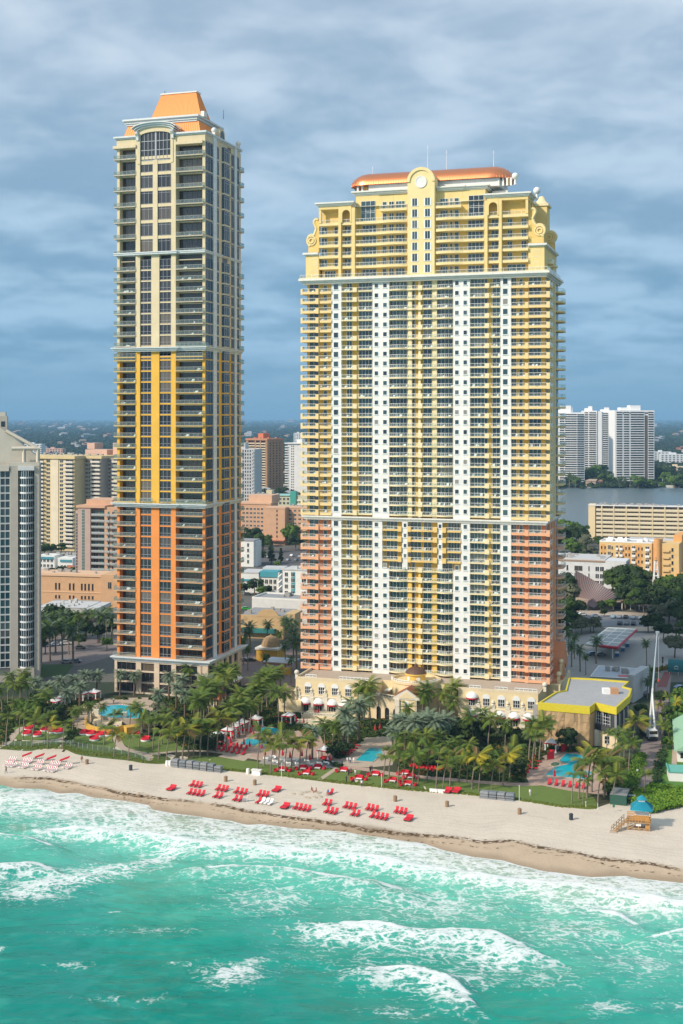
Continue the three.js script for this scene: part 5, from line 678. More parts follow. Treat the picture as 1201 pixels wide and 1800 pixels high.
{ const S = house('white_lowrise','white four storey block with a column of dark windows',438,752,14),h = 15.4; S.w('wall',WHITE,[S.s(420),0,-12,S.s(446),h,0],[S.s(446),0,-12,S.s(449),h - 0.3,-2]); S.w('roof_edge',ROOFG,[S.s(419.5),h,-12.2,S.s(446.6),h + 0.5,0.3]); winRows(S,'f',0,[[S.s(434.6),S.s(438)]],[2,5.4,8.8,12],2.1,WHITE,[DARKP[0]],89); }
{ const S = house('teal_motel_left','white motel with teal roof bands and an outside stair',470,640,10),TE = mat([0.06,0.30,0.36],0.7),h = 11.5; S.w('wall',WHITE,[S.s(424),0,-14,S.s(455),h - 1.5,0],[S.s(455),0,-12,S.s(488),h - 2.6,-1]); S.w('teal_roof',TE,[S.s(456),h - 3.4,-9,S.s(488),h - 0.6,-0.4],[S.s(424),h - 5.6,-0.3,S.s(441),h - 4.6,0.4],[S.s(456,0),1.4,-1.2,S.s(470,0),3.4,-0.5]); S.w('roof',ROOFW,[S.s(424),h - 1.6,-14,S.s(455),h - 1.0,0.2],[S.s(462,-9),h - 0.8,-18,S.s(500,-9),h + 0.4,-9]); winRows(S,'f',-1,seq(4,0,1).map((i) => [S.s(458 + i * 7.4),S.s(463 + i * 7.4)]),[1.4,4.6],2.2,WHITE,DARKP,90); S.mb('stair',(b) => { for (let i = 0; i < 3; i++) b.bar([S.s(489),2 + i * 3,0],[S.s(496),4 + i * 3,0],0.6); b.bb(S.s(488.5),0,-4,S.s(489.8),h - 1,-0.4); },WHITE,'stuff'); }
{ const S = house('teal_motel_right','white three storey motel wing with teal window panels before the broad tower',512,625,18),TE = mat([0.06,0.30,0.36],0.7),h = 13.5; S.w('wall',WHITE,[S.s(497),0,-14,S.s(570),h,0]); S.w('roof',ROOFW,[S.s(496.5),h,-14.2,S.s(571),h + 0.5,0.3]); for (const [a,c] of [[512,519]]) S.w('teal_panel',TE,[S.s(a),0.5,-0.2,S.s(c),h - 0.8,0.12]); winRows(S,'f',0.06,[[S.s(501),S.s(506)],[S.s(512.6),S.s(518)],[S.s(531),S.s(538)]],[1.2,4.4,7.6,10.4],1.9,WHITE,DARKP,91,'windows',0.12); clutter(S,S.s(500),S.s(560),-12,-2,h + 0.5,8,14,ROOFW); }
{ const S = house('white_warehouse','plain white flat roofed building behind the tan shop',515,535,18),h = 11.6; S.w('wall',mat([0.68,0.69,0.70],0.8,{ streak: 18 }),[S.s(443),0,-16,S.s(575),h,0]); S.w('roof',ROOFG,[S.s(444),h - 0.5,-15.6,S.s(574),h + 0.06,-0.4]); S.mb('parapet',(b) => { const x0 = S.s(443),x1 = S.s(575); b.bb(x0,h,-0.4,x1,h + 0.7,0.02).bb(x0,h,-16,x1,h + 0.7,-15.6).bb(x0,h,-15.6,x0 + 0.4,h + 0.7,-0.4); },WHITE,'stuff'); winRows(S,'f',0,[[S.s(520),S.s(521.6)],[S.s(523),S.s(524.6)]],[5],2,WHITE,[DARKP[0]],92); clutter(S,S.s(460),S.s(550),-14,-4,h,5,15); }
{ const S = house('tan_shop','tan shop with curved gable and teal awning behind the palms',468,508,14),TN = mat([0.60,0.42,0.22],0.85,{ streak: 14 }),h = 9.4; S.w('wall',TN,[S.s(420),0,-20,S.s(498),h,0],[S.s(498),0,-14,S.s(515),h + 0.6,-3]); S.w('roof',ROOFG,[S.s(421),h - 0.4,-19.6,S.s(497),h + 0.05,-0.5]); S.mb('gable',(b) => { const c = S.s(471),p = [[c - 5,h - 0.4],[c + 5,h - 0.4]]; for (let i = 0; i <= 10; i++) { const t = i / 10 * Math.PI; p.push([c + 4.2 * Math.cos(t),h + 0.4 + 2.2 * Math.sin(t)]); } b.face(p,-0.5,0.12); },TN); S.w('awning',mat([0.03,0.20,0.20],0.8),[S.s(424),2.6,0,S.s(485),4.2,2.4]); S.mb('emblem',(b) => { b.cyl([S.s(431),h - 1.4,-0.02],[S.s(431),h - 1.4,0.1],0.9,0.9,14); },mat([0.45,0.32,0.18],0.8)); clutter(S,S.s(430),S.s(490),-16,-3,h,6,16); }
{ const S = house('domed_kiosk','small yellow gatehouse with ribbed brown dome between the towers',469,461,17.5),Y = mat([0.62,0.37,0.05],0.85,{ streak: 8 }),x0 = S.s(449),x1 = S.s(489),c = (x0 + x1) / 2,hw = (x1 - x0) / 2; S.w('wall',Y,[x0 + 0.4,0,-hw * 2,x1 - 0.4,4.2,0]); S.w('cornice',TRIM,[x0,4.2,-hw * 2 - 0.4,x1,4.9,0.4]); const DO = mat([0.36,0.24,0.12],0.6); S.mb('dome',(b) => { b.lathe(c,4.9,-hw,[[hw * 0.78,0],[hw * 0.76,0.8],[hw * 0.66,2.0],[hw * 0.45,3.1],[hw * 0.2,3.7],[0,3.9]],16); },DO); S.mb('dome_ribs',(b) => { for (let i = 0; i < 12; i++) { const a = i / 12 * 6.2832,P = (r,y) => [c + hw * r * Math.cos(a),4.95 + y,-hw + hw * r * Math.sin(a)]; b.bar(P(0.78,0),P(0.77,0.8),0.16).bar(P(0.77,0.8),P(0.67,2),0.16).bar(P(0.67,2),P(0.46,3.1),0.16).bar(P(0.46,3.1),P(0,3.95),0.16); } b.ball(c,9.1,-hw,0.25,6); },mat([0.45,0.32,0.17],0.6),'stuff'); S.w('doorway',DARKP[0],[c - 1.2,0,-0.2,c + 1.2,2.6,0.05]); }

// ---- right of the towers
const WT = mat([0.80,0.81,0.80],0.75);
function whiteTower(name,label,p0,D,deg,a,c,h,n,cols,dep,seed,extra) { const S = house(name,label,p0,D,deg,'building'); const x0 = S.s(a),x1 = S.s(c),p = (h - 7) / n,ys = seq(n,5.5,p); S.w('wall',WT,[x0,4,-dep,x1,h,0]); S.w('roof_house',WT,[mixn(x0,x1,0.42),h,-dep * 0.7,mixn(x0,x1,0.68),h + 6.5,-dep * 0.2],[mixn(x0,x1,0.18),h,-dep * 0.7,mixn(x0,x1,0.42),h + 3.6,-dep * 0.25]); winRows(S,'f',0,cols.map(([u,v]) => [S.s(u),S.s(v)]),ys,p * 0.8,WT,[DARKP[0],DARKP[1]],seed,'window_bands',0.05); balRows(S,'f',0,cols.map(([u,v]) => [S.s(u) - 0.4,S.s(v) + 0.4]),ys,1.3,0.85,WT,WT); S.mb('stilts',(b) => { for (let i = 0; i < 7; i++) b.bb(mixn(x0,x1 - 1,i / 6),0,-1.4,mixn(x0,x1 - 1,i / 6) + 1,4,-0.4); b.bb(x0,0,-dep,x1,4,-6); },WT,'stuff'); if (extra) extra(S,x0,x1,ys,p); return S; }
whiteTower('white_towers_near','broad white apartment tower with dark stair slot at far shore',1115,1660,-6,1081,1150.5,99,29,[[1084,1094],[1097,1106],[1109,1132],[1140,1149]],26,101,(S) => { S.w('stair_slot',mat([0.13,0.10,0.08],0.9),[S.s(1133.5),6,-0.5,S.s(1138.5),92,0.35]); S.w('top_band',DARKP[1],[S.s(1084),94.3,-0.4,S.s(1149),96.2,0.1]); });
whiteTower('white_tower_slim','slim white apartment tower left of the stair slot tower with blank left wall',1066,1900,8,1051,1081,98,29,[[1060,1069],[1070,1080.5]],26,102,(S) => { S.w('blank_wall',WT,[S.s(1051),4,-0.2,S.s(1058),99,1.6]); });
whiteTower('white_tower_middle','white apartment tower with brown tinted bands in the middle of the far group',1040,1800,15,1022,1049.5,99,29,[[1027,1034],[1036,1048]],26,103);
whiteTower('white_tower_round','white apartment tower with curved glass balconies at far left of the shore group',1006,1640,10,962,1028,96,30,[[984,992],[993.5,1014],[1015,1027]],28,104,(S,x0,x1,ys) => { balRows(S,'f',0,[[S.s(1015),S.s(1027)]],ys,2.2,1,mat([0.5,0.55,0.58],0.7),mat([0.35,0.42,0.46],0.4),'corner_balconies'); S.w('roof_house',WT,[S.s(985),96,-18,S.s(1004),105,-4]); });
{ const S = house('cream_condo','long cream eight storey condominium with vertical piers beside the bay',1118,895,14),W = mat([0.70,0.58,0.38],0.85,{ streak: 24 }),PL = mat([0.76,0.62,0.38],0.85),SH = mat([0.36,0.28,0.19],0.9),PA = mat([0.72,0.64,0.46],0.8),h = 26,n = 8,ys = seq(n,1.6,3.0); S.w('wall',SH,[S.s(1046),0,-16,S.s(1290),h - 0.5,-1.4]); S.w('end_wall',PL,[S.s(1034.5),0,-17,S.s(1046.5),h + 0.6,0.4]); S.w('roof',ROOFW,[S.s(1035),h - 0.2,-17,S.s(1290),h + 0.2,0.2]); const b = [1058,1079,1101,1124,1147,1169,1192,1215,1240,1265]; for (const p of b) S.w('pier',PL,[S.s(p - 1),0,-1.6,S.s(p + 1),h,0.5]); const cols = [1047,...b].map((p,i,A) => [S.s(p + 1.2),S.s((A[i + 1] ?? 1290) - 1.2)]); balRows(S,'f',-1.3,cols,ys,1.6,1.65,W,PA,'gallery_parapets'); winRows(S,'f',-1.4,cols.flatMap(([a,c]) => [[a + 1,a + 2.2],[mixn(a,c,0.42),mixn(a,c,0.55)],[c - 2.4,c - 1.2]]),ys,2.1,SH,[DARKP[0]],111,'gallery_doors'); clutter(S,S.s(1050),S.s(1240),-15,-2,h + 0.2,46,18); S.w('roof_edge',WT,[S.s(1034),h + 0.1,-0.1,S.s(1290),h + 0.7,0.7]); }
{ const S = house('orange_yellow_flats','yellow five storey flats with orange panels and a rounded orange stair tower',1120,695,22),Y = mat([0.74,0.52,0.24],0.85,{ streak: 18 }),OR = mat([0.72,0.38,0.14],0.85,{ streak: 18 }),h = 20,n = 5,ys = seq(n,1.6,3.6),x0 = S.s(1054),xt = S.s(1146); S.w('wall',Y,[x0,0,-16,xt,h,0]); S.w('roof',ROOFW,[x0 + 0.4,h - 0.2,-15.6,xt - 0.4,h + 0.15,-0.4],[S.s(1100,-16),h - 0.2,-34,S.s(1185,-16),h + 0.1,-16]); S.mb('parapet',(b) => { b.bb(x0,h,-0.4,xt,h + 0.6,0.05).bb(x0,h,-16,x0 + 0.4,h + 0.6,-0.4).bb(x0,h,-16,xt,h + 0.6,-15.6); },WT,'stuff'); S.mb('stair_tower',(b) => { const a = S.s(1150),c = S.s(1163); b.bb(a,0,-6,c,h + 2.6,0.6); b.lathe((a + c) / 2,0,0.6,[[(c - a) / 2,0],[(c - a) / 2,h + 2.6],[0,h + 2.6]],14); },OR); S.w('wall',Y,[S.s(1163),0,-16,S.s(1194),h + 0.4,0.6],[xt - 0.05,0,-15,S.s(1163),h - 0.05,-1]); S.w('wing',OR,[S.s(1184,-12),0,-34,S.s(1199,-12),h + 4,-12]); S.w('porch',OR,[S.s(1190),0,-6,S.s(1225),4.6,3]);
 for (const [a,c] of [[1062.5,1067],[1099,1102],[1108,1111.5],[1121.5,1125],[1128,1131]]) S.w('orange_panel',OR,[S.s(a - 6),0.3,-0.2,S.s(c - 3),h - 1.2,0.06]); winRows(S,'f',0.06,[[1056.5,1059],[1062.5,1065],[1075,1077.5],[1099.5,1102],[1105,1107.5],[1121.5,1124],[1127.5,1130]].map(([a,c]) => [S.s(a),S.s(c)]),ys,1.7,Y,DARKP,112); winRows(S,'f',0.06,[[1069,1073.5],[1083,1086.5],[1090,1094.5],[1111.5,1117],[1135,1141]].map(([a,c]) => [S.s(a),S.s(c)]),ys,2.3,WT,DARKP,113,'balcony_doors'); balRows(S,'f',0,[[1083,1087],[1089.5,1095],[1111,1117.5],[1134.5,1142]].map(([a,c]) => [S.s(a),S.s(c)]),ys,1.1,1.1,WT,WT); balRows(S,'f',0.6,[[S.s(1165,0.6),S.s(1177,0.6)]],ys,1.0,1.3,Y,Y); winRows(S,'f',0.6,[[S.s(1180.5,0.6),S.s(1184,0.6)]],ys,2,Y,DARKP,114); clutter(S,x0 + 2,xt - 3,-14,-2,h + 0.2,30,19,WT); }
{ const S = house('white_flats','white flat roofed flats with brown roof edge behind the dark saddle roof',1040,660,20),W = mat([0.66,0.68,0.70],0.8,{ streak: 16 }),h = 13.6,ys = [1.4,5,8.8]; S.w('wall',W,[S.s(960),0,-16,S.s(1101),h,0],[S.s(1065,-0.5),0,-15,S.s(1101),h + 1.0,0.5]); S.w('roof',ROOFW,[S.s(961),h - 0.1,-30,S.s(1062),h + 0.9,-4]); S.w('roof_edge',mat([0.30,0.20,0.13],0.85),[S.s(960),h - 0.05,-15.5,S.s(1092),h + 0.35,0.25]); winRows(S,'f',0,[[1010,1024],[1034.5,1036.5]].map(([a,c]) => [S.s(a),S.s(c)]),ys,2.4,mat([0.3,0.28,0.25],0.8),DARKP,115); winRows(S,'f',0.0,[[1047,1053],[1055,1061.5]].map(([a,c]) => [S.s(a),S.s(c)]),ys,2.4,WT,DARKP,116); winRows(S,'f',0.5,[[1076,1079],[1080,1083],[1091,1093.6]].map(([a,c]) => [S.s(a),S.s(c)]),ys.map((y) => y + 0.5),2.2,mat([0.3,0.28,0.25],0.8),DARKP,117); winRows(S,'f',0,[[S.s(996),S.s(999)]],ys,2.6,mat([0.3,0.28,0.25],0.8),DARKP,118); clutter(S,S.s(980),S.s(1060),-26,-8,h + 0.9,9,20); }
// ---------------------------------------------------------------- the resort's own low buildings
const STUCCO = mat([0.80,0.66,0.40],0.85,{ streak: 14 }),STUCCO2 = mat([0.76,0.64,0.44],0.85,{ streak: 12 }),STONEW = mat([0.74,0.69,0.58],0.8,{ streak: 8 }),REDC = mat([0.50,0.012,0.03],0.85),REDB = mat([0.62,0.016,0.03],0.8),WHITEC = mat([0.80,0.80,0.79],0.85),DKG = glass([0.03,0.035,0.035],0.1);
{
 const o = thing('hotel_podium','cream hotel podium with arched windows, domed awnings and balustraded roof terrace','building',RT.pos,RT.turn),s = (p,z = 15) => RT.s(p,z),w = (n,m,...bx) => { let k; for (const q of bx) { const b = new MB(); b.bb(...q); k = b.build(n,m,o); } return k; },DK = 10.2;
 w('wall',STUCCO,[s(520),0,-20,s(663),DK,15],[s(663,9),0,-2,s(806,9),DK,9],[s(806),0,-2,s(946),DK,15],[s(946,6),0,-26,s(985,-2),DK - 0.5,-1.9]);
 w('deck',PATH,[s(520) + 0.3,DK - 0.01,-2.4,s(663) - 0.3,DK + 0.08,14.6],[s(663) - 0.3,DK - 0.01,-2.4,s(806) + 0.3,DK + 0.08,8.7],[s(806) + 0.3,DK - 0.01,-2.4,s(946) - 0.3,DK + 0.08,14.6]);
 w('parapet',STUCCO2,[s(520),DK,14.6,s(663),DK + 0.75,15.05],[s(806),DK,14.6,s(946),DK + 0.75,15.05],[s(520) - 0.04,DK,-20,s(520) + 0.35,DK + 0.75,14.6]);
 for (const [a,c] of [[537,556],[596,655],[825,845],[870,892],[905,944]]) { const k = new MB(); railing(k,[[s(a),14.8],[s(c),14.8]],DK + 0.75,0.75,1.2,0.1); part('terrace_railing',k.geo(),[RAILW,GLASSRAIL],o); }
 w('string_course',STONEW,[s(520),5.0,14.9,s(660),5.35,15.25],[s(808),5.0,14.9,s(946),5.35,15.25]);
 const win = (() => { const b = new MB(); b.slot(1).bb(-0.95,0,-0.04,0.95,2.0,0.05); b.slot(0); for (const x of [-0.95,-0.32,0.32,0.95]) b.bb(x - 0.05,0,0.05,x + 0.05,2,0.1); b.bb(-0.95,0.95,0.05,0.95,1.05,0.1).bb(-1.1,-0.15,-0.04,1.1,0,0.2).bb(-1.0,2.0,-0.04,1.0,2.1,0.12); const f = [[-1.15,2.1],[1.15,2.1]]; for (let i = 1; i < 12; i++) { const t = i / 12 * Math.PI; f.push([1.15 * Math.cos(t),2.1 + 1.15 * Math.sin(t)]); } b.face(f,-0.04,0.1); return b.geo(); })();
 const awn = (() => { const b = new MB(); for (let i = 0; i < 6; i++) b.lathe(0,0,0,[[1.75,0],[1.7,0.4],[1.45,0.9],[0.95,1.35],[0.4,1.55],[0,1.6]],2,-Math.PI + i * Math.PI / 6,-Math.PI + (i + 1) * Math.PI / 6); return b.geo(); })(),val = (() => { const b = new MB(); b.lathe(0,-0.42,0,[[1.76,0],[1.77,0.42]],14,-Math.PI,0); return b.geo(); })(),dr = glazing(2.3,2.6,3,[0.75]);
 const col = (p,z = 15) => { const x = s(p,z); w('pilaster',STONEW,[x - 0.75,0.5,z - 0.3,x + 0.75,5.0,z + 0.5],[x - 0.6,5.35,z - 0.2,x + 0.6,6.5,z + 0.35]); const b = new MB(); b.lathe(x,6.5,z + 0.1,[[0.5,0],[0.25,0.3],[0.55,0.7],[0.3,1.15],[0,1.3]],8); b.build('urn',STONEW,o); };
 for (const p of [541.7,565.5,589,612.5,855,881.5,908,934]) { part('arched_window',win,[FRAMEW,DKG],o,s(p),6.15,15.06); }
 for (const p of [536.5,560,584,605,829,854,879,904,929]) { part('awning',awn,WHITEC,o,s(p,15.6),3.3,15); part('awning_valance',val,REDC,o,s(p,15.6),3.3,15); part('terrace_door',dr,[STONEW,DKG],o,s(p,15),0.6,15.12); }
 { part('awning',awn,WHITEC,o,s(829.5,15.6),8.3,15); part('awning_valance',val,REDC,o,s(829.5,15.6),8.3,15); part('arched_window',win,[FRAMEW,DKG],o,s(829.5),5.9,15.06); }
 for (const p of [525,548,572,596,841,867,893,919,945]) col(p);
 { const b = new MB(); b.ball(s(522.5,14),DK + 1.9,14.3,0.75,8).bb(s(522.5,14) - 0.4,DK,13.9,s(522.5,14) + 0.4,DK + 1.3,14.7); b.build('ball_finial',STONEW,o); } { const b = new MB(); b.ball(s(958,8),DK + 1.6,8,0.75,8).bb(s(958,8) - 0.4,DK - 0.4,7.6,s(958,8) + 0.4,DK + 1,8.4); b.build('ball_finial',STONEW,o); }
 // curved middle: rotunda with brown dome, pedimented gate, arcade
 const cx = s(732,7),dz = 7.5; { const b = new MB(); b.lathe(cx,0,dz,[[7.2,0],[7.2,DK + 0.2],[7.5,DK + 0.3],[7.5,DK + 0.9],[7.1,DK + 0.9],[7.1,DK + 0.2],[0,DK + 0.2]],28); b.build('rotunda_wall',STUCCO,o); const k = new MB(); const ring = seq(22,0,1).map((i) => [cx + 7.3 * Math.cos(-i / 21 * Math.PI),dz - 7.3 * Math.sin(-i / 21 * Math.PI)]); railing(k,ring,DK + 0.9,0.6,1.2,0.1); part('terrace_railing',k.geo(),[RAILW,GLASSRAIL],o); }
 { const b = new MB(); b.lathe(cx,DK,dz,[[2.9,0],[2.9,2.0],[3.3,2.2],[3.3,2.6],[0,2.6]],24); b.build('dome_drum',YELLOW,o); const d = new MB(); d.lathe(cx,DK + 2.6,dz,[[3.2,0],[3.0,0.5],[2.3,1.2],[1.2,1.75],[0.5,1.95],[0.45,2.4],[0.2,2.7],[0,3.2]],24); d.build('dome',mat([0.11,0.055,0.035],0.6),o); for (const a of [-0.6,0.5]) { const e = new MB(),t = -Math.PI / 2 + a; for (let i = 0; i < 14; i++) {} e.cyl([cx + 2.86 * Math.cos(t),DK + 1.2,dz - 2.86 * Math.sin(t)],[cx + 3.02 * Math.cos(t),DK + 1.2,dz - 3.02 * Math.sin(t)],0.6,0.6,14); e.build('round_window',WHITE,o); } }
 const gx0 = s(697,21),gx1 = s(733,21),gc = (gx0 + gx1) / 2; w('gate_wall',STUCCO,[gx0 + 0.6,0,12,gx1 - 0.6,8.0,21]); for (const x of [gx0,gx1]) w('gate_column',STONEW,[x - 0.3,0,20.4,x + 1.0 - (x === gx1 ? 1 : 0),7.6,21.5]);
 { const b = new MB(); b.face([[gx0 - 1,7.6],[gx1 + 1,7.6],[gx1 + 1,8.1],[gc,10.6],[gx0 - 1,8.1]],12,21.2); b.build('pediment',STONEW,o); const k = new MB(); k.face([[gx0 + 0.6,8.0],[gx1 - 0.6,8.0],[gc,9.9]],21.1,21.3); k.build('pediment_panel',STUCCO,o); const t = new MB(); t.quad([gc,10.75,21.0],[gx1 + 1.2,8.2,21.0],[gx1 + 1.2,8.2,10],[gc,10.75,10]).quad([gx0 - 1.2,8.2,21.0],[gc,10.75,21.0],[gc,10.75,10],[gx0 - 1.2,8.2,10]); t.build('tile_roof',TILE,o); const e = new MB(); e.cyl([gc,6.3,20.9],[gc,6.3,21.2],0.9,0.9,18).cyl([gc,6.3,21.2],[gc,6.3,21.3],0.65,0.65,18); e.build('medallion',WHITE,o); const a = new MB(); const P = [[gc - 1.2,0.2],[gc + 1.2,0.2],[gc + 1.2,2.6]]; for (let i = 1; i <= 10; i++) { const q = i / 10 * Math.PI; P.push([gc + 1.2 * Math.cos(q),2.6 + 1.2 * Math.sin(q)]); } a.face(P,20.95,21.06); a.build('gate_opening',DKG,o); }
 { const x0 = s(655,17),x1 = gx0 + 0.6; const b = new MB(); b.prism([[x0,14.5],[x0 + 1,14.5],[x1,17.6],[x1,18.6],[x0,15.6]],0,6.8); b.build('arcade_wall',STUCCO2,o); for (let i = 0; i < 3; i++) { const t = (i + 0.6) / 3.2,x = mixn(x0,x1,t),z = mixn(15.6,18.6,t),a = new MB(),P = [[-0.75,0.1],[0.75,0.1],[0.75,3.2]]; for (let k = 1; k <= 8; k++) { const q = k / 8 * Math.PI; P.push([0.75 * Math.cos(q),3.2 + 0.75 * Math.sin(q)]); } a.face(P,0.0,0.08); part('arcade_opening',a.geo(),DKG,o,x,0,z + 0.02,-Math.atan2(3,x1 - x0)); } const k = new MB(); railing(k,[[x0,15.4],[x1,18.4]],6.8,0.9,1.1,0.14); part('terrace_railing',k.geo(),[STONEW,GLASSRAIL],o); }
 // square pavilion at the left end and stepped terraces with planters
 const px0 = s(489,17),px1 = s(512,17),pc = (px0 + px1) / 2,ph = (px1 - px0) / 2; w('pavilion',STUCCO,[px0,0,17 - 2 * ph,px1,6.4,17]); { const b = new MB(); b.lathe(pc,6.4,17 - ph,[[ph * 1.75,0],[0.2,1.8],[0,1.8]],4,Math.PI / 4,Math.PI / 4 + 6.2832); b.build('pavilion_roof',mat([0.33,0.24,0.18],0.8,{ speckle: 2 }),o); const a = new MB(),P = [[pc - 1.1,2],[pc + 1.1,2],[pc + 1.1,4.2]]; for (let k = 1; k <= 10; k++) { const q = k / 10 * Math.PI; P.push([pc + 1.1 * Math.cos(q),4.2 + 1.1 * Math.sin(q)]); } a.face(P,16.98,17.1); a.build('blind_arch',STUCCO2,o); } w('ramp_wall',STUCCO,[px1,0,12,s(530,17),4.0,17.3]); { const b = new MB(); b.face([[s(506,16),4],[s(521,16),4],[s(521,16),8.2]],15.2,16); b.build('ramp_cheek',STUCCO2,o); }
 w('terrace_wall',STUCCO2,[s(530,24),0,17.4,s(590,24),1.6,24],[s(520,30),0,24.2,s(568,30),0.9,30]); for (const [a,c,z,y] of [[530,590,23.8,1.6],[520,568,29.8,0.9]]) { const k = new MB(); railing(k,[[s(a,z),z],[s(c,z),z]],y,0.8,1.0,0.13); part('terrace_railing',k.geo(),[STONEW,GLASSRAIL],o); }
 w('canopy',WHITEC,[s(654,16),7.4,15,s(668,16),7.7,18],[s(676,12),7.6,9,s(685,12),7.9,12]); w('terrace_door',DKG,[s(658,15),4.6,14.9,s(664,15),7.2,15.08]);
}
{ // gabled coral annex at the right foot of the tower, part of the tower
 const o = rT,xr = RT.s(956,-1.6),b = new MB(); b.at(xr + 0.4,0,-16,Math.PI / 2); b.face([[-5.5,0],[5.5,0],[5.5,14],[4.2,16.2],[2.4,17.5],[0,20.5],[-2.4,17.5],[-4.2,16.2],[-5.5,14]],0,4.2); b.build('annex',CORAL,o); const k = new MB(); k.at(xr + 4.62,0,-16,Math.PI / 2); const P = [[-1.2,6],[1.2,6],[1.2,12.5]]; for (let i = 1; i <= 10; i++) { const q = i / 10 * Math.PI; P.push([1.2 * Math.cos(q),12.5 + 1.2 * Math.sin(q)]); } k.face(P,0,0.1); k.build('annex_window',DKG,o); const f = new MB(); f.at(xr + 4.66,0,-16,Math.PI / 2); for (const x of [-1.5,1.3]) f.bb(x,5.6,0,x + 0.25,12.6,0.2); f.bb(-1.6,5.5,0,1.6,5.9,0.5); f.build('annex_trim',TRIM,o); for (const [z,y] of [[-10.5,14.2],[-21.5,14.2],[-5,11.4],[-24,8]]) { const q = new MB(); q.ball(0,1.1,0,0.75,8).bb(-0.4,-3,-0.4,0.4,0.4,0.4); part('ball_finial',q.geo(),CREAMB,o,xr + 4,y,z); } { const q = new MB(); q.bb(xr + 0.3,0,-25,xr + 3.4,10.2,-4.5); q.build('annex_base',CORAL,o); }
}
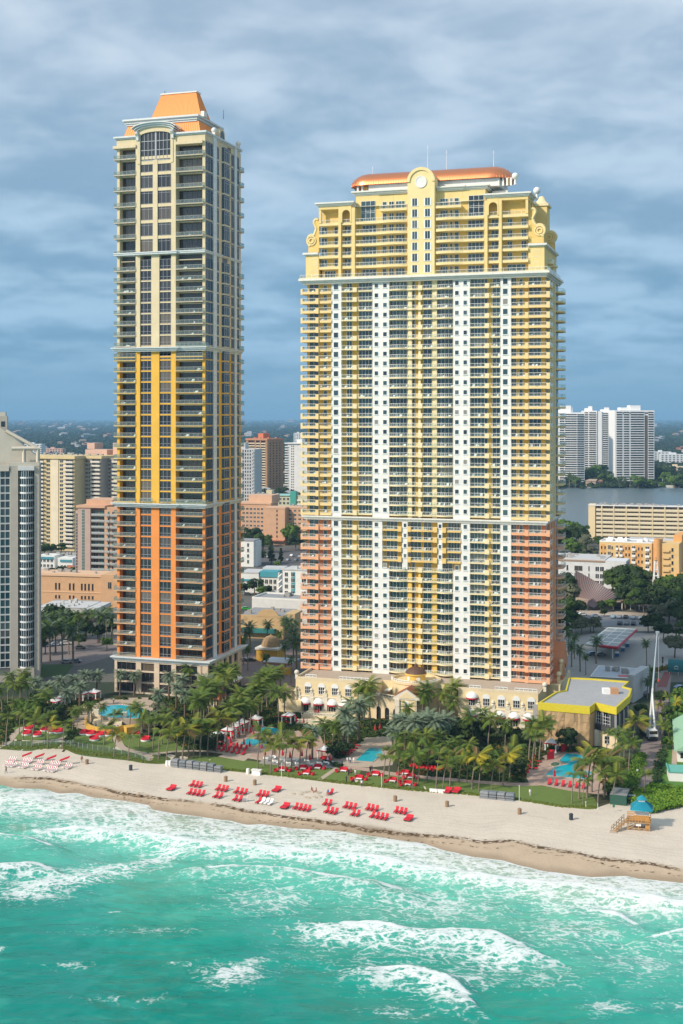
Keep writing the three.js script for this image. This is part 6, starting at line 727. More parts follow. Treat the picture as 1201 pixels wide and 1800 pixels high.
// ---- the wing under construction: yellow sheathing under a grey flat roof, brown netting, open floors
{
 const h = 11.3,P = [[946,1236],[1037,1243.5],[1047,1236],[1084,1244.5],[1107,1224],[1111,1211],[1096,1207],[1106,1198],[1042,1193],[1000,1191],[994,1214],[976,1217]].map(([x,y]) => G(x,y,h)),c = G(1030,1290),o = thing('building_site_wing','unfinished flat roofed wing with yellow sheathing, brown netting and scaffolding','building',[c.x,0,c.z]),L = P.map((p) => [p.x - c.x,p.z - c.z]);
 const inset = (k) => { const cx = L.reduce((a,p) => a + p[0],0) / L.length,cz = L.reduce((a,p) => a + p[1],0) / L.length; return L.map(([x,z]) => [cx + (x - cx) * k,cz + (z - cz) * k]); };
 const YS = mat([0.66,0.55,0.03],0.7,{ streak: 5 }),NET = mat([0.47,0.33,0.18],0.95,{ streak: 6 }),RO = mat([0.42,0.44,0.46],0.8,{ speckle: 10 }); { const b = new MB(); b.prism(inset(0.955),h - 0.6,h - 0.25); b.build('roof',RO,o); const k = new MB(); for (let i = 0; i < L.length; i++) { const a = L[i],q = L[(i + 1) % L.length],I = inset(0.95),ai = I[i],qi = I[(i + 1) % L.length]; k.prism([a,q,qi,ai],i < 6 ? h - 1.9 : h - 0.5,h + 0.12); } k.build('sheathing',YS,o); }
 const [A,B,C,D,E] = L; { const b = new MB(),nr = rng(61),V = []; for (let i = 0; i <= 16; i++) { const c = []; for (let j = 0; j <= 6; j++) c.push([mixn(A[0],B[0],i / 16) + (nr() - 0.5) * 0.2,(h - 2.0) * j / 6,mixn(A[1],B[1],i / 16) - 0.1 + (nr() - 0.5) * 0.45 + (i % 4 ? 0.12 : -0.1)]); V.push(c); } for (let i = 0; i < 16; i++) for (let j = 0; j < 6; j++) b.quad(V[i][j],V[i + 1][j],V[i + 1][j + 1],V[i][j + 1]); b.build('netting',NET,o); { const q = new MB(); q.prism([A,B,[B[0],B[1] - 8],[A[0],A[1] - 8]].map(([x,z]) => [x,z - 0.9]),0,h - 2.3); q.build('front_wall',CONC,o); } const k = new MB(); for (const t of [0.02,0.25,0.5,0.75,0.98]) { const x = mixn(A[0],B[0],t),z = mixn(A[1],B[1],t); k.cyl([x,0,z],[x,h - 2,z],0.07,0.07,6); } for (const y of [2.4,4.8,7.2]) k.cyl([A[0],y,A[1] - 0.1],[B[0],y,B[1] - 0.1],0.06,0.06,6); k.build('netting_poles',mat([0.36,0.27,0.17],0.8),o); }
 { const b = new MB(); b.prism([B,C,[C[0],C[1] - 9],[B[0],B[1] - 9]],0,h - 2.3); b.build('netting_return',NET,o); } const CN = mat([0.40,0.41,0.42],0.85,{ streak: 6 }),DKW = mat([0.05,0.055,0.06],0.9);
 { const q = (t,dz) => [mixn(C[0],D[0],t),mixn(C[1],D[1],t) + dz]; const b = new MB(); b.prism([q(0,-5),q(1,-5),q(1,-11),q(0,-11)],0,h - 2.2); b.build('inner_wall',DKW,o); const f = new MB(); f.prism([q(0,1.2),q(1.0,1.2),q(1.35,-8),q(1,-8),q(0,-8)],5.0,5.5); f.build('floor_slab',CN,o); for (let i = 0; i < 4; i++) { const [x,z] = q(0.05 + i * 0.31,-0.6),k = new MB(); k.bb(x - 0.25,5.5,z - 0.25,x + 0.25,h - 2.2,z + 0.25); k.build('column',CN,o); } const sc = new MB(); for (let i = 0; i < 7; i++) { const [x,z] = q(0.02 + i * 0.11,0.4); sc.cyl([x,5.5,z],[x,h - 2.3,z],0.06,0.06,5); if (i < 6) for (const y of [6.4,7.3,8.2]) { const [x2,z2] = q(0.13 + i * 0.11,0.4); sc.cyl([x,y,z],[x2,y,z2],0.05,0.05,5); } } sc.build('scaffold',RAILW,o); const pr = new MB(); pr.prism([q(-0.02,1.4),q(1.05,1.4),q(1.05,1.0),q(-0.02,1.0)],4.4,6.0); pr.build('ledge',DKW,o); const lw = new MB(); lw.prism([q(0,0.8),q(1.0,0.8),q(1.0,-5),q(0,-5)],0,4.95); lw.build('lower_wall',STUCCO2,o); const pl = new MB(); const [x,z] = q(0.06,1.1); pl.bb(x - 0.9,0,z - 0.5,x + 0.9,4.4,z + 0.25); pl.build('pilaster',STONEW,o); part('arched_window',glazing(2.6,2.2,3,[0.5]),[FRAMEW,DKG],o,q(0.62,0)[0],1.2,q(0.62,0.95)[1],-0.22); const ra = new MB(); ra.prism([[D[0],D[1] - 1],[E[0],E[1]],[E[0] - 2,E[1] - 1],[D[0] - 2,D[1] - 2]],0,h - 2.2); ra.build('side_wall',DKW,o); for (let i = 0; i < 3; i++) { const t = 0.2 + i * 0.33,kx = mixn(D[0],E[0],t),kz = mixn(D[1],E[1],t),k = new MB(); k.bb(kx - 0.2,0,kz - 0.2,kx + 0.25,h - 2.2,kz + 0.3); k.build('column',CN,o); } }
 const crate = thing('roof_crate','tan plywood box on the grey roof of the unfinished wing','crate',G(1073,1219,h - 0.25)); { const b = new MB(); b.bb(-2.2,0,-1,-0.2,1.5,1); b.build('white_side',WHITEC,crate); const k = new MB(); k.bb(-0.18,0,-1.02,2.2,1.55,1.02); k.build('box',mat([0.5,0.27,0.14],0.85),crate); }
}
{ // grey flat-roofed shed behind it
 const h = 7.5,P = [[1038,1189],[1053,1170],[1126,1176],[1104,1192]].map(([x,y]) => G(x,y,h)),c = G(1085,1225),o = thing('grey_shed','low grey building with pale blue flat roof behind the unfinished wing','building',[c.x,0,c.z]),L = P.map((p) => [p.x - c.x,p.z - c.z]); const b = new MB(); b.prism(L,0,h - 0.3); b.build('wall',mat([0.46,0.48,0.50],0.85,{ streak: 8 }),o); const k = new MB(); k.prism(L.map(([x,z]) => [x * 0.985 + 0.1,z * 0.985 - 0.1]),h - 0.29,h - 0.05); k.build('roof',mat([0.50,0.56,0.62],0.8,{ speckle: 8 }),o); const f = new MB(); for (let i = 0; i < 4; i++) { const a = L[i],q = L[(i + 1) % 4]; f.cyl([a[0],h - 0.05,a[1]],[q[0],h - 0.05,q[1]],0.22,0.22,4); } f.build('roof_edge',WHITE,o); const e = new MB(); const S = P[2],T = P[3]; e.prism([[L[2][0],L[2][1]],[L[3][0],L[3][1]],[L[3][0] + 1.6,L[3][1] + 1.2],[L[2][0] + 2.6,L[2][1] + 1]],0,h + 1.1); e.build('end_fin',mat([0.52,0.53,0.54],0.85,{ streak: 8 }),o); const lg = new MB(); const g0 = G(1098,1188,h); lg.bb(g0.x - c.x - 2,h - 0.04,g0.z - c.z - 1.2,g0.x - c.x + 2,h + 0.03,g0.z - c.z + 1.2); lg.build('roof_sign',mat([0.6,0.12,0.12],0.8),o); clutter({ o },L[0][0] + 4,L[2][0] - 6,L[0][1] - 4,L[1][1] + 6,h - 0.06,6,33); }
// ---- fuel station canopy
{
 const h = 5.6,P = [[1031,1131],[1069,1103],[1119,1106],[1085,1137]].map(([x,y]) => G(x,y,h)),c = G(1075,1160),o = thing('fuel_canopy','flat fuel station canopy with red edge over the pumps','canopy',[c.x,0,c.z]),L = P.map((p) => [p.x - c.x,p.z - c.z]),at = (u,v) => [mixn(mixn(L[0][0],L[3][0],u),mixn(L[1][0],L[2][0],u),v),mixn(mixn(L[0][1],L[3][1],u),mixn(L[1][1],L[2][1],u),v)];
 const GR = mat([0.40,0.43,0.42],0.85,{ speckle: 7 }),RD = mat([0.42,0.015,0.04],0.6); { const b = new MB(); b.prism(L,h - 0.75,h - 0.15); b.build('deck',GR,o); const k = new MB(); const R = (a,q,m) => { k.slot(m).cyl([a[0],h - 0.4,a[1]],[q[0],h - 0.4,q[1]],0.55,0.55,4); }; R(L[3],L[2],0); R(at(0.35,0),L[3],0); R(L[0],at(0.35,0),1); R(L[0],L[1],1); R(L[1],L[2],1); k.build('fascia',[RD,WHITE],o); const s = new MB(); for (let i = 1; i < 3; i++) s.prism([at(i / 3 - 0.012,0.02),at(i / 3 + 0.012,0.02),at(i / 3 + 0.012,0.98),at(i / 3 - 0.012,0.98)],h - 0.14,h + 0.02); for (let i = 1; i < 5; i++) s.prism([at(0.02,i / 5 - 0.012),at(0.98,i / 5 - 0.012),at(0.98,i / 5 + 0.012),at(0.02,i / 5 + 0.012)],h - 0.14,h + 0.03); s.build('roof_battens',WHITE,o).userData.kind = 'stuff'; }
 for (const [u,v] of [[0.2,0.15],[0.75,0.15],[0.2,0.6],[0.75,0.6],[0.75,0.92]]) { const [x,z] = at(u,v),k = new MB(); k.bb(x - 0.22,0,z - 0.22,x + 0.22,h - 0.7,z + 0.22); k.build('column',WHITE,o); }
 const pump = thing('fuel_pump','first blue and white fuel pump under the canopy counting from the front','fuel pump',[c.x + at(0.85,0.22)[0],0,c.z + at(0.85,0.22)[1]]); { const b = new MB(); b.bb(-0.7,0.15,-0.35,0.7,1.5,0.35); b.build('cabinet',mat([0.03,0.09,0.25],0.5),pump); const k = new MB(); k.bb(-0.75,1.5,-0.4,0.75,2.2,0.4); k.build('head',WHITE,pump); const q = new MB(); q.bb(-1.1,0,-0.7,1.1,0.15,0.7); q.build('kerb',CONC,pump); } ['second','third'].forEach((n,i) => { const [x,z] = at(0.85,0.5 + i * 0.24); copy(pump,[c.x + x,0,c.z + z],0,`${n} blue and white fuel pump under the canopy counting from the front`); });
}
// ---- church with a dark saddle roof, and its open white spire
{
 const c = G(1048,1069),o = thing('saddle_roof_church','church under a dark ribbed roof swept up to a sharp point','church',[c.x,0,c.z]),D0 = 588,V = (px,py,D) => { const g = GD(px,D); return [g.x - c.x,H - (py - EY) * D / F,g.z - c.z]; };
 const a = V(1012,1003,600),b1 = V(1014,1057,604),c1 = V(1044,1069,582),d1 = V(1088,1048,586),n = 22,pt = (u,v) => [0,1,2].map((k) => (1 - u) * ((1 - v) * a[k] + v * b1[k]) + u * ((1 - v) * d1[k] + v * c1[k])),b = new MB(),k = new MB(); const edge = (u) => { const t = pt(u,0); t[1] += 0.5 * Math.sin(Math.PI * u); return t; };
 for (let i = 0; i < n; i++) for (let j = 0; j < 6; j++) { const Q = (u,v) => { const e = edge(u),f = pt(u,1); return e.map((q,m) => mixn(q,f[m],v)); }; b.quad(Q(i / n,(j + 1) / 6),Q((i + 1) / n,(j + 1) / 6),Q((i + 1) / n,j / 6),Q(i / n,j / 6)); if (j === 0) { const A = Q(i / n,0),B = Q(i / n,1); k.bar([A[0],A[1] + 0.15,A[2]],[B[0],B[1] + 0.15,B[2]],0.35); } } const RF = mat([0.10,0.10,0.11],0.5,{ streak: 9,side: THREE.DoubleSide }); b.build('saddle_roof',RF,o); k.build('roof_ribs',mat([0.30,0.20,0.20],0.5),o).userData.kind = 'stuff';
 { const f = new MB(); f.bb(-8,0,-20,16,3.5,-3); f.bb(6,3.5,-4,26,4.0,5); f.build('lower_hall',mat([0.42,0.34,0.25],0.85),o); const g = new MB(); g.tri(d1,[d1[0] - 3,0,d1[2] + 1],[d1[0] - 16,0,d1[2] + 4]); g.build('gable_glass',DKG,o); const q = new MB(); for (let i = 0; i < 5; i++) q.bb(7 + i * 4,0,4.2,7.4 + i * 4,3.5,4.6); q.build('porch_posts',WHITE,o).userData.kind = 'stuff'; }
 const s = thing('church_spire','open white lattice spire on four tapering legs before the orange stair tower','spire',G(1153.5,1056)); { const w0 = 1.75,w1 = 0.55,h = 19.5; for (const [x,z] of [[-1,-1],[1,-1],[1,1],[-1,1]]) { const q = new MB(); q.cyl([x * w0,0,z * w0],[x * w1,h,z * w1],0.36,0.26,4); q.build('leg',WHITE,s); } for (let i = 1; i < 7; i++) { const y = h * i / 6.4,t = mixn(w0,w1,y / h),q = new MB(); q.bar([-t,y,t],[t,y,t],0.3).bar([-t,y,-t],[t,y,-t],0.3).bar([-t,y,-t],[-t,y,t],0.3).bar([t,y,-t],[t,y,t],0.3); q.build('cross_frame',WHITE,s); } const q = new MB(); q.bb(-0.6,h,-0.6,0.6,h + 0.4,0.6).bar([0,h + 0.4,0],[0,h + 2,0],0.14).bar([-0.4,h + 1.4,0],[0.4,h + 1.4,0],0.14); q.build('cap_cross',mat([0.3,0.25,0.2],0.6),s); }
}
// ---- at the right edge: green roofs and a teal awning; at the left: awnings of the driveway
{ const S = house('green_roof_pavilion','low white pavilion with long pale green roof at right edge',1200,335,14); const x0 = S.s(1185,8),x1 = x0 + 12; S.w('wall',WHITE,[x0 + 0.8,0,-14,x1,3.2,9]); S.mb('roof',(b) => { b.quad([x0,3.2,10.5],[x1,3.2,10.5],[x1,5.5,10.5],[x0 + 4,5.5,10.5]).quad([x0,3.2,-24],[x0,3.2,10.5],[x0 + 4,5.5,10.5],[x0 + 4,5.5,-24]).quad([x0 + 4,5.5,-24],[x0 + 4,5.5,10.5],[x1,5.5,10.5],[x1,5.5,-24]); },mat([0.30,0.52,0.36],0.7,{ streak: 6 })); S.w('window',DKG,[x0 + 1.6,1,8.98,x0 + 3.4,2.4,9.05]); }
{ const S = house('teal_roof_hut','white hut with flat sea green roof among the bushes at right',1190,309,10); const x0 = S.s(1176),x1 = x0 + 8; S.w('wall',WHITE,[x0,0,-6,x1,2.2,0]); S.mb('roof',(b) => { b.prism([[x0 - 0.2,0.2],[x1,0.2],[x1,-6.4],[x0 - 0.2,-6.4]],2.2,2.45); b.bb(x0 - 0.2,2.45,-6.4,x0,2.8,0.2); },mat([0.13,0.42,0.34],0.7)); }
{ const S = house('teal_awning','dark teal barrel awning with small white emblem at right edge',1192,440,17); const x0 = S.s(1175),x1 = S.s(1225),m = mat([0.012,0.13,0.145],0.75); S.mb('awning',(b) => { const P = []; for (let i = 0; i <= 10; i++) { const t = i / 10 * Math.PI / 2; P.push([3.4 * Math.cos(t),1.6 + 3.2 * Math.sin(t)]); } for (let i = 0; i < 10; i++) b.quad([x0,P[i][1],P[i][0]],[x1,P[i][1],P[i][0]],[x1,P[i + 1][1],P[i + 1][0]],[x0,P[i + 1][1],P[i + 1][0]]); b.bb(x0,0.9,3.3,x1,1.65,3.42); b.quad([x0,1,0],[x0,1,3.4],[x0,3.6,2.7],[x0,4.8,0]); },m); S.mb('emblem',(b) => { const x = S.s(1189,3); b.bar([x - 0.7,2.6,3.5],[x,3.1,3.4],0.15).bar([x,3.1,3.4],[x + 0.7,2.6,3.5],0.15).bb(x - 0.8,2.0,3.44,x + 0.8,2.15,3.5); },WHITE); S.mb('posts',(b) => { for (let i = 0; i < 4; i++) b.cyl([x0 + 0.5 + i * 3,0,3.2],[x0 + 0.5 + i * 3,1.5,3.2],0.08,0.08,6); },RAILW,'stuff'); }
{ const S = house('entrance_canopy','long white entrance canopy between the towers over a yellow wall',485,440,17.5,'canopy'); const x0 = S.s(462),x1 = S.s(512); S.w('roof',mat([0.62,0.66,0.72],0.7,{ grain: 6 }),[x0,3.5,-9,x1,3.8,0]); S.w('fascia',mat([0.28,0.14,0.1],0.8),[x0,2.9,-0.3,x1,3.49,-0.02]); S.w('yellow_wall',mat([0.62,0.37,0.05],0.85,{ streak: 8 }),[S.s(478),0,1.5,S.s(514),2.6,2.0]); S.mb('posts',(b) => { for (let i = 0; i < 5; i++) b.cyl([mixn(x0 + 0.4,x1 - 0.4,i / 4),0,-0.5],[mixn(x0 + 0.4,x1 - 0.4,i / 4),2.9,-0.5],0.12,0.12,6); },WHITE,'stuff'); }
// ---- pools
const POOLW = new THREE.MeshPhysicalMaterial({ color: new THREE.Color().setRGB(0.015,0.40,0.50),roughness: 0.1,ior: 1.33,specularIntensity: 0.6,bumpMap: rep(ripple,1 / 5,1 / 5),bumpScale: 0.06 });
function pool(label,px,h = 0.12,cop = PATH,water = POOLW) { const P = curve([...px,px[0]],px.length * (px.length > 10 ? 1 : 4)),pts = (px.length > 9 || px.length < 6 ? px : P.slice(0,-1)).map(([x,y]) => G(x,y,h)),c = pts.reduce((a,p) => a.add(p),new THREE.Vector3()).multiplyScalar(1 / pts.length),o = thing('swimming_pool',label,'pool',[c.x,0,c.z]),L = pts.map((p) => [p.x - c.x,p.z - c.z]); const b = new MB(); b.prism(L,-0.2,h - 0.03,false); b.build('water',water,o); const k = new MB(); for (let i = 0; i < L.length; i++) { const a = L[i],q = L[(i + 1) % L.length],sc = (p) => { const l = Math.hypot(...p); return [p[0] * (1 + 0.45 / l),p[1] * (1 + 0.45 / l)]; }; k.prism([a,q,sc(q),sc(a)],0,h + 0.03); } k.build('coping',cop,o); return o; }
pool('round turquoise pool of the left resort',[[166,1251],[180,1243],[205,1239],[235,1242],[262,1250],[266,1257],[245,1262],[215,1262],[182,1259]],1.8);
pool('small blue pool on the mid terrace',[[422,1307],[437,1297],[482,1305],[472,1314]]); pool('little upper pool beside the pavilion',[[455,1287],[462,1278],[497,1280],[490,1291]]); pool('rectangular turquoise pool below the arched gate',[[625,1337],[649,1315],[671,1315],[673,1326],[655,1339]]); pool('stepped turquoise pool on the pink deck at right',[[959,1362],[976,1348],[1000,1343],[983,1337],[996,1324],[1047,1329],[1030,1345],[1012,1347],[1022,1353],[1040,1356],[1034,1370]]);
{ const s = pool('small round plunge pool between the stepped basins',[[968,1343],[973,1340],[981,1340],[984,1343],[979,1346],[971,1346]],0.12,PATH,mat([0.05,0.16,0.11],0.15)); }
pool('pale blue garden pool at far left among palms',[[14,1256],[30,1247],[52,1246],[46,1257],[24,1262]],0.1,PATH,mat([0.22,0.34,0.42],0.2));
{ // yellow curved walls and water stairs below the round pool
 const c = G(195,1285),o = thing('pool_cascade','yellow walled water stairs below the round pool','fountain',[c.x,0,c.z]); const YW = mat([0.68,0.42,0.08],0.85,{ streak: 5 }),L = (px,py,h = 0) => { const g = G(px,py,h); return [g.x - c.x,g.z - c.z]; }; const wall = (pts,h,m,n,t = 0.5) => { const b = new MB(); for (let i = 0; i < pts.length - 1; i++) { const a = pts[i],q = pts[i + 1],l = Math.hypot(q[0] - a[0],q[1] - a[1]),nx = -(q[1] - a[1]) / l * t,nz = (q[0] - a[0]) / l * t; b.prism([a,q,[q[0] + nx,q[1] + nz],[a[0] + nx,a[1] + nz]],0,h); } b.build(n,m,o); };
 wall(curve([[152,1272],[154,1282],[168,1289],[195,1291],[216,1287]],16).map(([x,y]) => L(x,y)),2.0,YW,'curved_wall'); wall([L(216,1287),L(238,1284)],1.9,YW,'curved_wall',3); { const b = new MB(); b.prism([L(160,1268),L(222,1268),L(220,1262),L(164,1262)],0,1.7); b.build('upper_basin_wall',STUCCO2,o); const k = new MB(); k.prism([L(162,1276),L(214,1278),L(216,1270),L(166,1269)],0,1.0); k.build('middle_step',STUCCO2,o); const q = new MB(); q.prism([L(163,1283),L(212,1286),L(213,1278),L(164,1276)],0,0.5); q.build('water_channel',mat([0.10,0.13,0.15],0.15),o); const e = new MB(); for (let i = 0; i < 9; i++) { const [x,z] = L(166 + i * 5.6,1279 + i * 0.3); e.cyl([x,0.5,z],[x,1.1,z],0.22,0.1,6); } e.build('water_jets',WHITEC,o).userData.kind = 'stuff'; for (const [px,py] of [[170,1266],[219,1271]]) { const [x,z] = L(px,py),u = new MB(); u.bb(x - 0.7,0,z - 0.7,x + 0.7,3.2,z + 0.7); u.build('pedestal',STONEW,o); } }
 const st = thing('garden_steps','broad pale steps descending left of the round pool','steps',G(140,1275)); for (let i = 0; i < 9; i++) { const b = new MB(),y = 1.9 - i * 0.2,g = G(138 + i * 1.0,1257 + i * 3.2),s = st.position; b.bb(g.x - s.x - 2.2,0,g.z - s.z - 0.9,g.x - s.x + 2.2,y + 0.15,g.z - s.z + 0.9); b.build('step',PATH,st); } for (const x of [-2.6,2.4]) { const b = new MB(); b.bb(x,0,-9,x + 0.3,2.4,-3); b.build('cheek_wall',STUCCO2,st); }
}
{ const S = house('tile_roofed_bar','low poolside bar with orange tiled roof among palms by the slender tower',362,388,17.5); S.w('wall',STUCCO2,[-3.5,0,-5,4,2.8,0]); S.mb('roof',(b) => { b.quad([-4.3,2.8,0.9],[4.8,2.8,0.9],[4.0,4.3,-2.6],[-3.4,4.3,-2.6]).quad([4.8,2.8,-6],[-4.3,2.8,-6],[-3.4,4.3,-2.6],[4,4.3,-2.6]).tri([4.8,2.8,0.9],[4.8,2.8,-6],[4,4.3,-2.6]).tri([-4.3,2.8,-6],[-4.3,2.8,0.9],[-3.4,4.3,-2.6]); },mat([0.55,0.22,0.09],0.8,{ speckle: 2 })); S.w('counter',STONEW,[-3,0,0.05,3.4,1.0,0.6]); }
// ---------------------------------------------------------------- vegetation
const leafm = (c,t = 0.3) => mat(c,0.85,{ phys: true,transmission: t,thickness: 0,ior: 1.4,specularIntensity: 0.4,side: THREE.DoubleSide });
const PALMG = [[0.13,0.20,0.03],[0.19,0.235,0.035],[0.09,0.155,0.028]].map((c) => leafm(c)),PALMY = [[0.46,0.39,0.03],[0.33,0.32,0.035]].map((c) => leafm(c)),PALMD = [[0.19,0.25,0.165],[0.14,0.20,0.13]].map((c) => leafm(c,0.2)),BARK = mat([0.24,0.20,0.155],0.9,{ streak: 3 }),BARKD = mat([0.16,0.12,0.09],0.9,{ streak: 3 });
function frond(b,len,rise,droop,n,ll,wob = 0) {     // a feather leaf growing along +x
 const P = (t) => [len * (t - 0.12 * droop * t * t),rise * len * t - droop * len * t * t * 0.55,wob * t * t * len * 0.15];
 for (let i = 0; i < 4; i++) { const a = P(i / 4),c = P((i + 1) / 4),w = 0.07 * (1 - i / 5); b.tri([a[0],a[1],a[2] - w],[a[0],a[1],a[2] + w],c); }
 for (let i = 0; i < n; i++) { const t = 0.14 + 0.86 * i / n,a = P(t),c = P(Math.min(1,t + 0.9 / n)),l = ll * (0.35 + 1.1 * Math.sin(Math.PI * Math.min(1,0.12 + t * 0.84)) ** 0.7) ; for (const s of [-1,1]) { const tip = [mixn(a[0],c[0],0.5) + l * 0.55,mixn(a[1],c[1],0.5) - l * 0.42,mixn(a[2],c[2],0.5) + s * l * 0.82]; s > 0 ? b.tri(a,tip,c) : b.tri(a,c,tip); } }
}
const DEADF = leafm([0.20,0.13,0.06],0.15),FRG = [0,1,2,3].map((i) => { const b = new MB(); frond(b,[3.4,3.1,3.6,2.9][i],[0.75,0.35,0.95,0.1][i],[1.1,1.05,0.85,0.9][i],13,0.85,[0.3,-0.3,0.1,0.5][i]); return b.geo(); });
function trunkGeo(h,lean,r0,r1,n = 6) { const b = new MB(); for (let i = 0; i < n; i++) { const f = (t) => [lean * t * t,h * t,0.1 * lean * Math.sin(t * 3)]; b.cyl(f(i / n),f((i + 1) / n),mixn(r0,r1,i / n),mixn(r0,r1,(i + 1) / n),7,false); } b.cyl([0,0,0],[0,0.35,0],r0 * 1.6,r0,7,false); return b.geo(); }
const coconutDirs = (r,n,wind) => [...Array(n).keys()].map((i) => { const a = i * 2.39996 + r() * 0.5,x = Math.cos(a) + wind,z = Math.sin(a); return [Math.atan2(-z,x),r()]; });
// coconut palm whose fronds are parts; wind from the left has combed them to the right
function coconut(h,seed,mats,n = 15) {
 const r = rng(seed),o = thing('coconut_palm','','palm'),lean = 0.4 + r() * 0.9; part('trunk',trunkGeo(h,lean,0.19,0.12),BARK,o);
 for (const [a,q] of coconutDirs(r,n,0.55)) { const f = part('frond',FRG[(q * 4) | 0],r() < 0.08 ? DEADF : mats[(r() * mats.length) | 0],o,lean,h,0,a); f.rotation.order = 'YXZ'; f.rotation.z = (r() - 0.35) * 0.6; f.rotation.x = (r() - 0.5) * 0.9; f.scale.setScalar(0.85 + 0.35 * r()); }
 return o;
}
function crownPalm(name,h,seed,m,o2 = {}) {           // palm with its crown as one part
 const { n = 30,len = 3.0,wind = 0,tr = 0.28,ll = 0.55,lean = 0.3 } = o2,r = rng(seed),o = thing(name,'','palm'); part('trunk',trunkGeo(h,lean,tr,tr * 0.85,4),name[0] === 'd' ? BARKD : BARK,o); const b = new MB();
 for (let i = 0; i < n; i++) { const q = i / n,a = i * 2.39996,x = Math.cos(a) + wind,z = Math.sin(a); b.slot(i % m.length).at(lean,h,0,Math.atan2(-z,x),(r() - 0.5) * 0.3,mixn(1.1,-0.75,q) - 0.2 + (r() - 0.5) * 0.3,0.85 + 0.3 * r()); frond(b,len,0.2,0.55 + 0.3 * r(),10,ll); }
 part('crown',b.geo(),m.length > 1 ? m : m[0],o); return o;
}
function blob(b,r,R,lobes,per,leaf,flat = 0.75) { for (let i = 0; i < lobes; i++) { const a = r() * 6.28,q = Math.sqrt(r()) * R * 0.7,cy = (r() - 0.35) * R * flat,lr = R * (0.28 + 0.26 * r()),c = [q * Math.cos(a),cy,q * Math.sin(a)]; for (let k = 0; k < per; k++) { const u = r() * 2 - 1,t = r() * 6.28,s = Math.sqrt(1 - u * u),d = lr * (0.72 + 0.34 * r()),n = [s * Math.cos(t),Math.abs(u) * 0.75 + u * 0.25,s * Math.sin(t)],p = [c[0] + n[0] * d,c[1] + n[1] * d * 0.8,c[2] + n[2] * d]; const w = leaf * (0.6 + 0.8 * r()),e = [r() - 0.5,r() - 0.5,r() - 0.5],f = [n[1] * e[2] - n[2] * e[1],n[2] * e[0] - n[0] * e[2],n[0] * e[1] - n[1] * e[0]],l = Math.hypot(...f) || 1,g = f.map((v) => v / l * w),hh = [n[1] * g[2] - n[2] * g[1],n[2] * g[0] - n[0] * g[2],n[0] * g[1] - n[1] * g[0]].map((v,m) => v * 0.8 + n[m] * w * 0.5 * (r() - 0.5)); b.slot(k & 1).quad([p[0] - g[0] - hh[0],p[1] - g[1] - hh[1],p[2] - g[2] - hh[2]],[p[0] + g[0] - hh[0],p[1] + g[1] - hh[1],p[2] + g[2] - hh[2]],[p[0] + g[0] + hh[0],p[1] + g[1] + hh[1],p[2] + g[2] + hh[2]],[p[0] - g[0] + hh[0],p[1] - g[1] + hh[1],p[2] - g[2] + hh[2]]); } } }
const TREEM = [[[0.045,0.085,0.02],[0.065,0.11,0.025]],[[0.03,0.055,0.02],[0.04,0.07,0.025]],[[0.085,0.16,0.025],[0.11,0.19,0.03]],[[0.15,0.16,0.10],[0.12,0.14,0.08]]].map((p) => p.map((c) => leafm(c,0.2)));
const treeProto = {};
function tree(x,z,h,kind,label,group,seed) {
 const v = seed % 3,key = kind + '_' + v; let o = treeProto[key];
 if (!o) { const r = rng(300 + kind * 10 + v); o = thing(kind === 1 ? 'dark_tree' : kind === 4 ? 'conifer' : 'broadleaf_tree','','tree'); const t = new MB(); t.cyl([0,0,0],[0.03,0.45,0.02],0.035,0.024,7,false); for (let i = 0; i < 5; i++) { const a = i * 1.26; t.cyl([0.03,0.34 + 0.03 * i,0.02],[0.03 + 0.2 * Math.cos(a),0.62 + 0.05 * (i % 2),0.2 * Math.sin(a)],0.016,0.006,5,false); } part('trunk',t.geo(),BARKD,o); const b = new MB(); if (kind === 4) { for (let i = 0; i < 9; i++) { b.at(0,0.2 + i * 0.085,0); blob(b,r,0.27 - i * 0.026,5,26,0.035,0.5); } b.off(); } else { b.at(0,0.52,0); blob(b,r,0.47,19,62,0.042,0.95); b.off(); } part('crown',b.geo(),TREEM[kind === 4 ? 1 : kind],o); treeProto[key] = o; o.userData.first = true; }
 let c; if (o.userData.first) { delete o.userData.first; c = o; } else c = copy(o); c.position.set(x,0,z); c.scale.set(h * (kind === 4 ? 0.8 : 1),h,h * (kind === 4 ? 0.8 : 1)); c.rotation.y = (seed * 1.7) % 6.28; tag(c,label,'tree',group); return c;
}
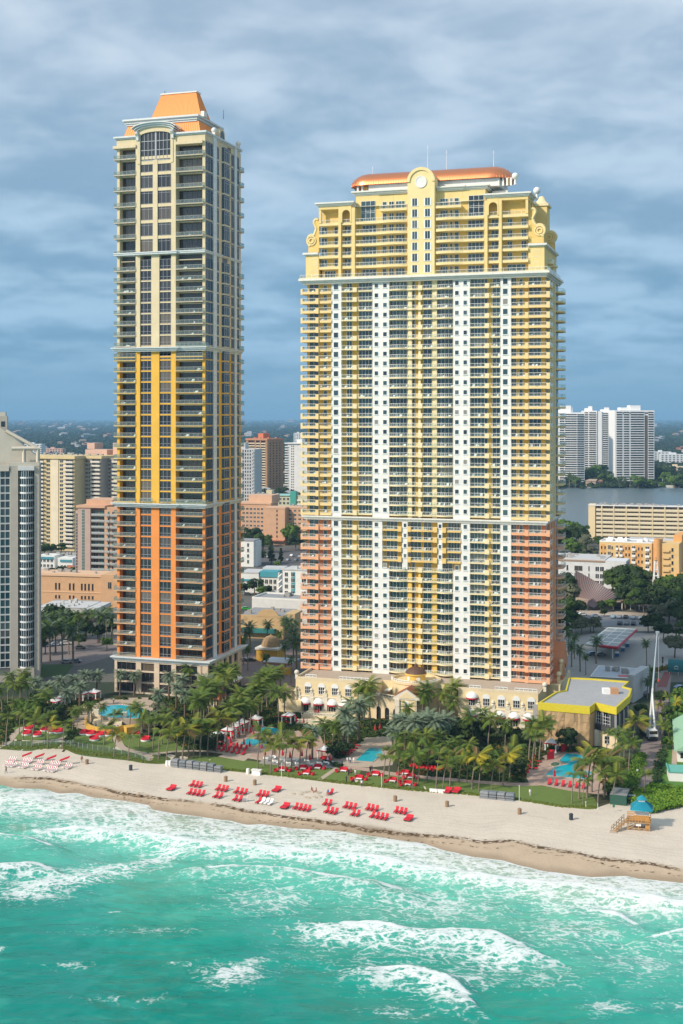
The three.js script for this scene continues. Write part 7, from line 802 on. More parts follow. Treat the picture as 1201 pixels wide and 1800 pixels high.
// rows of coconut palms: [px, py of the foot, height]
const CP = []; { const protos = [0,1,2,3,4].map((i) => [7.4,8.2,6.6,9.0,7.8][i]).map((h,i) => ({ h,o: coconut(h,400 + i,i === 2 ? [PALMG[1],PALMY[1]] : PALMG),used: false })); const py = [0,1].map((i) => ({ h: [7.6,7.0][i],o: coconut([7.6,7.0][i],420 + i,[PALMY[0],PALMY[1],PALMY[0],PALMG[1]],16),used: false }));
 const put = (rowName,list,yellow = []) => list.sort((a,b) => a[0] - b[0]).forEach(([x,y,h],i) => { const isY = yellow.includes(x),pool_ = isY ? py : protos,q = pool_[(i * 7 + (x | 0)) % pool_.length],c = q.used ? copy(q.o) : q.o; q.used = true; c.position.copy(G(x,y)); const hh = (h ?? q.h) * (0.8 + 0.2 * ((x * 0.713) % 1)); c.scale.setScalar(hh / q.h); c.rotation.y = ((x * 0.37) % 1 - 0.5) * 0.9; tag(c,`${isY ? 'yellowing' : 'green'} windswept coconut palm, ${ORD[i]} from the left ${rowName}`,'palm','coconut palms ' + rowName); CP.push([x,y]); });
 put('along the left sand edge',[[11,1311],[41,1300],[56,1313],[80,1300],[84,1314],[111,1316],[182,1326],[197,1303],[201,1330],[226,1336],[245,1313],[269,1318]]);
 put('at the end of the winding path',[[279,1334],[293,1338],[310,1329,9],[321,1337,8.5],[331,1334,9.4],[340,1332,9],[352,1331,10],[365,1329,8.6],[381,1322,9.6],[398,1318,9]]);
 put('before the dining terrace',[[453,1351],[465,1346,7],[476,1358],[489,1353,8.6],[501,1357,8],[512,1355,8.8],[527,1348],[538,1344]]);
 put('on the lawn before the gate',[[674,1381,8],[684,1372],[699,1385,8.6],[709,1376],[725,1386,8.2],[735,1380],[751,1374],[767,1386],[779,1390,7.4],[791,1387]]);
 put('before the podium at right',[[807,1374,6.4],[821,1376,7],[830,1387,8.4],[842,1391,7],[864,1387,7.2],[878,1373,7],[884,1381,8.8],[896,1370,7.6]],[830,884,807]);
 put('on the pink deck edge',[[936,1353,9.5],[948,1338,9],[1005,1412,7.6],[1018,1404,9.6],[1025,1414,6],[1032,1402,9],[1040,1392,9.8],[1051,1412,8],[1063,1400,9.4],[1077,1413,6.8]]);
 put('beside the brick lane',[[1079,1342,8.5],[1089,1354,8],[1097,1336,8],[1105,1362,8],[1112,1322,8.5],[1132,1402,6.6],[1117,1300,7.5],[1162,1312,6.4],[1066,1330,7.6],[1156,1262,4.6],[1182,1262,5],[1170,1248,4.8]],[1182]);
}
{ // palms with whole crowns: grove between the towers, date palms, far street palms
 const lay = (protos,rowName,kindWord,list) => list.sort((a,b) => a[0] - b[0]).forEach(([x,y,h],i) => { const q = protos[i % protos.length],c = q.used ? copy(q.o) : q.o; q.used = true; c.position.copy(G(x,y)); c.scale.setScalar(h / q.h); c.rotation.y = (x * 0.77) % 6.28 * (kindWord[0] === 'd' ? 1 : 0) + (kindWord[0] === 'd' ? 0 : ((x * 0.31) % 1 - 0.5)); tag(c,`${kindWord}, ${i < ORD.length ? ORD[i] : 'last'} from the left ${rowName}`,'palm',kindWord + 's ' + rowName); });
 const P = (name,h,seed,m,o) => ({ h,o: crownPalm(name,h,seed,m,o),used: false });
 const green = [P('feather_palm',8.6,500,[PALMG[0],PALMG[2]],{ n: 24,wind: 0.4,tr: 0.2,ll: 0.75,len: 3.4,lean: 0.7 }),P('feather_palm',9.6,501,[PALMG[2],PALMG[0]],{ n: 26,wind: 0.3,tr: 0.2,ll: 0.75,len: 3.5,lean: 0.5 }),P('feather_palm',7.8,502,[PALMG[1],PALMG[0]],{ n: 22,wind: 0.5,tr: 0.2,ll: 0.75,len: 3.2,lean: 0.8 })];
 const date = [P('date_palm',8.4,510,PALMD,{ n: 52,len: 3.3,tr: 0.34 }),P('date_palm',7.6,511,PALMD,{ n: 48,len: 3.0,tr: 0.34 })],cab = [P('street_palm',9,520,[PALMG[2]],{ n: 26,len: 2.6,tr: 0.22 }),P('street_palm',8,521,[PALMD[1],PALMG[2]],{ n: 34,len: 3,tr: 0.28 })];
 const r = rng(77),grove = []; for (let i = 0; i < 33; i++) { const x = 338 + 165 * ((i * 0.618) % 1),y = 1226 + 84 * ((i * 0.755) % 1) * (0.5 + 0.5 * Math.min(1,(520 - x) / 90)); grove.push([x,y,8.6 + 2.4 * r()]); }
 lay(green,'in the dense grove between the towers','dark green feather palm',grove); lay(green,'in the garden before the beige tower','green feather palm',[[4,1255,7.6],[22,1248,8],[34,1290,6.4],[30,1270,6],[62,1274,7],[72,1262,7.6],[88,1270,8],[50,1246,8.2],[162,1274,5.6],[178,1276,6],[128,1286,6],[136,1279,5.6],[228,1284,7],[250,1288,7.2],[262,1300,6.6],[285,1308,7],[296,1296,7],[14,1238,9],[36,1226,8]]);
 lay(green,'before the right half of the podium','tall green feather palm',[[628,1265,9.6],[640,1268,11],[652,1280,8.6],[620,1284,8],[722,1292,7.6],[742,1276,9.6],[755,1272,10.5],[772,1276,10],[790,1270,10.4],[800,1282,8.4],[832,1312,8.4],[846,1308,8.8],[858,1316,8],[888,1318,7.4],[930,1336,8.4],[942,1330,9],[955,1322,8.6],[882,1300,6],[572,1318,7.4],[585,1324,7.8],[596,1310,6.4],[760,1322,7],[775,1338,7],[745,1344,7.4],[720,1338,7],[700,1342,7.2],[800,1346,6.8],[785,1352,6.4],[820,1350,6.4]]);
 lay(date,'round the foot of the slender tower','grey green date palm',[[82,1246,7],[106,1236,7.2],[117,1262,7.6],[130,1232,7],[150,1226,7.4],[170,1224,7],[211,1222,7],[236,1222,6.6],[277,1262,7.4],[297,1232,8],[318,1236,7.4],[325,1264,7.4],[360,1246,9],[376,1236,8],[310,1248,7],[342,1258,7],[62,1236,7],[140,1246,7]]);
 lay(date,'beside the central steps','large grey green date palm',[[549,1334,7.4],[604,1312,9.4],[630,1302,10],[612,1326,8],[697,1318,8],[712,1322,8.6],[728,1330,9],[742,1326,9.2],[762,1330,9.6],[779,1324,9],[750,1312,8.4],[690,1332,7]]);
 lay(cab,'along the driveway at left','dark tall street palm',[[73,1166,12],[80,1150,11],[88,1162,12],[98,1148,11],[110,1162,13],[121,1150,12],[129,1166,12],[137,1134,12],[152,1122,10],[163,1118,10],[175,1130,11],[187,1124,12],[197,1130,10],[92,1128,10],[112,1124,10],[78,1130,10]]); lay(cab,'beside the domed gatehouse','dark street palm',[[432,1150,8],[440,1148,10],[428,1168,9],[470,1132,8],[508,1140,10],[516,1160,10],[502,1178,9],[522,1180,11],[490,1150,8],[468,1190,7],[436,1178,8],[512,1200,8],[500,1126,8],[520,1130,8]]); lay(cab,'beside the fuel canopy','dark green street palm',[[1137,1171,8.6],[1048,1166,8.6],[1010,1158,8.4],[1020,1180,8],[1005,1172,8],[1030,1186,6.4],[1000,1150,8],[1144,1215,7],[1151,1228,7],[1138,1228,5.6]]); lay(cab,'on the far bay shore','distant palm',[[1001,858,17],[1006,857,14],[1012,858,13],[1088,857,11],[1093,857,13],[1099,857,11],[1108,857,13]]);
}
{ // broad-leaved trees and conifers, by place
 const T = (place,list) => list.sort((a,b) => a[0] - b[0]).forEach(([x,y,h,k = 0],i) => { const g = G(x,y); tree(g.x,g.z,h,k,`${['leafy green tree', 'dark green tree', 'bright green bushy tree', 'pale grey green tree', 'dark pointed conifer'][k]}, ${ORD[i]} from the left ${place}`,'trees ' + place,(i * 7 + (x | 0)) | 0); });
 T('before the orange condominium',[[437,948,15,1],[446,962,15,1],[430,968,13,1],[462,972,14],[456,990,9,2],[477,992,15,4],[494,990,10,4],[510,958,16,2],[526,952,16],[519,968,12,1],[536,964,13],[488,1000,5,2],[448,1046,9,1],[459,1050,6,2],[470,1048,6,1],[500,1106,7,1],[486,1112,6,1],[430,1046,7,1],[440,886,18,1],[480,884,16,1],[497,880,16,1],[464,884,16,1],[512,884,14]]);
 T('by the driveway at left',[[82,1112,10,1],[96,1104,11,1],[112,1114,11,1],[126,1122,10,1],[75,1130,9,1],[150,1124,9,1],[140,1138,6],[172,1130,8,1],[196,1122,8,1],[90,1022,8],[110,1018,8,1],[132,1020,8],[78,978,9],[90,976,8],[108,974,8],[66,1152,8,1],[188,1142,5,2]]);
 T('on the near bay shore',[[988,962,16],[1000,952,17,2],[1012,962,16,1],[1024,956,15],[1030,968,12,3],[1004,978,13,2],[1018,984,11],[1040,982,9,3],[1034,996,7],[1046,1000,8,3],[992,994,9,1],[980,972,15,1],[1052,964,9]]);
 T('round the saddle roofed church',[[988,1062,16,1],[1000,1074,14,3],[1006,1056,13,1],[994,1090,11],[1014,1088,9,1],[1078,1046,14],[1092,1036,15],[1106,1050,17,1],[1120,1044,15],[1136,1050,14,1],[1100,1072,13,1],[1118,1076,12],[1088,1066,9,1],[1132,1078,10,1],[1166,1060,13],[1178,1050,12,2],[1192,1058,13,1],[1206,1050,13],[1186,1080,11],[1164,1082,10,1],[1176,1100,12,3],[1152,1112,9,1],[1196,1106,12,1],[1140,1112,8,1],[1004,1112,11],[1022,1116,8,3],[1044,1112,7,3],[990,1120,10],[1166,1126,8,1],[1186,1156,9,3],[1204,1128,10],[1150,1092,8,3],[1072,1074,6,2],[1112,1062,12,1],[1128,1062,13],[1144,1064,11,1],[1170,1072,12,1],[1184,1066,12],[1198,1078,12,1],[1100,1056,14],[1190,1092,11],[1062,1084,4,1],[1056,1076,6,1],[1038,1110,6,3]]);
 T('under the far white towers',[[1030,851,18,1],[1040,853,21],[1050,851,23,2],[1058,854,18],[1066,852,20],[1074,853,15,2],[1036,848,22,1],[1044,844,24,2],[1068,846,16],[1122,859,18,2],[1130,858,14],[1150,848,26,1],[1156,850,22,1],[1162,846,22],[1170,852,18,2],[1178,850,20],[1186,858,17,2],[1194,858,20],[1180,838,18,1],[1000,854,14,1],[1014,855,14,2],[1022,850,15],[1164,860,10,2],[1142,858,12,2],[1204,844,20,1],[1172,836,16],[1060,838,20,1]]);
 T('in the resort gardens',[[68,1258,7.5,1],[80,1270,6.4],[96,1276,7,1],[60,1284,4.6],[284,1282,8,3],[272,1290,7,3],[296,1290,7.4,3],[262,1284,6,1],[810,1300,6.6,1],[826,1306,6.6],[842,1310,7,1],[856,1304,6.6],[802,1318,6,1],[898,1316,6.6,1],[795,1330,5,1],[1002,1322,7.4,1],[596,1330,4.4,1],[585,1336,4,1],[610,1330,4,1],[366,1322,4.4,1],[350,1318,4.6,1],[382,1312,4,1],[40,1258,5,2],[1134,1290,5,2],[1128,1262,5],[1172,1318,4,2],[1168,1290,4],[1176,1296,4.4,2],[1172,1268,5],[1192,1262,5,2],[1180,1282,4.6,2],[1160,1240,5,1],[1196,1240,6,2],[915,1360,4,1],[905,1366,3.6,1],[872,1348,4.6],[840,1342,5,1],[820,1336,5.4],[760,1350,4.4,1],[735,1352,4.4,1]]);
}
const inPoly = (x,y,P) => { let c = false; for (let i = 0,j = P.length - 1; i < P.length; j = i++) if ((P[i][1] > y) !== (P[j][1] > y) && x < (P[j][0] - P[i][0]) * (y - P[i][1]) / (P[j][1] - P[i][1]) + P[i][0]) c = !c; return c; };
const tuft = (n,R,leaf,seed) => { const b = new MB(),r = rng(seed); blob(b,r,R,n,9,leaf,0.5); const g = b.geo(); g.clearGroups(); return g; };
function scatter(name,geo,m,list,label) { const I = new THREE.InstancedMesh(geo,m,list.length),c = new THREE.Color(); list.forEach(([x,y,z,s,t,sy],i) => { _e.set(0,(i * 2.4) % 6.28,0); _q.setFromEuler(_e); I.setMatrixAt(i,new THREE.Matrix4().compose(new THREE.Vector3(x,y,z),_q,new THREE.Vector3(s,s * (sy ?? 1),s))); I.setColorAt(i,c.setRGB(...t)); }); I.name = numbered(name); I.castShadow = I.receiveShadow = true; scene.add(I); return tag(I,label,null,null,'stuff'); }
{ // ground cover of the gardens, sea grape at the lower right, beach grass and hedges
 const r = rng(88),bedP = [[0,1312],[0,1232],[205,1228],[420,1228],[490,1236],[640,1268],[700,1262],[945,1306],[1045,1330],[1118,1336],[1105,1398],[1066,1398],[1062,1324],[968,1320],[925,1358],[915,1374],[800,1368],[705,1358],[700,1292],[640,1297],[612,1318],[600,1338],[560,1292],[425,1270],[380,1318],[330,1318],[300,1300],[265,1292],[285,1242],[262,1228],[180,1230],[136,1262],[140,1290],[118,1302],[124,1277],[58,1271],[24,1280],[12,1300]];
 const leafS = leafm([1,1,1],0.15),list = []; while (list.length < 5200) { const x = r() * 1120,y = 1228 + r() * 172; if (inPoly(x,y,bedP)) { const g = G(x,y),v = r(); list.push([g.x,0.1,g.z,0.8 + 1.0 * r(),v < 0.5 ? [0.04,0.075,0.018] : v < 0.8 ? [0.065,0.105,0.025] : v < 0.93 ? [0.10,0.14,0.03] : [0.2,0.12,0.03],1.1]); } }
 scatter('ground_cover',tuft(7,0.85,0.16,600),leafS,list,'low dark shrubs filling the resort garden beds');
 const sg = [[1111,1412],[1120,1398],[1150,1384],[1165,1388],[1215,1392],[1215,1414],[1190,1419],[1146,1430],[1124,1424]],l2 = []; while (l2.length < 1500) { const x = 1105 + r() * 115,y = 1382 + r() * 50; if (inPoly(x,y,sg)) { const g = G(x,y); l2.push([g.x,0.35 + 0.4 * r(),g.z,0.9 + 0.7 * r(),r() < 0.5 ? [0.12,0.24,0.025] : [0.17,0.29,0.035]]); } }
 scatter('sea_grape_bushes',tuft(7,0.8,0.15,601),leafS,l2,'bright green sea grape bushes behind the lifeguard hut');
 const l3 = []; for (let i = 0; i < 2600; i++) { const t = r(),x = t * 1049,q = [[0,1315],[60,1316],[112,1315],[135,1323],[225,1334],[257,1340],[300,1341],[400,1353],[500,1364],[600,1376],[730,1389],[815,1395],[907,1405],[990,1418],[1049,1420]]; let k = 0; while (k < q.length - 2 && q[k + 1][0] < x) k++; const y = mixn(q[k][1],q[k + 1][1],(x - q[k][0]) / (q[k + 1][0] - q[k][0])) - Math.abs(r() + r() - 0.85) * (x < 300 ? 9 : 5) + 1.5; const g = G(x,y); l3.push([g.x,0.0,g.z,0.3 + 0.3 * r(),[0.14 + 0.08 * r(),0.20 + 0.05 * r(),0.04]]); }
 scatter('beach_grass',tuft(4,0.8,0.16,602),leafS,l3,'low beach grass along the edge of the sand');
 const l4 = []; const hedge = (A,B,n,w,t,s) => { for (let i = 0; i < n; i++) { const q = r(),g = G(mixn(A[0],B[0],q),mixn(A[1],B[1],q)); l4.push([g.x + (r() - 0.5) * w,0.3 + 0.5 * r(),g.z + (r() - 0.5) * w,s,t]); } }; hedge([354,1318],[380,1300],90,2.4,[0.035,0.09,0.02],1); hedge([1106,1388],[1128,1330],150,3.0,[0.12,0.22,0.03],0.9); hedge([1151,1390],[1164,1322],130,2.0,[0.045,0.09,0.03],0.8); hedge([600,1350],[572,1342],30,1,[0.03,0.06,0.02],0.7); hedge([1118,1186],[1185,1174],130,3,[0.20,0.17,0.03],0.8); hedge([965,1318],[1062,1322],160,2.0,[0.06,0.12,0.025],0.8);
 scatter('clipped_hedges',tuft(6,0.9,0.15,603),leafS,l4,'hedges lining the lane and terraces');
}
{ // the far suburb: woods that read as one mass, and low roofs among them
 const r = rng(91),bay = [[560,1180],[800,1050],[1000,1000],[1300,960],[1900,900],[2000,1585],[1100,1600],[560,1560]],ok = (px,D) => !(D < 1650 && inPoly(px,D,bay)); const mk = () => { const b = new MB(),q = rng(5); blob(b,q,1,9,26,0.17,0.55); const g = b.geo(); g.clearGroups(); return g; };
 const list = [],hs = []; const SEG = (lo,hi) => { const py = EY + 1 / mixn(1 / (lo - EY),1 / (hi - EY),r()); return py; };
 while (list.length < 46000) { const py = 739 + Math.pow(r(),0.8) * 190,px = -120 + 1440 * r(),D = depthAt(py); if (D < 860 || !ok(px,D) || (D < 1010 && px > 900)) continue; const g = GD(px + (r() - 0.5) * 4,D + (r() - 0.5) * D * 0.03),s = (4.5 + 4 * r()) * Math.max(1,D / 3200),t = 0.7 + 0.6 * r(); list.push([g.x,s * 0.25,g.z,s,[0.036 * t,0.06 * t,0.026 * t],0.85 / Math.max(1,D / 9000)]); }
 scatter('far_woods',mk(),leafm([1,1,1],0.1),list,'dark green tree canopy of the far suburb');
 const hb = new MB(); hb.bb(-0.5,0,-0.4,0.5,0.4,0.4).quad([-0.56,0.4,0.46],[0.56,0.4,0.46],[0.4,0.58,0],[-0.4,0.58,0]).quad([0.56,0.4,-0.46],[-0.56,0.4,-0.46],[-0.4,0.58,0],[0.4,0.58,0]); const hg = hb.geo(); let tries = 0; while (hs.length < 420 && tries++ < 40000) { const py = 742 + Math.pow(r(),1.1) * 180,px = -60 + 1320 * r(),D = depthAt(py); if (D < 880 || !ok(px,D)) continue; if (fbm(px / 60,Math.log(D) * 8,3) < 0.02) continue; const g = GD(px,D),s = (10 + 12 * r()) * Math.max(1,D / 3500),v = r(); hs.push([g.x,D > 2500 ? 5 : 3,g.z,s,v < 0.4 ? [0.4,0.4,0.39] : v < 0.75 ? [0.34,0.26,0.2] : v < 0.9 ? [0.26,0.13,0.09] : [0.2,0.22,0.24],0.8]); }
 scatter('far_houses',hg,mat([1,1,1],0.85),hs,'pale low roofs scattered through the far woods');
 const S = (n,lab,p,D,w,h,d,m,rows,deg = 15) => { const q = house(n,lab,p,D,deg); const x0 = -w / 2,x1 = w / 2; q.w('wall',m,[x0,0,-d,x1,h,0]); winRows(q,'f',0,seq(Math.round(w / 7),x0 + 2,7).map((x) => [x,x + 3.4]),seq(rows,2,(h - 2) / rows),(h - 2) / rows * 0.5,m,[DARKP[1]],140); q.w('roof_house',m,[x0 + w * 0.3,h,-d * 0.7,x0 + w * 0.5,h + 3,-d * 0.3]); };
 const PW = mat([0.62,0.66,0.68],0.8),PP = mat([0.55,0.36,0.28],0.8); S('far_slab','pale bluish slab block far beyond the yellow condominium',58,2600,40,34,16,PW,8); S('far_slab','low pink block in the far woods left of the slender tower',94,2900,48,17,16,PP,4); S('far_slab','low white flats at the right edge beyond the white towers',1190,2350,60,20,18,PW,5,5); S('far_slab','grey white flats just right of the stair slot tower',1165,2450,34,22,18,PW,6,5); S('far_slab','cream villa block among trees at the right edge',1192,1950,34,13,16,mat([0.66,0.56,0.40],0.8),3,5); S('shore_house','white low house on the far shore at right edge',1186,1690,26,9,14,PW,2,0); S('far_slab','orange roofed villas between the far white towers',1070,1740,22,9,12,mat([0.66,0.42,0.3],0.8),2,5); S('far_slab','pale tower sliver far behind the broad tower at left',524,3600,26,44,20,PW,10); S('far_slab','cream house in the trees between the brown and white towers',492,1500,20,9,14,mat([0.7,0.62,0.45],0.8),2);
}
// ---------------------------------------------------------------- loungers, parasols, sofas, cabanas
const WOODL = mat([0.52,0.30,0.12],0.75,{ streak: 2 }),DARK = mat([0.03,0.03,0.032],0.7),STEEL = mat([0.5,0.51,0.52],0.45);
const SEAWARD = -0.42;
function lounger(name,fr,cu,stripe) { const o = thing(name,'','sun lounger'),b = new MB(); for (const x of [-0.31,0.31]) b.bb(x - 0.03,0.24,-0.55,x + 0.03,0.3,1.25); b.bb(-0.31,0.24,1.2,0.31,0.3,1.26).bb(-0.31,0.24,-0.56,0.31,0.3,-0.5); b.build('frame',fr,o); for (const [x,z] of [[-0.3,-0.45],[0.3,-0.45],[-0.3,1.1],[0.3,1.1]]) { const l = new MB(); l.bb(x - 0.03,0,z - 0.03,x + 0.03,0.25,z + 0.03); l.build('leg',fr,o); } const s = new MB(); s.bb(-0.34,0.3,-0.5,0.34,0.42,1.3); s.build('seat',cu,o); const k = new MB(); k.at(0,0.36,-0.46,0,0.95,0).bb(-0.34,-0.06,-0.86,0.34,0.07,0.02); k.build('backrest',cu,o); if (stripe) { const t = new MB(); t.bb(-0.12,0.42,-0.4,0.12,0.445,1.31); t.at(0,0.36,-0.46,0,0.95,0).bb(-0.12,0.07,-0.88,0.12,0.095,0); t.build('towel',stripe,o); } return o; }
const REDL = mat([0.68,0.012,0.035],0.75,{ speckle: 0.7 }); const redP = { o: lounger('red_lounger',DARK,REDL) },whiteP = { o: lounger('striped_lounger',WHITE,WHITEC,REDC) },whP = { o: lounger('white_lounger',STEEL,WHITEC) };
const use = (p,pos,turn,label,group) => { let c; if (!p.used) { c = p.o; c.position.copy(pos); c.rotation.y = turn; } else c = copy(p.o,pos,turn); p.used = true; return tag(c,label,undefined,group); };
const beachP = (x,y,lift = 0.04) => { const g = G(x,y); g.y = Math.max(-0.3,beachH(g.x,-g.z)) + lift; return g; };
const rowsOf = (p,word,group,rows) => rows.forEach(([where,list]) => list.forEach(([x,y],i) => use(p,beachP(x,y),SEAWARD + ((x * 7) % 5 - 2) * 0.02,`${word}, ${ORD[i]} from the left ${where}`,group)));
rowsOf(redP,'red lounger','red loungers on the sand',[
 ['in the upper row of three nearest the left end',[[338,1381],[345,1382.4],[352,1383.6]]],['in the leftmost row of four',[[334,1395],[341,1396.3],[348.5,1397.5],[356,1398.6]]],
 ['in the row of three below the first tan bin',[[384,1388],[391,1389.4],[397.5,1390.6]]],['in the pair below the first tan bin',[[380,1401],[387.5,1402.5]]],
 ['in the row of three below the second tan bin',[[416,1393],[424,1394.6],[431,1396]]],['in the pair beside the grey folded chair',[[414,1406.5],[422,1408]]],
 ['in the row of three above the white loungers',[[456,1398],[462.5,1399.3],[469,1400.6]]],['beside the white towelled loungers',[[455,1411]]],
 ['in the four beside the flat daybed',[[520,1421],[527.5,1422.5],[535,1424],[542.5,1425.4]]],['in the pair left of the middle',[[572,1414],[579.5,1415.5]]],['in the middle front row of three',[[575,1427.5],[582.5,1429],[590,1430.5]]],
 ['in the middle back row of three',[[608,1419],[615.5,1420.5],[623,1422]]],['in the front pair right of the middle',[[621,1432.5],[629,1434]]],['in the back row of three toward the right',[[647,1422.5],[654,1424],[661.5,1425.5]]],
 ['in the front row of four toward the right',[[655,1436],[663.5,1437.5],[671,1439],[679,1440.5]]],['in the last row of three at the right end',[[697,1427.5],[704.5,1429],[712,1430.5]]]]);
rowsOf(whP,'white beach lounger','white loungers on the sand',[['among the red rows',[[462,1411.6],[469,1412.6],[476,1414]]]]);
rowsOf(whiteP,'white lounger with red stripe','striped loungers at far left',[['back row of first cluster',[[17,1338.5],[24,1339]]],['front row of first cluster',[[12,1346.5],[18.5,1347],[25,1347.6]]],['back row of second cluster',[[41,1340.5],[46.5,1341],[52,1341.6]]],['front row of second cluster',[[39,1349.5],[45,1350.2]]],['back row of third cluster',[[66,1344],[72.5,1344.6]]],['front row of third cluster',[[62,1352.5],[69,1353.3]]],['back row of fourth cluster',[[89,1346.3],[95,1346.8],[101,1347.4]]],['front row of fourth cluster',[[83,1355],[89.5,1355.8],[96,1356.5]]],['row of fifth cluster',[[115.5,1350],[122,1350.6]]]]);
{ // low folding parasols lying open over the left loungers
 const o = thing('tilted_parasol','','parasol'),b = new MB(); b.cyl([0,0,0],[0.35,1.7,-0.2],0.03,0.03,6); b.build('pole',STEEL,o); const k = new MB(); k.at(-0.35,1.55,-0.1,0,0,0.35).bb(-1.3,0,-0.55,1.3,0.06,0.55).bb(-1.3,-0.22,-0.57,1.3,0,-0.54).bb(-1.3,-0.22,0.54,1.3,0,0.57); k.build('canopy',REDC,o); const p = { o };
 [[50,1336],[72,1338.5],[93,1341.5],[116,1344]].forEach(([x,y],i) => use(p,beachP(x,y),0.1,`flat red parasol over the ${['second', 'third', 'fourth', 'fifth'][i]} cluster of striped loungers`,'flat red parasols')); }
{ const o = thing('double_daybed','','daybed'),b = new MB(); b.bb(-0.75,0.12,-0.8,0.75,0.3,1.1); b.build('base',DARK,o); const s = new MB(); s.bb(-0.8,0.3,-0.8,0.8,0.48,1.15); s.build('seat',REDL,o); const k = new MB(); k.at(0,0.42,-0.75,0,0.7,0).bb(-0.8,-0.08,-0.75,0.8,0.1,0.05); k.build('backrest',REDL,o); const p = { o }; [[301,1388.5,'left of all the red loungers'],[718,1442,'at the right end of the red loungers'],[486,1391,'behind the row of three nearest the sandcastle'],[501,1420.5,'beside a row of four red loungers'],[787,1393,'left one beside the white panels'],[802,1393,'right one beside the white panels']].forEach(([x,y,w]) => use(p,beachP(x,y),SEAWARD,`wide double red daybed ${w}`,'double daybeds')); }
{ const o = thing('grey_folded_chair','grey and white folded chair at the end of a red pair','chair',beachP(430,1408.6)); const b = new MB(); b.bb(-0.5,0.1,-0.5,0.4,0.5,0.5); b.build('seat',mat([0.3,0.31,0.33],0.8),o); const k = new MB(); k.at(0.45,0,0,0,0,-0.15).bb(0,0,-0.4,0.12,1.3,0.4); k.build('backrest',WHITEC,o); }
{ // round daybeds on the left lawns: white base, red cushion, curved back
 const o = thing('round_daybed','','daybed'),b = new MB(); b.lathe(0,0,0,[[1.25,0],[1.35,0.2],[1.35,0.5],[1.2,0.5]],18); b.build('base',WHITEC,o); const s = new MB(); s.lathe(0,0.5,0,[[1.32,0],[1.36,0.12],[1.2,0.26],[0,0.3]],18); s.build('cushion',REDL,o); const k = new MB(); k.lathe(0,0.6,0,[[1.05,0],[1.38,0.05],[1.36,0.6],[1.15,0.66],[1.02,0.2]],12,0.2,Math.PI - 0.2); k.build('backrest',REDL,o); const p = { o };
 [[47,1292],[51,1283],[65,1294],[79,1285],[92,1288],[103,1288.5],[147,1291],[159,1292],[166,1301.5],[176,1294],[190,1293],[239,1294],[256,1302.5]].forEach(([x,y],i) => use(p,G(x,y),(i % 3 - 1) * 0.5,`red cushioned white daybed, ${ORD[i]} from the left on the left lawns`,'daybeds on the left lawns')); }
{ // red lawn lounge sets
 const soft = (w,d,back) => { const b = new MB(); b.lathe(0,0.08,0,[[w * 0.52,0],[w * 0.56,0.15],[w * 0.54,0.36],[w * 0.4,0.42],[0,0.42]],12); return b; }; const sofa = thing('lawn_sofa','','sofa'); { const b = new MB(); b.bb(-1.1,0.08,-0.45,1.1,0.45,0.5); b.build('seat',REDL,sofa); const k = new MB(); k.lathe(0,0.3,0.4,[[1.15,0],[1.2,0.3],[1.1,0.55],[0.98,0.5],[0.95,0]],12,0.25,Math.PI - 0.25); k.build('backrest',REDL,sofa); } const arm = thing('lawn_armchair','','armchair'); { soft(0.9).build('seat',REDL,arm); const k = new MB(); k.lathe(0,0.3,0,[[0.42,0],[0.52,0.1],[0.48,0.5],[0.38,0.5],[0.36,0]],10,0,Math.PI); k.build('backrest',REDL,arm); } const tb = thing('lawn_table','','table'); { const b = new MB(); b.bb(-0.7,0.34,-0.4,0.7,0.42,0.4); b.build('table_top',WHITEC,tb); for (const x of [-0.6,0.6]) { const k = new MB(); k.bb(x - 0.05,0,-0.3,x + 0.05,0.34,0.3); k.build('leg',STEEL,tb); } }
 const ps = { o: sofa },pa = { o: arm },pt = { o: tb }; [[497,1356,'nearest the dining terrace'],[533,1353,'under the fourth coconut palm of the dining row'],[538,1362,'nearest the sand on the long lawn'],[558,1352,'at the right end of the long lawn'],[604,1357,'on the small lawn by the steps'],[631,1371,'nearest the sand below the pool steps'],[660,1364,'beside the two standing people'],[690,1375,'left of the palm trunks on the wide lawn'],[712,1362,'back of the wide lawn among trunks'],[722,1369,'middle of the wide lawn among trunks'],[717,1381,'front of the wide lawn among trunks']].forEach(([x,y,w]) => { const g = G(x,y),d = -TH; use(ps,g.clone().add(new THREE.Vector3(0.1,0,-1.1)),d,`red sofa of the lounge set ${w}`,'lawn sofas'); use(pt,g.clone().add(new THREE.Vector3(0,0,0.1)),d,`low white table of the lounge set ${w}`,'lawn tables'); use(pa,g.clone().add(new THREE.Vector3(-1.7,0,0.3)),d + 1.2,`left red armchair of the lounge set ${w}`,'lawn armchairs'); use(pa,g.clone().add(new THREE.Vector3(1.7,0,0.4)),d - 1.2,`right red armchair of the lounge set ${w}`,'lawn armchairs'); }); }
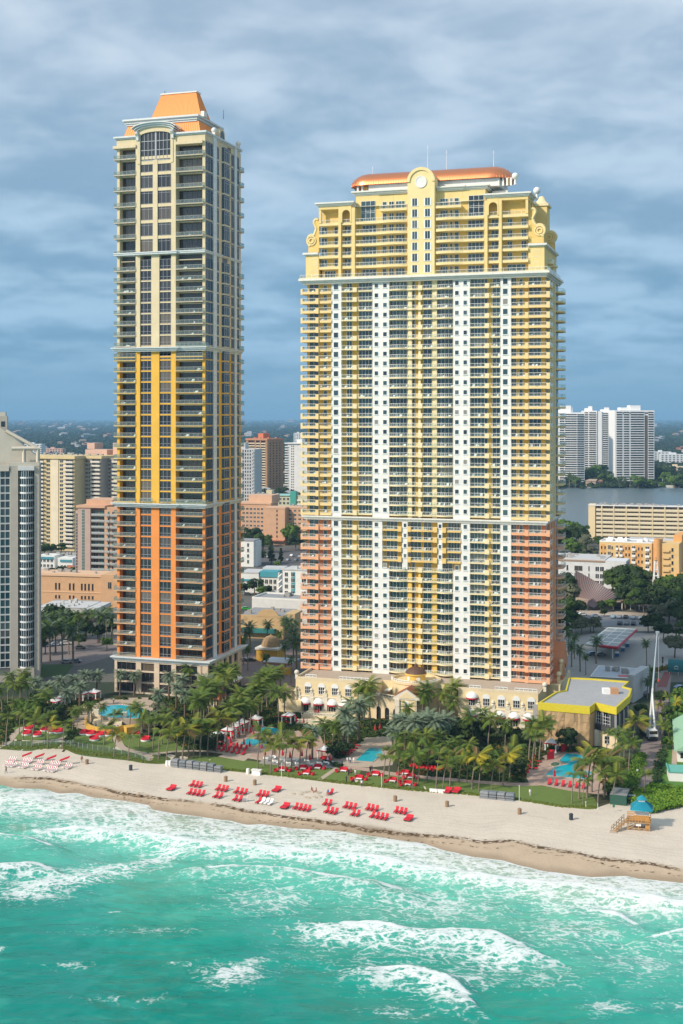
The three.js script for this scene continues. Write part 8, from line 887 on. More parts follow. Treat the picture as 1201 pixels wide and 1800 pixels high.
{ // closed red parasols
 const o = thing('closed_parasol','','parasol'),b = new MB(); b.cyl([0,0,0],[0,2.9,0],0.035,0.03,6); b.build('pole',STEEL,o); const k = new MB(); k.lathe(0,1.0,0,[[0.1,0],[0.34,0.15],[0.24,0.9],[0.1,1.6],[0,1.85]],9); k.build('canopy',REDC,o); const f = new MB(); f.cyl([0,0,0],[0,0.1,0],0.35,0.32,10); f.build('base',CONC,o); const p = { o };
 [[405,1312],[429,1315],[439,1319],[460,1322],[466,1335],[490,1325],[497,1335],[510,1339],[531,1336],[440,1295],[446,1300],[521,1276],[534,1277],[554,1262],[557,1264],[560,1262],[615,1330],[975,1372],[1030,1374],[928,1366],[660,1290],[668,1288],[545,1343],[580,1344],[418,1322]].forEach(([x,y],i) => use(p,G(x,y),0,`closed red parasol, number ${i + 1}`,'closed red parasols')); const L = scene.children.filter((q) => q.name.startsWith('closed_parasol')).sort((a,c) => Math.atan2(a.position.x,-a.position.z) - Math.atan2(c.position.x,-c.position.z)); L.forEach((q,i) => { q.userData.label = `closed red parasol on its pole, ${ORD[i]} from the left across the terraces`; }); }
{ // terrace loungers and dining tables
 const spots = []; for (let i = 0; i < 6; i++) spots.push([383 + i * 9,1318 + i * 1.6,'front row on the mid terrace']); for (let i = 0; i < 5; i++) spots.push([396 + i * 9,1312 + i * 1.5,'back row on the mid terrace']); for (let i = 0; i < 5; i++) spots.push([608 + i * 4.5,1328 - i * 4,'row left of the rectangular pool']); for (let i = 0; i < 6; i++) spots.push([966 + i * 12,1378 + i * 1.5,'front row on the pink deck']); for (let i = 0; i < 4; i++) spots.push([936 + i * 3,1352 - i * 6,'left row on the pink deck']); const n = {}; spots.forEach(([x,y,w]) => { const k = n[w] = (n[w] ?? -1) + 1; use(redP,G(x,y).add(new THREE.Vector3(0,0.04,0)),w.includes('row left') || w.includes('left row') ? 1.2 : -TH,`red pool lounger, ${ORD[k]} from the left in the ${w}`,'red loungers round the pools'); });
 for (let i = 0; i < 9; i++) use(whiteP,G(177 + i * 5,1238.5 - 0.3 * i,1.6).setY(0.1),0.2,`striped lounger, ${ORD[i]} from the left behind the round pool`,'striped loungers round the pool'); for (let i = 0; i < 4; i++) use(whiteP,G(139 + i * 4.4,1249 + i * 0.4),-0.8,`striped lounger, ${ORD[i]} from the left above the pale steps`,'striped loungers round the pool');
 const o = thing('dining_table','','table'),b = new MB(); b.cyl([0,0.7,0],[0,0.76,0],0.62,0.62,16); b.build('table_top',WHITEC,o); const k = new MB(); k.cyl([0,0,0],[0,0.7,0],0.07,0.07,8).cyl([0,0,0],[0,0.05,0],0.3,0.28,10); k.build('pedestal',STEEL,o); const ch = thing('dining_chair','','chair'); { const s = new MB(); s.bb(-0.22,0.42,-0.22,0.22,0.48,0.22); s.build('seat',WHITEC,ch); const q = new MB(); q.bb(-0.22,0.48,-0.22,0.22,0.9,-0.17); q.build('backrest',WHITEC,ch); for (const [x,z] of [[-0.2,-0.2],[0.2,-0.2],[-0.2,0.2],[0.2,0.2]]) { const l = new MB(); l.bb(x - 0.02,0,z - 0.02,x + 0.02,0.42,z + 0.02); l.build('leg',STEEL,ch); } } const pt = { o },pc = { o: ch }; [[468,1338],[480,1334],[484,1343],[497,1340],[508,1346],[518,1340],[524,1347],[540,1342],[548,1348],[562,1346],[574,1345],[590,1346]].forEach(([x,y],i) => { const g = G(x,y).setY(0.06); use(pt,g,0,`round white dining table, ${ORD[i]} from the left on the grey terrace`,'dining tables'); [0.6,3.8].forEach((a,j) => use(pc,g.clone().add(new THREE.Vector3(Math.sin(a) * 0.85,0,Math.cos(a) * 0.85)),a + Math.PI,`white dining chair ${j ? 'behind' : 'in front of'} the ${ORD[i]} dining table from the left`,'dining chairs')); }); 
 const hb = thing('red_banquet_chair','','chair'); { const s = new MB(); s.bb(-0.25,0,-0.25,0.25,0.48,0.25); s.build('seat_cover',REDB,hb); const q = new MB(); q.bb(-0.25,0.48,-0.25,0.25,1.05,-0.16); q.build('backrest',REDB,hb); } const ph = { o: hb }; for (let i = 0; i < 20; i++) use(ph,G(721 + i * 2.9,1352 + i * 0.35 - (i % 2) * 3).setY(0.05),-TH,`red covered chair, ${ORD[i]} from the left in the rows behind the palm trunks`,'red covered chairs'); }
{ // cabanas: white roof, red valance, tied curtains
 const o = thing('pool_cabana','','cabana'); for (const [x,z] of [[-1.5,-1.4],[1.5,-1.4],[-1.5,1.4],[1.5,1.4]]) { const b = new MB(); b.bb(x - 0.07,0,z - 0.07,x + 0.07,2.4,z + 0.07); b.build('post',WHITEC,o); const k = new MB(); k.lathe(x * 0.95,0.1,z * 0.95,[[0.3,0],[0.14,1.1],[0.3,2.25]],8); k.build('curtain',WHITEC,o); } const r = new MB(); r.lathe(0,2.62,0,[[2.3,0],[1.0,0.5],[0.5,0.62],[0.5,0.85],[0,1.0]],4,Math.PI / 4,Math.PI / 4 + 6.2832); r.build('roof',mat([0.68,0.70,0.72],0.85),o); const v = new MB(); v.bb(-1.66,2.3,1.56,1.66,2.62,1.62).bb(-1.66,2.3,-1.62,1.66,2.62,-1.56).bb(-1.66,2.3,-1.56,-1.6,2.62,1.56).bb(1.6,2.3,-1.56,1.66,2.62,1.56); v.build('valance',REDC,o); const bd = new MB(); bd.bb(-1.1,0,-1.1,1.1,0.5,0.4); bd.build('daybed',REDB,o); const p = { o };
 [[426,1285,'backmost in the row left of the mid terrace'],[412,1291,'second from back, left of the mid terrace'],[402,1298,'third from back, left of the mid terrace'],[383,1306,'nearest the sand in the row left of the mid terrace'],[450,1278,'behind the small blue pool'],[507,1272,'beside the square pavilion'],[571,1334,'beside the middle lawn steps'],[144,1232,'left one of the pair behind the round pool'],[166,1230,'right one of the pair behind the round pool'],[112,1240,'left of the round pool among date palms'],[96,1246,'leftmost among the date palms'],[970,1321,'at the back of the pink deck'],[800,1320,'hidden among shrubs right of the steps']].forEach(([x,y,w]) => use(p,G(x,y),-TH - 0.1,`white cabana with red valance ${w}`,'pool cabanas')); }
{ // small fixed things on the sand and lawns
 const bin = (name,label,x,y,m,h = 1.15) => { const o = thing(name,label,'litter bin',beachP(x,y)); const b = new MB(); b.lathe(0,0,0,[[0.42,0],[0.46,0.1],[0.44,h * 0.8],[0.5,h * 0.82],[0.5,h * 0.9],[0.42,h * 0.9]],12); b.build('body',m,o); const k = new MB(); k.lathe(0,h * 0.9,0,[[0.44,0],[0.36,h * 0.12],[0,h * 0.14]],12); k.build('lid',m,o); return o; }; const TAN = mat([0.30,0.20,0.12],0.85,{ streak: 1 });
 bin('litter_bin','dark blue bin on the sand below the winding path',230,1354,mat([0.03,0.05,0.07],0.6),1.3); bin('litter_bin','tan bin beside the walker at left',153,1343,TAN); bin('litter_bin','first tan bin above the red loungers',397,1373.5,TAN,1.25); bin('litter_bin','second tan bin above the red loungers',448,1380,TAN,1.25); bin('litter_bin','tan bin above the right end of the red loungers',695,1408.5,TAN,1.25); bin('litter_bin','lone tan bin below the palms before the podium',786,1418,TAN,1.25); bin('litter_bin','tan bin on the empty sand below the lawn strip',913.5,1431,TAN,1.25); bin('litter_bin','dark bin on the sand left of the lifeguard hut',1004,1441,mat([0.02,0.035,0.045],0.6),1.35); bin('litter_bin','small bin with weed lump near the wet sand at left',245,1399,TAN,0.5);
 const tarp = mat([0.22,0.25,0.28],0.7,{ speckle: 1.6 }),tarp2 = mat([0.28,0.30,0.32],0.65,{ speckle: 1.3 }),stack = (i,x,y,w,h,where) => { const o = thing('covered_stack',`grey sheeted stack of furniture, ${where}`,'stack',G(x,y)),r = rng(x | 0),b = new MB(); const P = (y,k) => [[-w / 2 * k,-0.9 * k],[w / 2 * k,-0.9 * k],[w / 2 * k,0.9 * k],[-w / 2 * k,0.9 * k]].map(([a,c]) => [a + (r() - 0.5) * 0.2,c + (r() - 0.5) * 0.2]); const L = [0,h * 0.5,h * 0.93,h].map((y,j) => P(y,[1,0.97,0.94,0.8][j]).map(([a,c]) => [a,y,c])); for (let j = 0; j < 3; j++) for (let k = 0; k < 4; k++) b.quad(L[j][3 - k],L[j][(6 - k) % 4],L[j + 1][(6 - k) % 4],L[j + 1][3 - k]); b.quad(L[3][3],L[3][2],L[3][1],L[3][0]); b.build('sheet',i % 2 ? tarp : tarp2,o); const s = new MB(); for (const y of [h * 0.3,h * 0.65]) s.bb(-w / 2 - 0.05,y,0.85,w / 2 + 0.05,y + 0.06,0.98); s.build('strap',DARK,o); o.rotation.y = -TH - 0.05; };
 for (let i = 0; i < 7; i++) stack(i,310 + i * 12.4,1347.5 + i * 1.55,1.75,i === 6 ? 1.5 : 2.0 - 0.1 * (i % 2),`${ORD[i]} from the left beside the long lawn`); for (let i = 0; i < 4; i++) stack(i,852 + i * 15,1402 + i * 1.4,2.0,1.65,`${ORD[i]} from the left below the right palms`);
 const wb = thing('white_barrel','','barrel'); { const b = new MB(); b.lathe(0,0,0,[[0.4,0],[0.45,0.5],[0.4,1.3],[0,1.35]],10); b.build('barrel',WHITEC,wb); } { const p = { o: wb }; [[294,1346,'left one beside the sheeted stacks'],[299,1346,'right one beside the sheeted stacks'],[436,1360,'beside the white towel counter']].forEach(([x,y,w]) => use(p,G(x,y),0,`white barrel ${w}`,'white barrels')); }
 { const o = thing('towel_counter','white towel counter at the edge of the long lawn','counter',G(451,1362),-TH); const b = new MB(); b.bb(-1.1,0,-0.5,1.1,1.2,0.5); b.build('body',WHITEC,o); const k = new MB(); k.bb(-1.3,1.2,-0.7,1.3,1.35,0.7); k.build('top',WHITE,o); } ['left','right'].forEach((n,i) => { const o = thing('white_screen',`${n} low white panel lying beside the daybeds below the palms`,'panel',G(762 + i * 14,1392.5 + i * 1.2),-TH); const b = new MB(); b.bb(-0.9,0,-0.2,0.9,0.75,0.2); b.build('board',WHITEC,o); const k = new MB(); k.bb(-0.95,0.75,-0.24,0.95,0.82,0.24); k.build('top',WHITE,o); });
 [[913,1407,3.4,'thin white pole right of the sheeted stacks'],[495,1365,3.2,'white net pole on the long lawn'],[671,1384,3,'white net pole before the gate lawn'],[1030,1420,1.4,'short white post at the lawn end'],[1051,1423,1.2,'short white post at the sand corner']].forEach(([x,y,h,l]) => { const o = thing('net_pole',l,'pole',G(x,y)); const b = new MB(); b.cyl([0,0,0],[0,h,0],0.07,0.06,6); b.build('post',WHITEC,o); const k = new MB(); k.ball(0,h + 0.06,0,0.1,5); k.build('cap',WHITEC,o); });
 { const o = thing('beach_sign','small green sign on a post at the end of the path','sign',beachP(1079,1427)); const b = new MB(); b.bb(-0.04,0,-0.04,0.04,1.8,0.04); b.build('post',STEEL,o); const k = new MB(); k.bb(-0.25,1.0,0.05,0.25,1.8,0.09); k.build('board',mat([0.02,0.18,0.12],0.6),o); } { const o = thing('banner_sign','white banner with blue and red bands behind the lifeguard hut','banner',G(1107,1408),-0.1); const b = new MB(); b.bb(-1.3,0.25,0,1.3,1.5,0.06); b.build('cloth',WHITEC,o); const k = new MB(); k.bb(-1.1,1.0,0.06,1.1,1.25,0.075); k.build('blue_band',mat([0.06,0.09,0.3],0.8),o); const q = new MB(); q.bb(-1.0,0.55,0.06,1.0,0.7,0.075); q.build('red_band',mat([0.45,0.04,0.08],0.8),o); for (const x of [-1.35,1.35]) { const f = new MB(); f.cyl([x,0,0],[x,1.6,0],0.05,0.05,6); f.build('post',STEEL,o); } }
 { const o = thing('green_enclosure','dark green screened enclosure with slatted top beside the beach path','enclosure',G(1090,1408),-0.35); const GN = mat([0.02,0.085,0.06],0.7); const b = new MB(); b.bb(-1.9,0,-3.2,-1.8,2.2,3.2).bb(1.8,0,-3.2,1.9,2.2,3.2).bb(-1.9,0,3.15,1.9,2.2,3.25).bb(-1.9,0,-3.25,1.9,2.2,-3.15); b.build('screen',GN,o); for (let i = 0; i < 9; i++) { const k = new MB(); k.bb(-1.95,2.2,-3.1 + i * 0.7,1.95,2.26,-2.6 + i * 0.7); k.build('slat',mat([0.25,0.27,0.28],0.7),o); } }
 for (const [x,y,n] of [[968,1336,'left'],[992,1322,'right']]) { const o = thing('red_screen',`${n} square red screen on the pink deck`,'screen',G(x,y),0.5); const b = new MB(); b.bb(-1.1,0.2,-0.05,1.1,2.2,0.05); b.build('cloth',REDC,o); for (const q of [-1.1,1.1]) { const k = new MB(); k.cyl([q,0,0],[q,2.2,0],0.05,0.05,6); k.build('post',DARK,o); } }
 { const o = thing('dune_fence','low grey glass fence along the left dune','fence'); const P = curve([[5,1312],[60,1311],[112,1308],[150,1316],[200,1322],[262,1338]],26).map(([x,y]) => G(x,y)); for (let i = 0; i < P.length; i++) { const b = new MB(); b.cyl([P[i].x,0,P[i].z],[P[i].x,1.35,P[i].z],0.05,0.05,5); b.build('post',STEEL,o); if (i < P.length - 1) { const k = new MB(),a = P[i],c = P[i + 1]; k.quad([a.x,0.15,a.z],[c.x,0.15,c.z],[c.x,1.25,c.z],[a.x,1.25,a.z]); k.build('pane',GLASSRAIL,o); } } }
 { const o = thing('sandcastle','low heap of dug sand on the beach','sand heap',beachP(545,1397)); const b = new MB(),r = rng(9); for (let i = 0; i < 16; i++) { const a = r() * 6.28,q = 1.3 + 1.4 * r(); b.lathe(q * Math.cos(a) * 1.6,-0.1,q * Math.sin(a),[[0.9,0],[0.55,0.22],[0,0.32]],8); } b.build('heap',mat([0.55,0.48,0.38],0.95,{ speckle: 2 }),o); }
}
{ // lifeguard hut
 const o = thing('lifeguard_hut','wooden lifeguard hut with teal two tier roof and ramp on the sand','lifeguard hut',beachP(1123,1455,0),-0.25),TL = mat([0.012,0.26,0.36],0.6),WD = mat([0.56,0.29,0.085],0.75,{ streak: 2 }),PLY = mat([0.42,0.27,0.14],0.8,{ streak: 2 });
 for (const [x,z] of [[-2.3,1.9],[2.3,1.9],[-2.3,-1.9],[2.3,-1.9],[0,1.9]]) { const b = new MB(); b.bb(x - 0.13,0,z - 0.13,x + 0.13,1.7,z + 0.13); b.build('post',PLY,o); } for (let i = 0; i < 14; i++) { const b = new MB(),z = -2.2 + i * 0.33; b.bb(-2.6,1.7,z,2.6,1.82,z + 0.29); b.build('deck_board',PLY,o); } { const b = new MB(); b.bb(-2.5,0.35,1.86,2.5,0.55,1.99).bar([-2.3,0.1,2],[-0.2,1.6,2],0.14); b.build('brace',PLY,o); const k = new MB(); k.bb(-0.6,1.0,2.0,0.5,1.6,2.06); k.build('notice',WHITEC,o); }
 { const b = new MB(); b.bb(1.4,0.1,-1.8,2.45,1.68,1.8); b.build('lower_cabinet',WD,o); } { const b = new MB(); b.bb(-0.9,1.82,-2.0,2.2,2.9,0.6); b.build('lower_wall',WD,o); const k = new MB(); k.bb(-0.85,2.9,-1.95,2.15,4.2,0.55); k.build('cabin',WHITEC,o); const w = new MB(); w.bb(-0.4,3.1,0.55,1.7,3.9,0.6); w.build('shutter',WHITE,o); }
 { const b = new MB(); b.lathe(0.6,4.2,-0.5,[[3.35,0],[3.3,0.12],[1.2,1.55],[0.9,1.62]],4,Math.PI / 4,Math.PI / 4 + 6.2832); b.build('roof',TL,o); const k = new MB(); for (let s = 0; s < 4; s++) for (let i = -5; i <= 5; i++) { k.at(0.6,4.2,-0.5,s * Math.PI / 2); const x = i * 0.42,top = Math.min(1,Math.max(0,(2.37 - Math.abs(x)) / 1.55)); k.bar([x,0.16,2.36],[x * (1 - top * 0.62 * (Math.abs(x) > 0.84 ? 0 : 0)),0.16 + 1.42 * top,2.36 - 1.5 * top],0.06); } k.build('roof_seams',TL,o).userData.kind = 'stuff'; const c = new MB(); c.bb(-0.1,5.75,-1.2,1.3,6.2,0.2); c.build('lantern',WHITE,o); const t = new MB(); t.lathe(0.6,6.2,-0.5,[[1.45,0],[0.5,0.6],[0,0.95]],4,Math.PI / 4,Math.PI / 4 + 6.2832); t.build('lantern_roof',TL,o); }
 { const k = new MB(); for (const [a,c] of [[[-2.5,2.1],[1.2,2.1]],[[2.55,2.1],[2.55,-2]],[[-2.5,-2.1],[-1,-2.1]],[[1.2,2.1],[2.55,2.1]]]) { const n = 6; for (let i = 0; i <= n; i++) { const x = mixn(a[0],c[0],i / n),z = mixn(a[1],c[1],i / n); k.bb(x - 0.05,1.82,z - 0.05,x + 0.05,2.8,z + 0.05); } for (const y of [2.3,2.8]) k.bar([a[0],y,a[1]],[c[0],y,c[1]],0.1); } k.build('railing',WD,o); }
 { const A = [-2.6,1.78,0.6],B = [-5.2,0.05,4.2],L = (t) => A.map((v,i) => mixn(v,B[i],t)); for (let i = 0; i < 12; i++) { const a = L(i / 12),c = L((i + 0.88) / 12),b = new MB(),nx = 0.5,nz = 0.36; b.quad([a[0] - nx,a[1],a[2] - nz],[c[0] - nx,c[1],c[2] - nz],[c[0] + nx,c[1],c[2] + nz],[a[0] + nx,a[1],a[2] + nz]); b.build('ramp_board',PLY,o); } for (const s of [-1,1]) { const k = new MB(); const q = (t,y) => { const p = L(t); return [p[0] + 0.55 * s,p[1] + y,p[2] + 0.4 * s]; }; for (let i = 0; i < 6; i++) k.bar(q(i / 5,-0.1),q(i / 5,1.0),0.09); k.bar(q(0,1),q(1,1),0.09).bar(q(0,0.5),q(1,0.5),0.08); for (let i = 0; i < 5; i++) k.bar(q(i / 5,0),q((i + 1) / 5,1),0.06); k.build('ramp_rail',PLY,o); } const f = new MB(); f.bb(-6.1,0,3.6,-4.5,0.12,5.2); f.build('ramp_foot',mat([0.45,0.38,0.30],0.85),o); }
}
{ // crane truck in the lane
 const o = thing('crane_truck','white crane truck in the brick lane with long boom raised','crane truck',G(1148,1302),0.06),W = mat([0.70,0.71,0.70],0.5),GB = mat([0.33,0.39,0.44],0.45),R = (n,m,...q) => { const b = new MB(); for (const k of q) b.bb(...k); return b.build(n,m,o); };
 R('chassis',DARK,[-1.2,0.6,-9,1.2,1.2,0.6]); { const b = new MB(); b.face([[-1.3,0.7],[1.3,0.7],[1.3,2.0],[1.15,3.0],[-1.15,3.0],[-1.3,2.0]],-1.8,0.5); b.build('cab',W,o); } R('windscreen',DKG,[-1.1,1.95,0.48,1.1,2.8,0.56]); R('bumper',DARK,[-1.3,0.45,0.5,1.3,0.8,0.75]); for (const x of [-0.95,0.8]) R('headlight',WHITEC,[x,0.95,0.5,x + 0.25,1.2,0.58]); for (const z of [-0.4,-5.4,-7.2]) for (const x of [-1.3,0.95]) { const b = new MB(); b.cyl([x,0.5,z],[x + 0.35,0.5,z],0.5,0.5,12); b.build('wheel',DARK,o); } R('turntable',W,[-1.1,1.2,-6.5,1.1,2.4,-3.6]); R('operator_cab',W,[1.15,1.4,-5.4,2.0,3.1,-3.8]);
 const boom = (a,c,w,m,n) => { const b = new MB(); b.cyl(a,c,w,w * 0.9,4); b.build(n,m,o); }; const A = [-0.7,2.2,-1.2],T = G(1165,1110),tip = GD(1165,372),ty = H - (1112 - EY) * 372 / F,tp = [tip.x - o.position.x,ty,tip.z - o.position.z]; const at = (t) => A.map((v,i) => mixn(v,tp[i],t)); boom(at(0),at(0.42),0.38,mat([0.52,0.54,0.55],0.5),'lower_boom'); boom(at(0.38),at(0.74),0.3,GB,'middle_boom'); boom(at(0.7),at(1),0.24,GB,'upper_boom'); boom([0.9,2.2,-1.0],[2.0,11.5,-7],0.32,W,'folded_jib'); { const b = new MB(); b.bb(tp[0] - 0.4,tp[1] - 0.3,tp[2] - 0.4,tp[0] + 0.5,tp[1] + 0.3,tp[2] + 0.4); b.build('boom_head',GB,o); const k = new MB(); k.cyl([tp[0] + 0.4,tp[1],tp[2]],[tp[0] + 0.4,tp[1] - 14,tp[2]],0.06,0.06,5); k.build('hoist_rope',STEEL,o); const h = new MB(); h.lathe(tp[0] + 0.4,tp[1] - 15,tp[2],[[0,0],[0.35,0.3],[0.35,0.8],[0.1,1.1]],8); h.build('hook_block',mat([0.45,0.06,0.05],0.6),o); }
}
{ // parked cars
 const proto = (paint) => { const o = thing('parked_car','','car'),b = new MB(); b.face([[-2.2,0.35],[2.15,0.35],[2.2,0.75],[1.2,0.95],[0.45,1.42],[-1.2,1.45],[-1.95,1.0],[-2.25,0.9]],-0.86,0.86); b.build('body',paint,o); const w = new MB(); w.face([[1.05,0.98],[0.42,1.36],[-1.15,1.38],[-1.75,1.0]],-0.875,0.875); w.build('windows',DKG,o); const ws = new MB(); ws.quad([1.22,0.97,0.74],[1.22,0.97,-0.74],[0.48,1.44,-0.7],[0.48,1.44,0.7]); ws.build('windscreen',DKG,o); for (const x of [-1.4,1.35]) for (const z of [-0.88,0.7]) { const k = new MB(); k.cyl([x,0.33,z],[x,0.33,z + 0.18],0.33,0.33,12); k.build('wheel',DARK,o); } for (const z of [-0.7,0.5]) { const k = new MB(); k.bb(2.12,0.6,z,2.22,0.75,z + 0.2); k.build('headlight',WHITEC,o); } return o; };
 const paints = { white: [0.75,0.75,0.75],silver: [0.42,0.45,0.48],black: [0.015,0.016,0.02],blue: [0.10,0.17,0.30],'pale blue': [0.35,0.45,0.55],grey: [0.16,0.17,0.18],green: [0.03,0.42,0.03],maroon: [0.20,0.03,0.05] },P = {}; for (const k in paints) P[k] = { o: proto(mat(paints[k],0.3,{ phys: true,clearcoat: 0.6,metalness: k === 'silver' ? 0.4 : 0 })) };
 const row = (where,list) => list.forEach(([x,y,c,t = 1.2],i) => use(P[c],G(x,y).setY(0.05),t,`${c} car, ${ORD[i]} from the left ${where}`,'parked cars ' + where));
 row('in the car park before the dark saddle roof',[[1016,1081,'silver',0.2],[1025,1082,'white',0.2],[1047,1085,'white',0.1],[1078,1086.5,'pale blue'],[1089,1087,'silver'],[1100.5,1087,'black'],[1114,1088,'silver'],[1127,1089,'white'],[1138,1089.5,'black'],[1149,1090.5,'white'],[1159,1091,'maroon']]); row('in the front row of the car park',[[1090,1098,'black'],[1102,1098,'grey'],[1114,1098.5,'black'],[1150,1098,'silver']]); row('on the driveway at left',[[82,1137,'blue',0.3],[99,1135,'pale blue',0.3],[118,1166,'silver',0.1],[116,1133,'white',0.3],[133,1165,'blue',0.1],[141,1141,'grey',0.3],[154,1108,'white',0.4]]); row('beside the domed gatehouse',[[427,1163,'blue',0.5],[440,1163,'black',0.3]]); row('on the street beside the slender tower',[[433,1072,'green',0.1],[436,1046,'grey',0.1],[477,1048,'white',0.1]]); row('behind the teal motel',[[507,986,'silver'],[514,978,'white'],[521,986,'grey'],[528,980,'silver'],[537,986,'black'],[470,980,'white',0.2]]); row('at the fuel pumps',[[1042,1152,'blue',0.3],[1056,1153,'grey',0.2],[1090,1128,'grey',0.6]]); row('in the lane behind the shed',[[1130,1208,'white',1.3],[1133,1222,'grey',1.3],[1197,1212,'blue',0.3]]);
}
{ // people: one continuous body each, meshed from tapered limbs
 const seg = (p,a,b) => { const ab = [0,1,2].map((i) => b[i] - a[i]),t = Math.max(0,Math.min(1,[0,1,2].reduce((s,i) => s + (p[i] - a[i]) * ab[i],0) / ([0,1,2].reduce((s,i) => s + ab[i] * ab[i],0) || 1))); return [Math.hypot(...[0,1,2].map((i) => p[i] - a[i] - ab[i] * t)),t]; };
 const POSE = { stand: { hl: [-0.1,0.02,0.02],hr: [0.1,0.02,-0.02],kl: [-0.1,0.5,0.02],kr: [0.1,0.5,0.0],al: [-0.26,0.82,0.06],ar: [0.26,0.82,0.05],el: [-0.24,1.12,0],er: [0.24,1.12,0] },walk: { hl: [-0.09,0.03,0.32],hr: [0.09,0.06,-0.34],kl: [-0.09,0.5,0.2],kr: [0.09,0.5,-0.08],al: [-0.25,0.86,-0.2],ar: [0.25,0.9,0.26],el: [-0.25,1.12,-0.12],er: [0.25,1.12,0.08] },sit: { hl: [-0.12,0.04,0.62],hr: [0.12,0.04,0.6],kl: [-0.12,0.44,0.42],kr: [0.12,0.44,0.42],al: [-0.22,0.5,0.34],ar: [0.22,0.5,0.34],el: [-0.26,0.66,0.08],er: [0.26,0.66,0.08],dy: -0.46 } };
 const body = (pose,top,low,skin,hair) => { const q = POSE[pose],dy = q.dy ?? 0,Y = (y) => y + dy,hip = [[-0.1,Y(0.92),0],[0.1,Y(0.92),0]],sh = [[-0.19,Y(1.42),0],[0.19,Y(1.42),0]]; const B = [[hip[0],hip[1],0.13,0.13,'l'],[[0,Y(0.95),0],[0,Y(1.3),0],0.14,0.155,'t'],[sh[0],sh[1],0.085,0.085,'t'],[[0,Y(1.4),0],[0,Y(1.55),0.01],0.06,0.055,'s'],[[0,Y(1.62),0.02],[0,Y(1.68),0],0.095,0.1,'h'],[[0,Y(1.6),0.1],[0,Y(1.62),0.11],0.025,0.02,'s']]; for (const [h,k,f] of [[hip[0],q.kl,q.hl],[hip[1],q.kr,q.hr]]) B.push([h,k,0.095,0.065,'l'],[k,f,0.06,0.042,low[1] ? 'l' : 's'],[f,[f[0],f[1],f[2] + 0.15],0.045,0.04,'s']); for (const [s,e,h] of [[sh[0],q.el,q.al],[sh[1],q.er,q.ar]]) { B.push([s,e,0.055,0.045,top[1] ? 't' : 's'],[e,h,0.043,0.033,'s']); for (let i = -1; i < 3; i++) B.push([h,[h[0] + (i - 0.5) * 0.018,h[1] - 0.09,h[2] + 0.03],0.014,0.009,'s']); }
 const N = 50,mc = new MarchingCubes(N,new THREE.MeshBasicMaterial(),false,true,60000); mc.isolation = 0; const S = 1.0,C = 0.86; for (let z = 0; z < N; z++) for (let y = 0; y < N; y++) for (let x = 0; x < N; x++) { const p = [(x / N * 2 - 1) * S,(y / N * 2 - 1) * S + C,(z / N * 2 - 1) * S]; let e = 0,m = 9; for (const [a,b,r0,r1] of B) { const [d,t] = seg(p,a,b),v = d - mixn(r0,r1,t); if (v < m) m = v; if (v < 0.4) e += Math.exp(-v * 38); } mc.field[z * N * N + y * N + x] = -(m > 0.3 ? m : -Math.log(Math.max(e,1e-9)) / 38); } mc.update(); const n = mc.count,g = new THREE.BufferGeometry(),pos = new Float32Array(n * 3),nor = mc.normalArray.slice(0,n * 3),col = new Float32Array(n * 3),CC = { t: top[0],l: low[0],s: skin,h: hair }; for (let i = 0; i < n; i++) { const p = [mc.positionArray[i * 3] * S,mc.positionArray[i * 3 + 1] * S + C,mc.positionArray[i * 3 + 2] * S]; let best = 9,k = 's'; for (const [a,b,r0,r1,w] of B) { const [d,t] = seg(p,a,b),v = d - mixn(r0,r1,t); if (v < best) { best = v; k = w; } } if (k === 'h' && p[2] > 0.05 && p[1] < Y(1.69)) k = 's'; pos.set(p,i * 3); col.set(CC[k],i * 3); } g.setAttribute('position',new THREE.BufferAttribute(pos,3)); g.setAttribute('normal',new THREE.BufferAttribute(nor,3)); g.setAttribute('color',new THREE.BufferAttribute(col,3)); return g; };
 const vm = new THREE.MeshStandardMaterial({ vertexColors: true,roughness: 0.85 }),SK = [0.42,0.22,0.13],HB = [0.03,0.02,0.015],G1 = { red: body('walk',[[0.42,0.2,0.12],0],[[0.35,0.03,0.03],0],SK,HB),dark: body('walk',[[0.06,0.06,0.07],1],[[0.04,0.04,0.05],1],SK,HB),black: body('stand',[[0.03,0.03,0.035],1],[[0.025,0.025,0.03],1],SK,HB),white: body('stand',[[0.75,0.75,0.75],1],[[0.6,0.6,0.6],1],SK,HB),blueL: body('stand',[[0.72,0.73,0.75],1],[[0.05,0.08,0.16],1],SK,HB),orange: body('stand',[[0.85,0.2,0.02],1],[[0.05,0.06,0.1],1],SK,[0.8,0.6,0.05]),sitB: body('sit',[[0.06,0.12,0.4],1],[[0.1,0.12,0.2],0],SK,HB),sitR: body('sit',[[0.6,0.2,0.1],1],[[0.35,0.1,0.05],0],SK,HB) };
 const put = (g,x,y,t,label,lift = 0) => { const p = beachP(x,y,0.0); if (lift) { p.copy(G(x,y,lift)); } const o = mesh('person',G1[g],vm); o.position.copy(p); o.rotation.y = t; tag(o,label,'person'); };
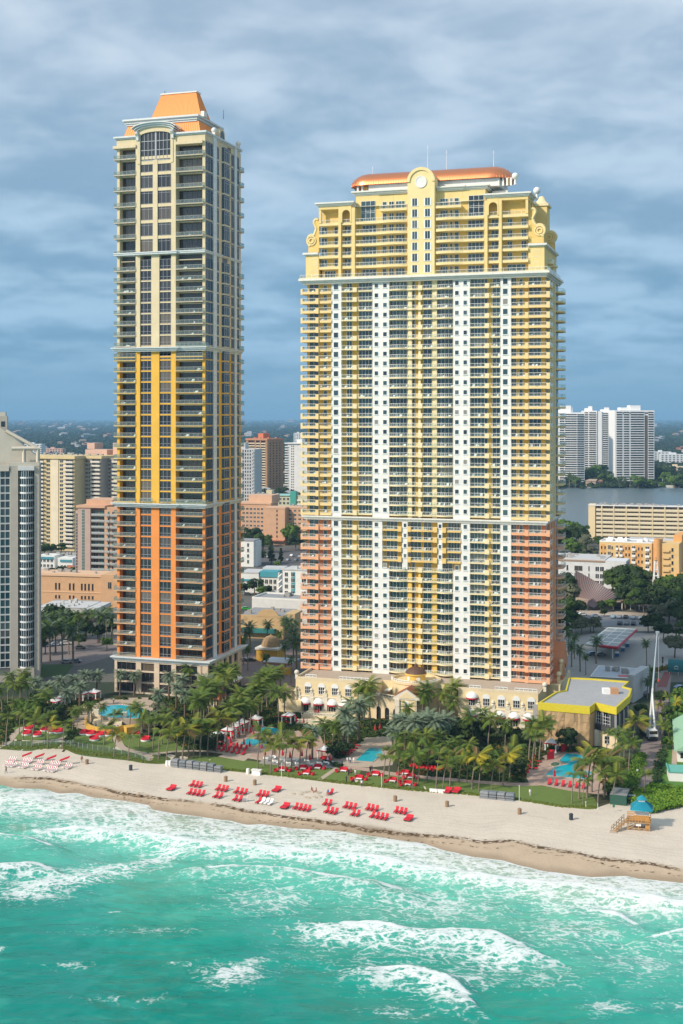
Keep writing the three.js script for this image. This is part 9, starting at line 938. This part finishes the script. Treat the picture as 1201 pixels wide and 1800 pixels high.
 put('red',144,1340,0.8,'person in red shorts walking on the sand at left'); put('dark',11,1359,-0.6,'person in dark clothes walking beside the striped loungers'); put('black',613,1364,0.4,'person in black, leftmost of the group by the pool steps'); put('dark',617,1362,-0.6,'person in dark clothes, second in the group by the pool steps'); put('white',625,1364,0.2,'person in white, rightmost of the group by the pool steps'); put('black',609,1376,2.4,'person in black at the corner of the small lawn'); put('black',651,1358,0.3,'left person in black on the promenade'); put('dark',654,1357,-1,'right person in dark clothes on the promenade'); put('blueL',636,1383,0.2,'person in white top and navy trousers at the sand edge'); put('white',611,1342,0.2,'leftmost attendant in white beside the rectangular pool'); put('blueL',616,1342,0,'middle attendant in white and navy beside the rectangular pool'); put('white',622,1342,-0.3,'rightmost attendant in white beside the rectangular pool'); put('blueL',1121,1363,0.2,'left person on the brick lane in white and navy'); put('dark',1131,1362,0.3,'right person on the brick lane in dark clothes'); put('orange',1093,1264,0.5,'left worker in orange on the upper slab',5.5); put('orange',1098,1264,-0.4,'right worker in orange on the upper slab',5.5); put('orange',1162,1240,0.4,'worker in orange beside the crane boom'); put('dark',1163,1246,0.9,'worker in dark clothes walking beside the crane'); put('orange',1163,1220,0.2,'distant worker in orange farther up the lane'); put('sitB',577,1396.5,-0.6,'person in blue seated beside the red chair'); put('sitR',548,1392,0.8,'person seated on the left of the sand heap'); put('sitR',556,1394,-1.8,'person seated on the right of the sand heap'); put('white',932,1402 - 3,0,'attendant in white on the edge of the pink deck'); put('blueL',200,1236,0,'person in white by the loungers behind the round pool'); use(redP,beachP(582,1396),SEAWARD,'single red chair beside the person in blue','red loungers on the sand');
}
{ // lamp posts and a traffic signal near the fuel station
 const lamp = (x,y,h,l) => { const o = thing('street_lamp',l,'street lamp',G(x,y)),b = new MB(); b.cyl([0,0,0],[0,h,0],0.12,0.08,6); b.build('pole',STEEL,o); const k = new MB(); k.bar([0,h,0],[-1.2,h + 0.2,0],0.1); k.build('arm',STEEL,o); const q = new MB(); q.bb(-1.8,h + 0.1,-0.15,-1.1,h + 0.25,0.15); q.build('lamp_head',WHITE,o); }; lamp(1009,1148,9,'grey street lamp left of the fuel canopy'); lamp(1157,1160,9,'grey street lamp behind the crane boom'); lamp(453,1050,8,'street lamp before the white warehouse');
 const o = thing('traffic_signal','black traffic signal on a pole right of the date palm','traffic signal',G(1165,1178)),b = new MB(); b.cyl([0,0,0],[0,4.6,0],0.1,0.08,6); b.build('pole',DARK,o); for (const y of [2.6,3.8]) { const k = new MB(); k.bb(-0.25,y,-0.2,0.25,y + 0.95,0.2); k.build('signal_head',DARK,o); } }
scene.traverse((o) => { delete o.userData.__n; delete o.userData.first; });
renderer.render(scene,camera);
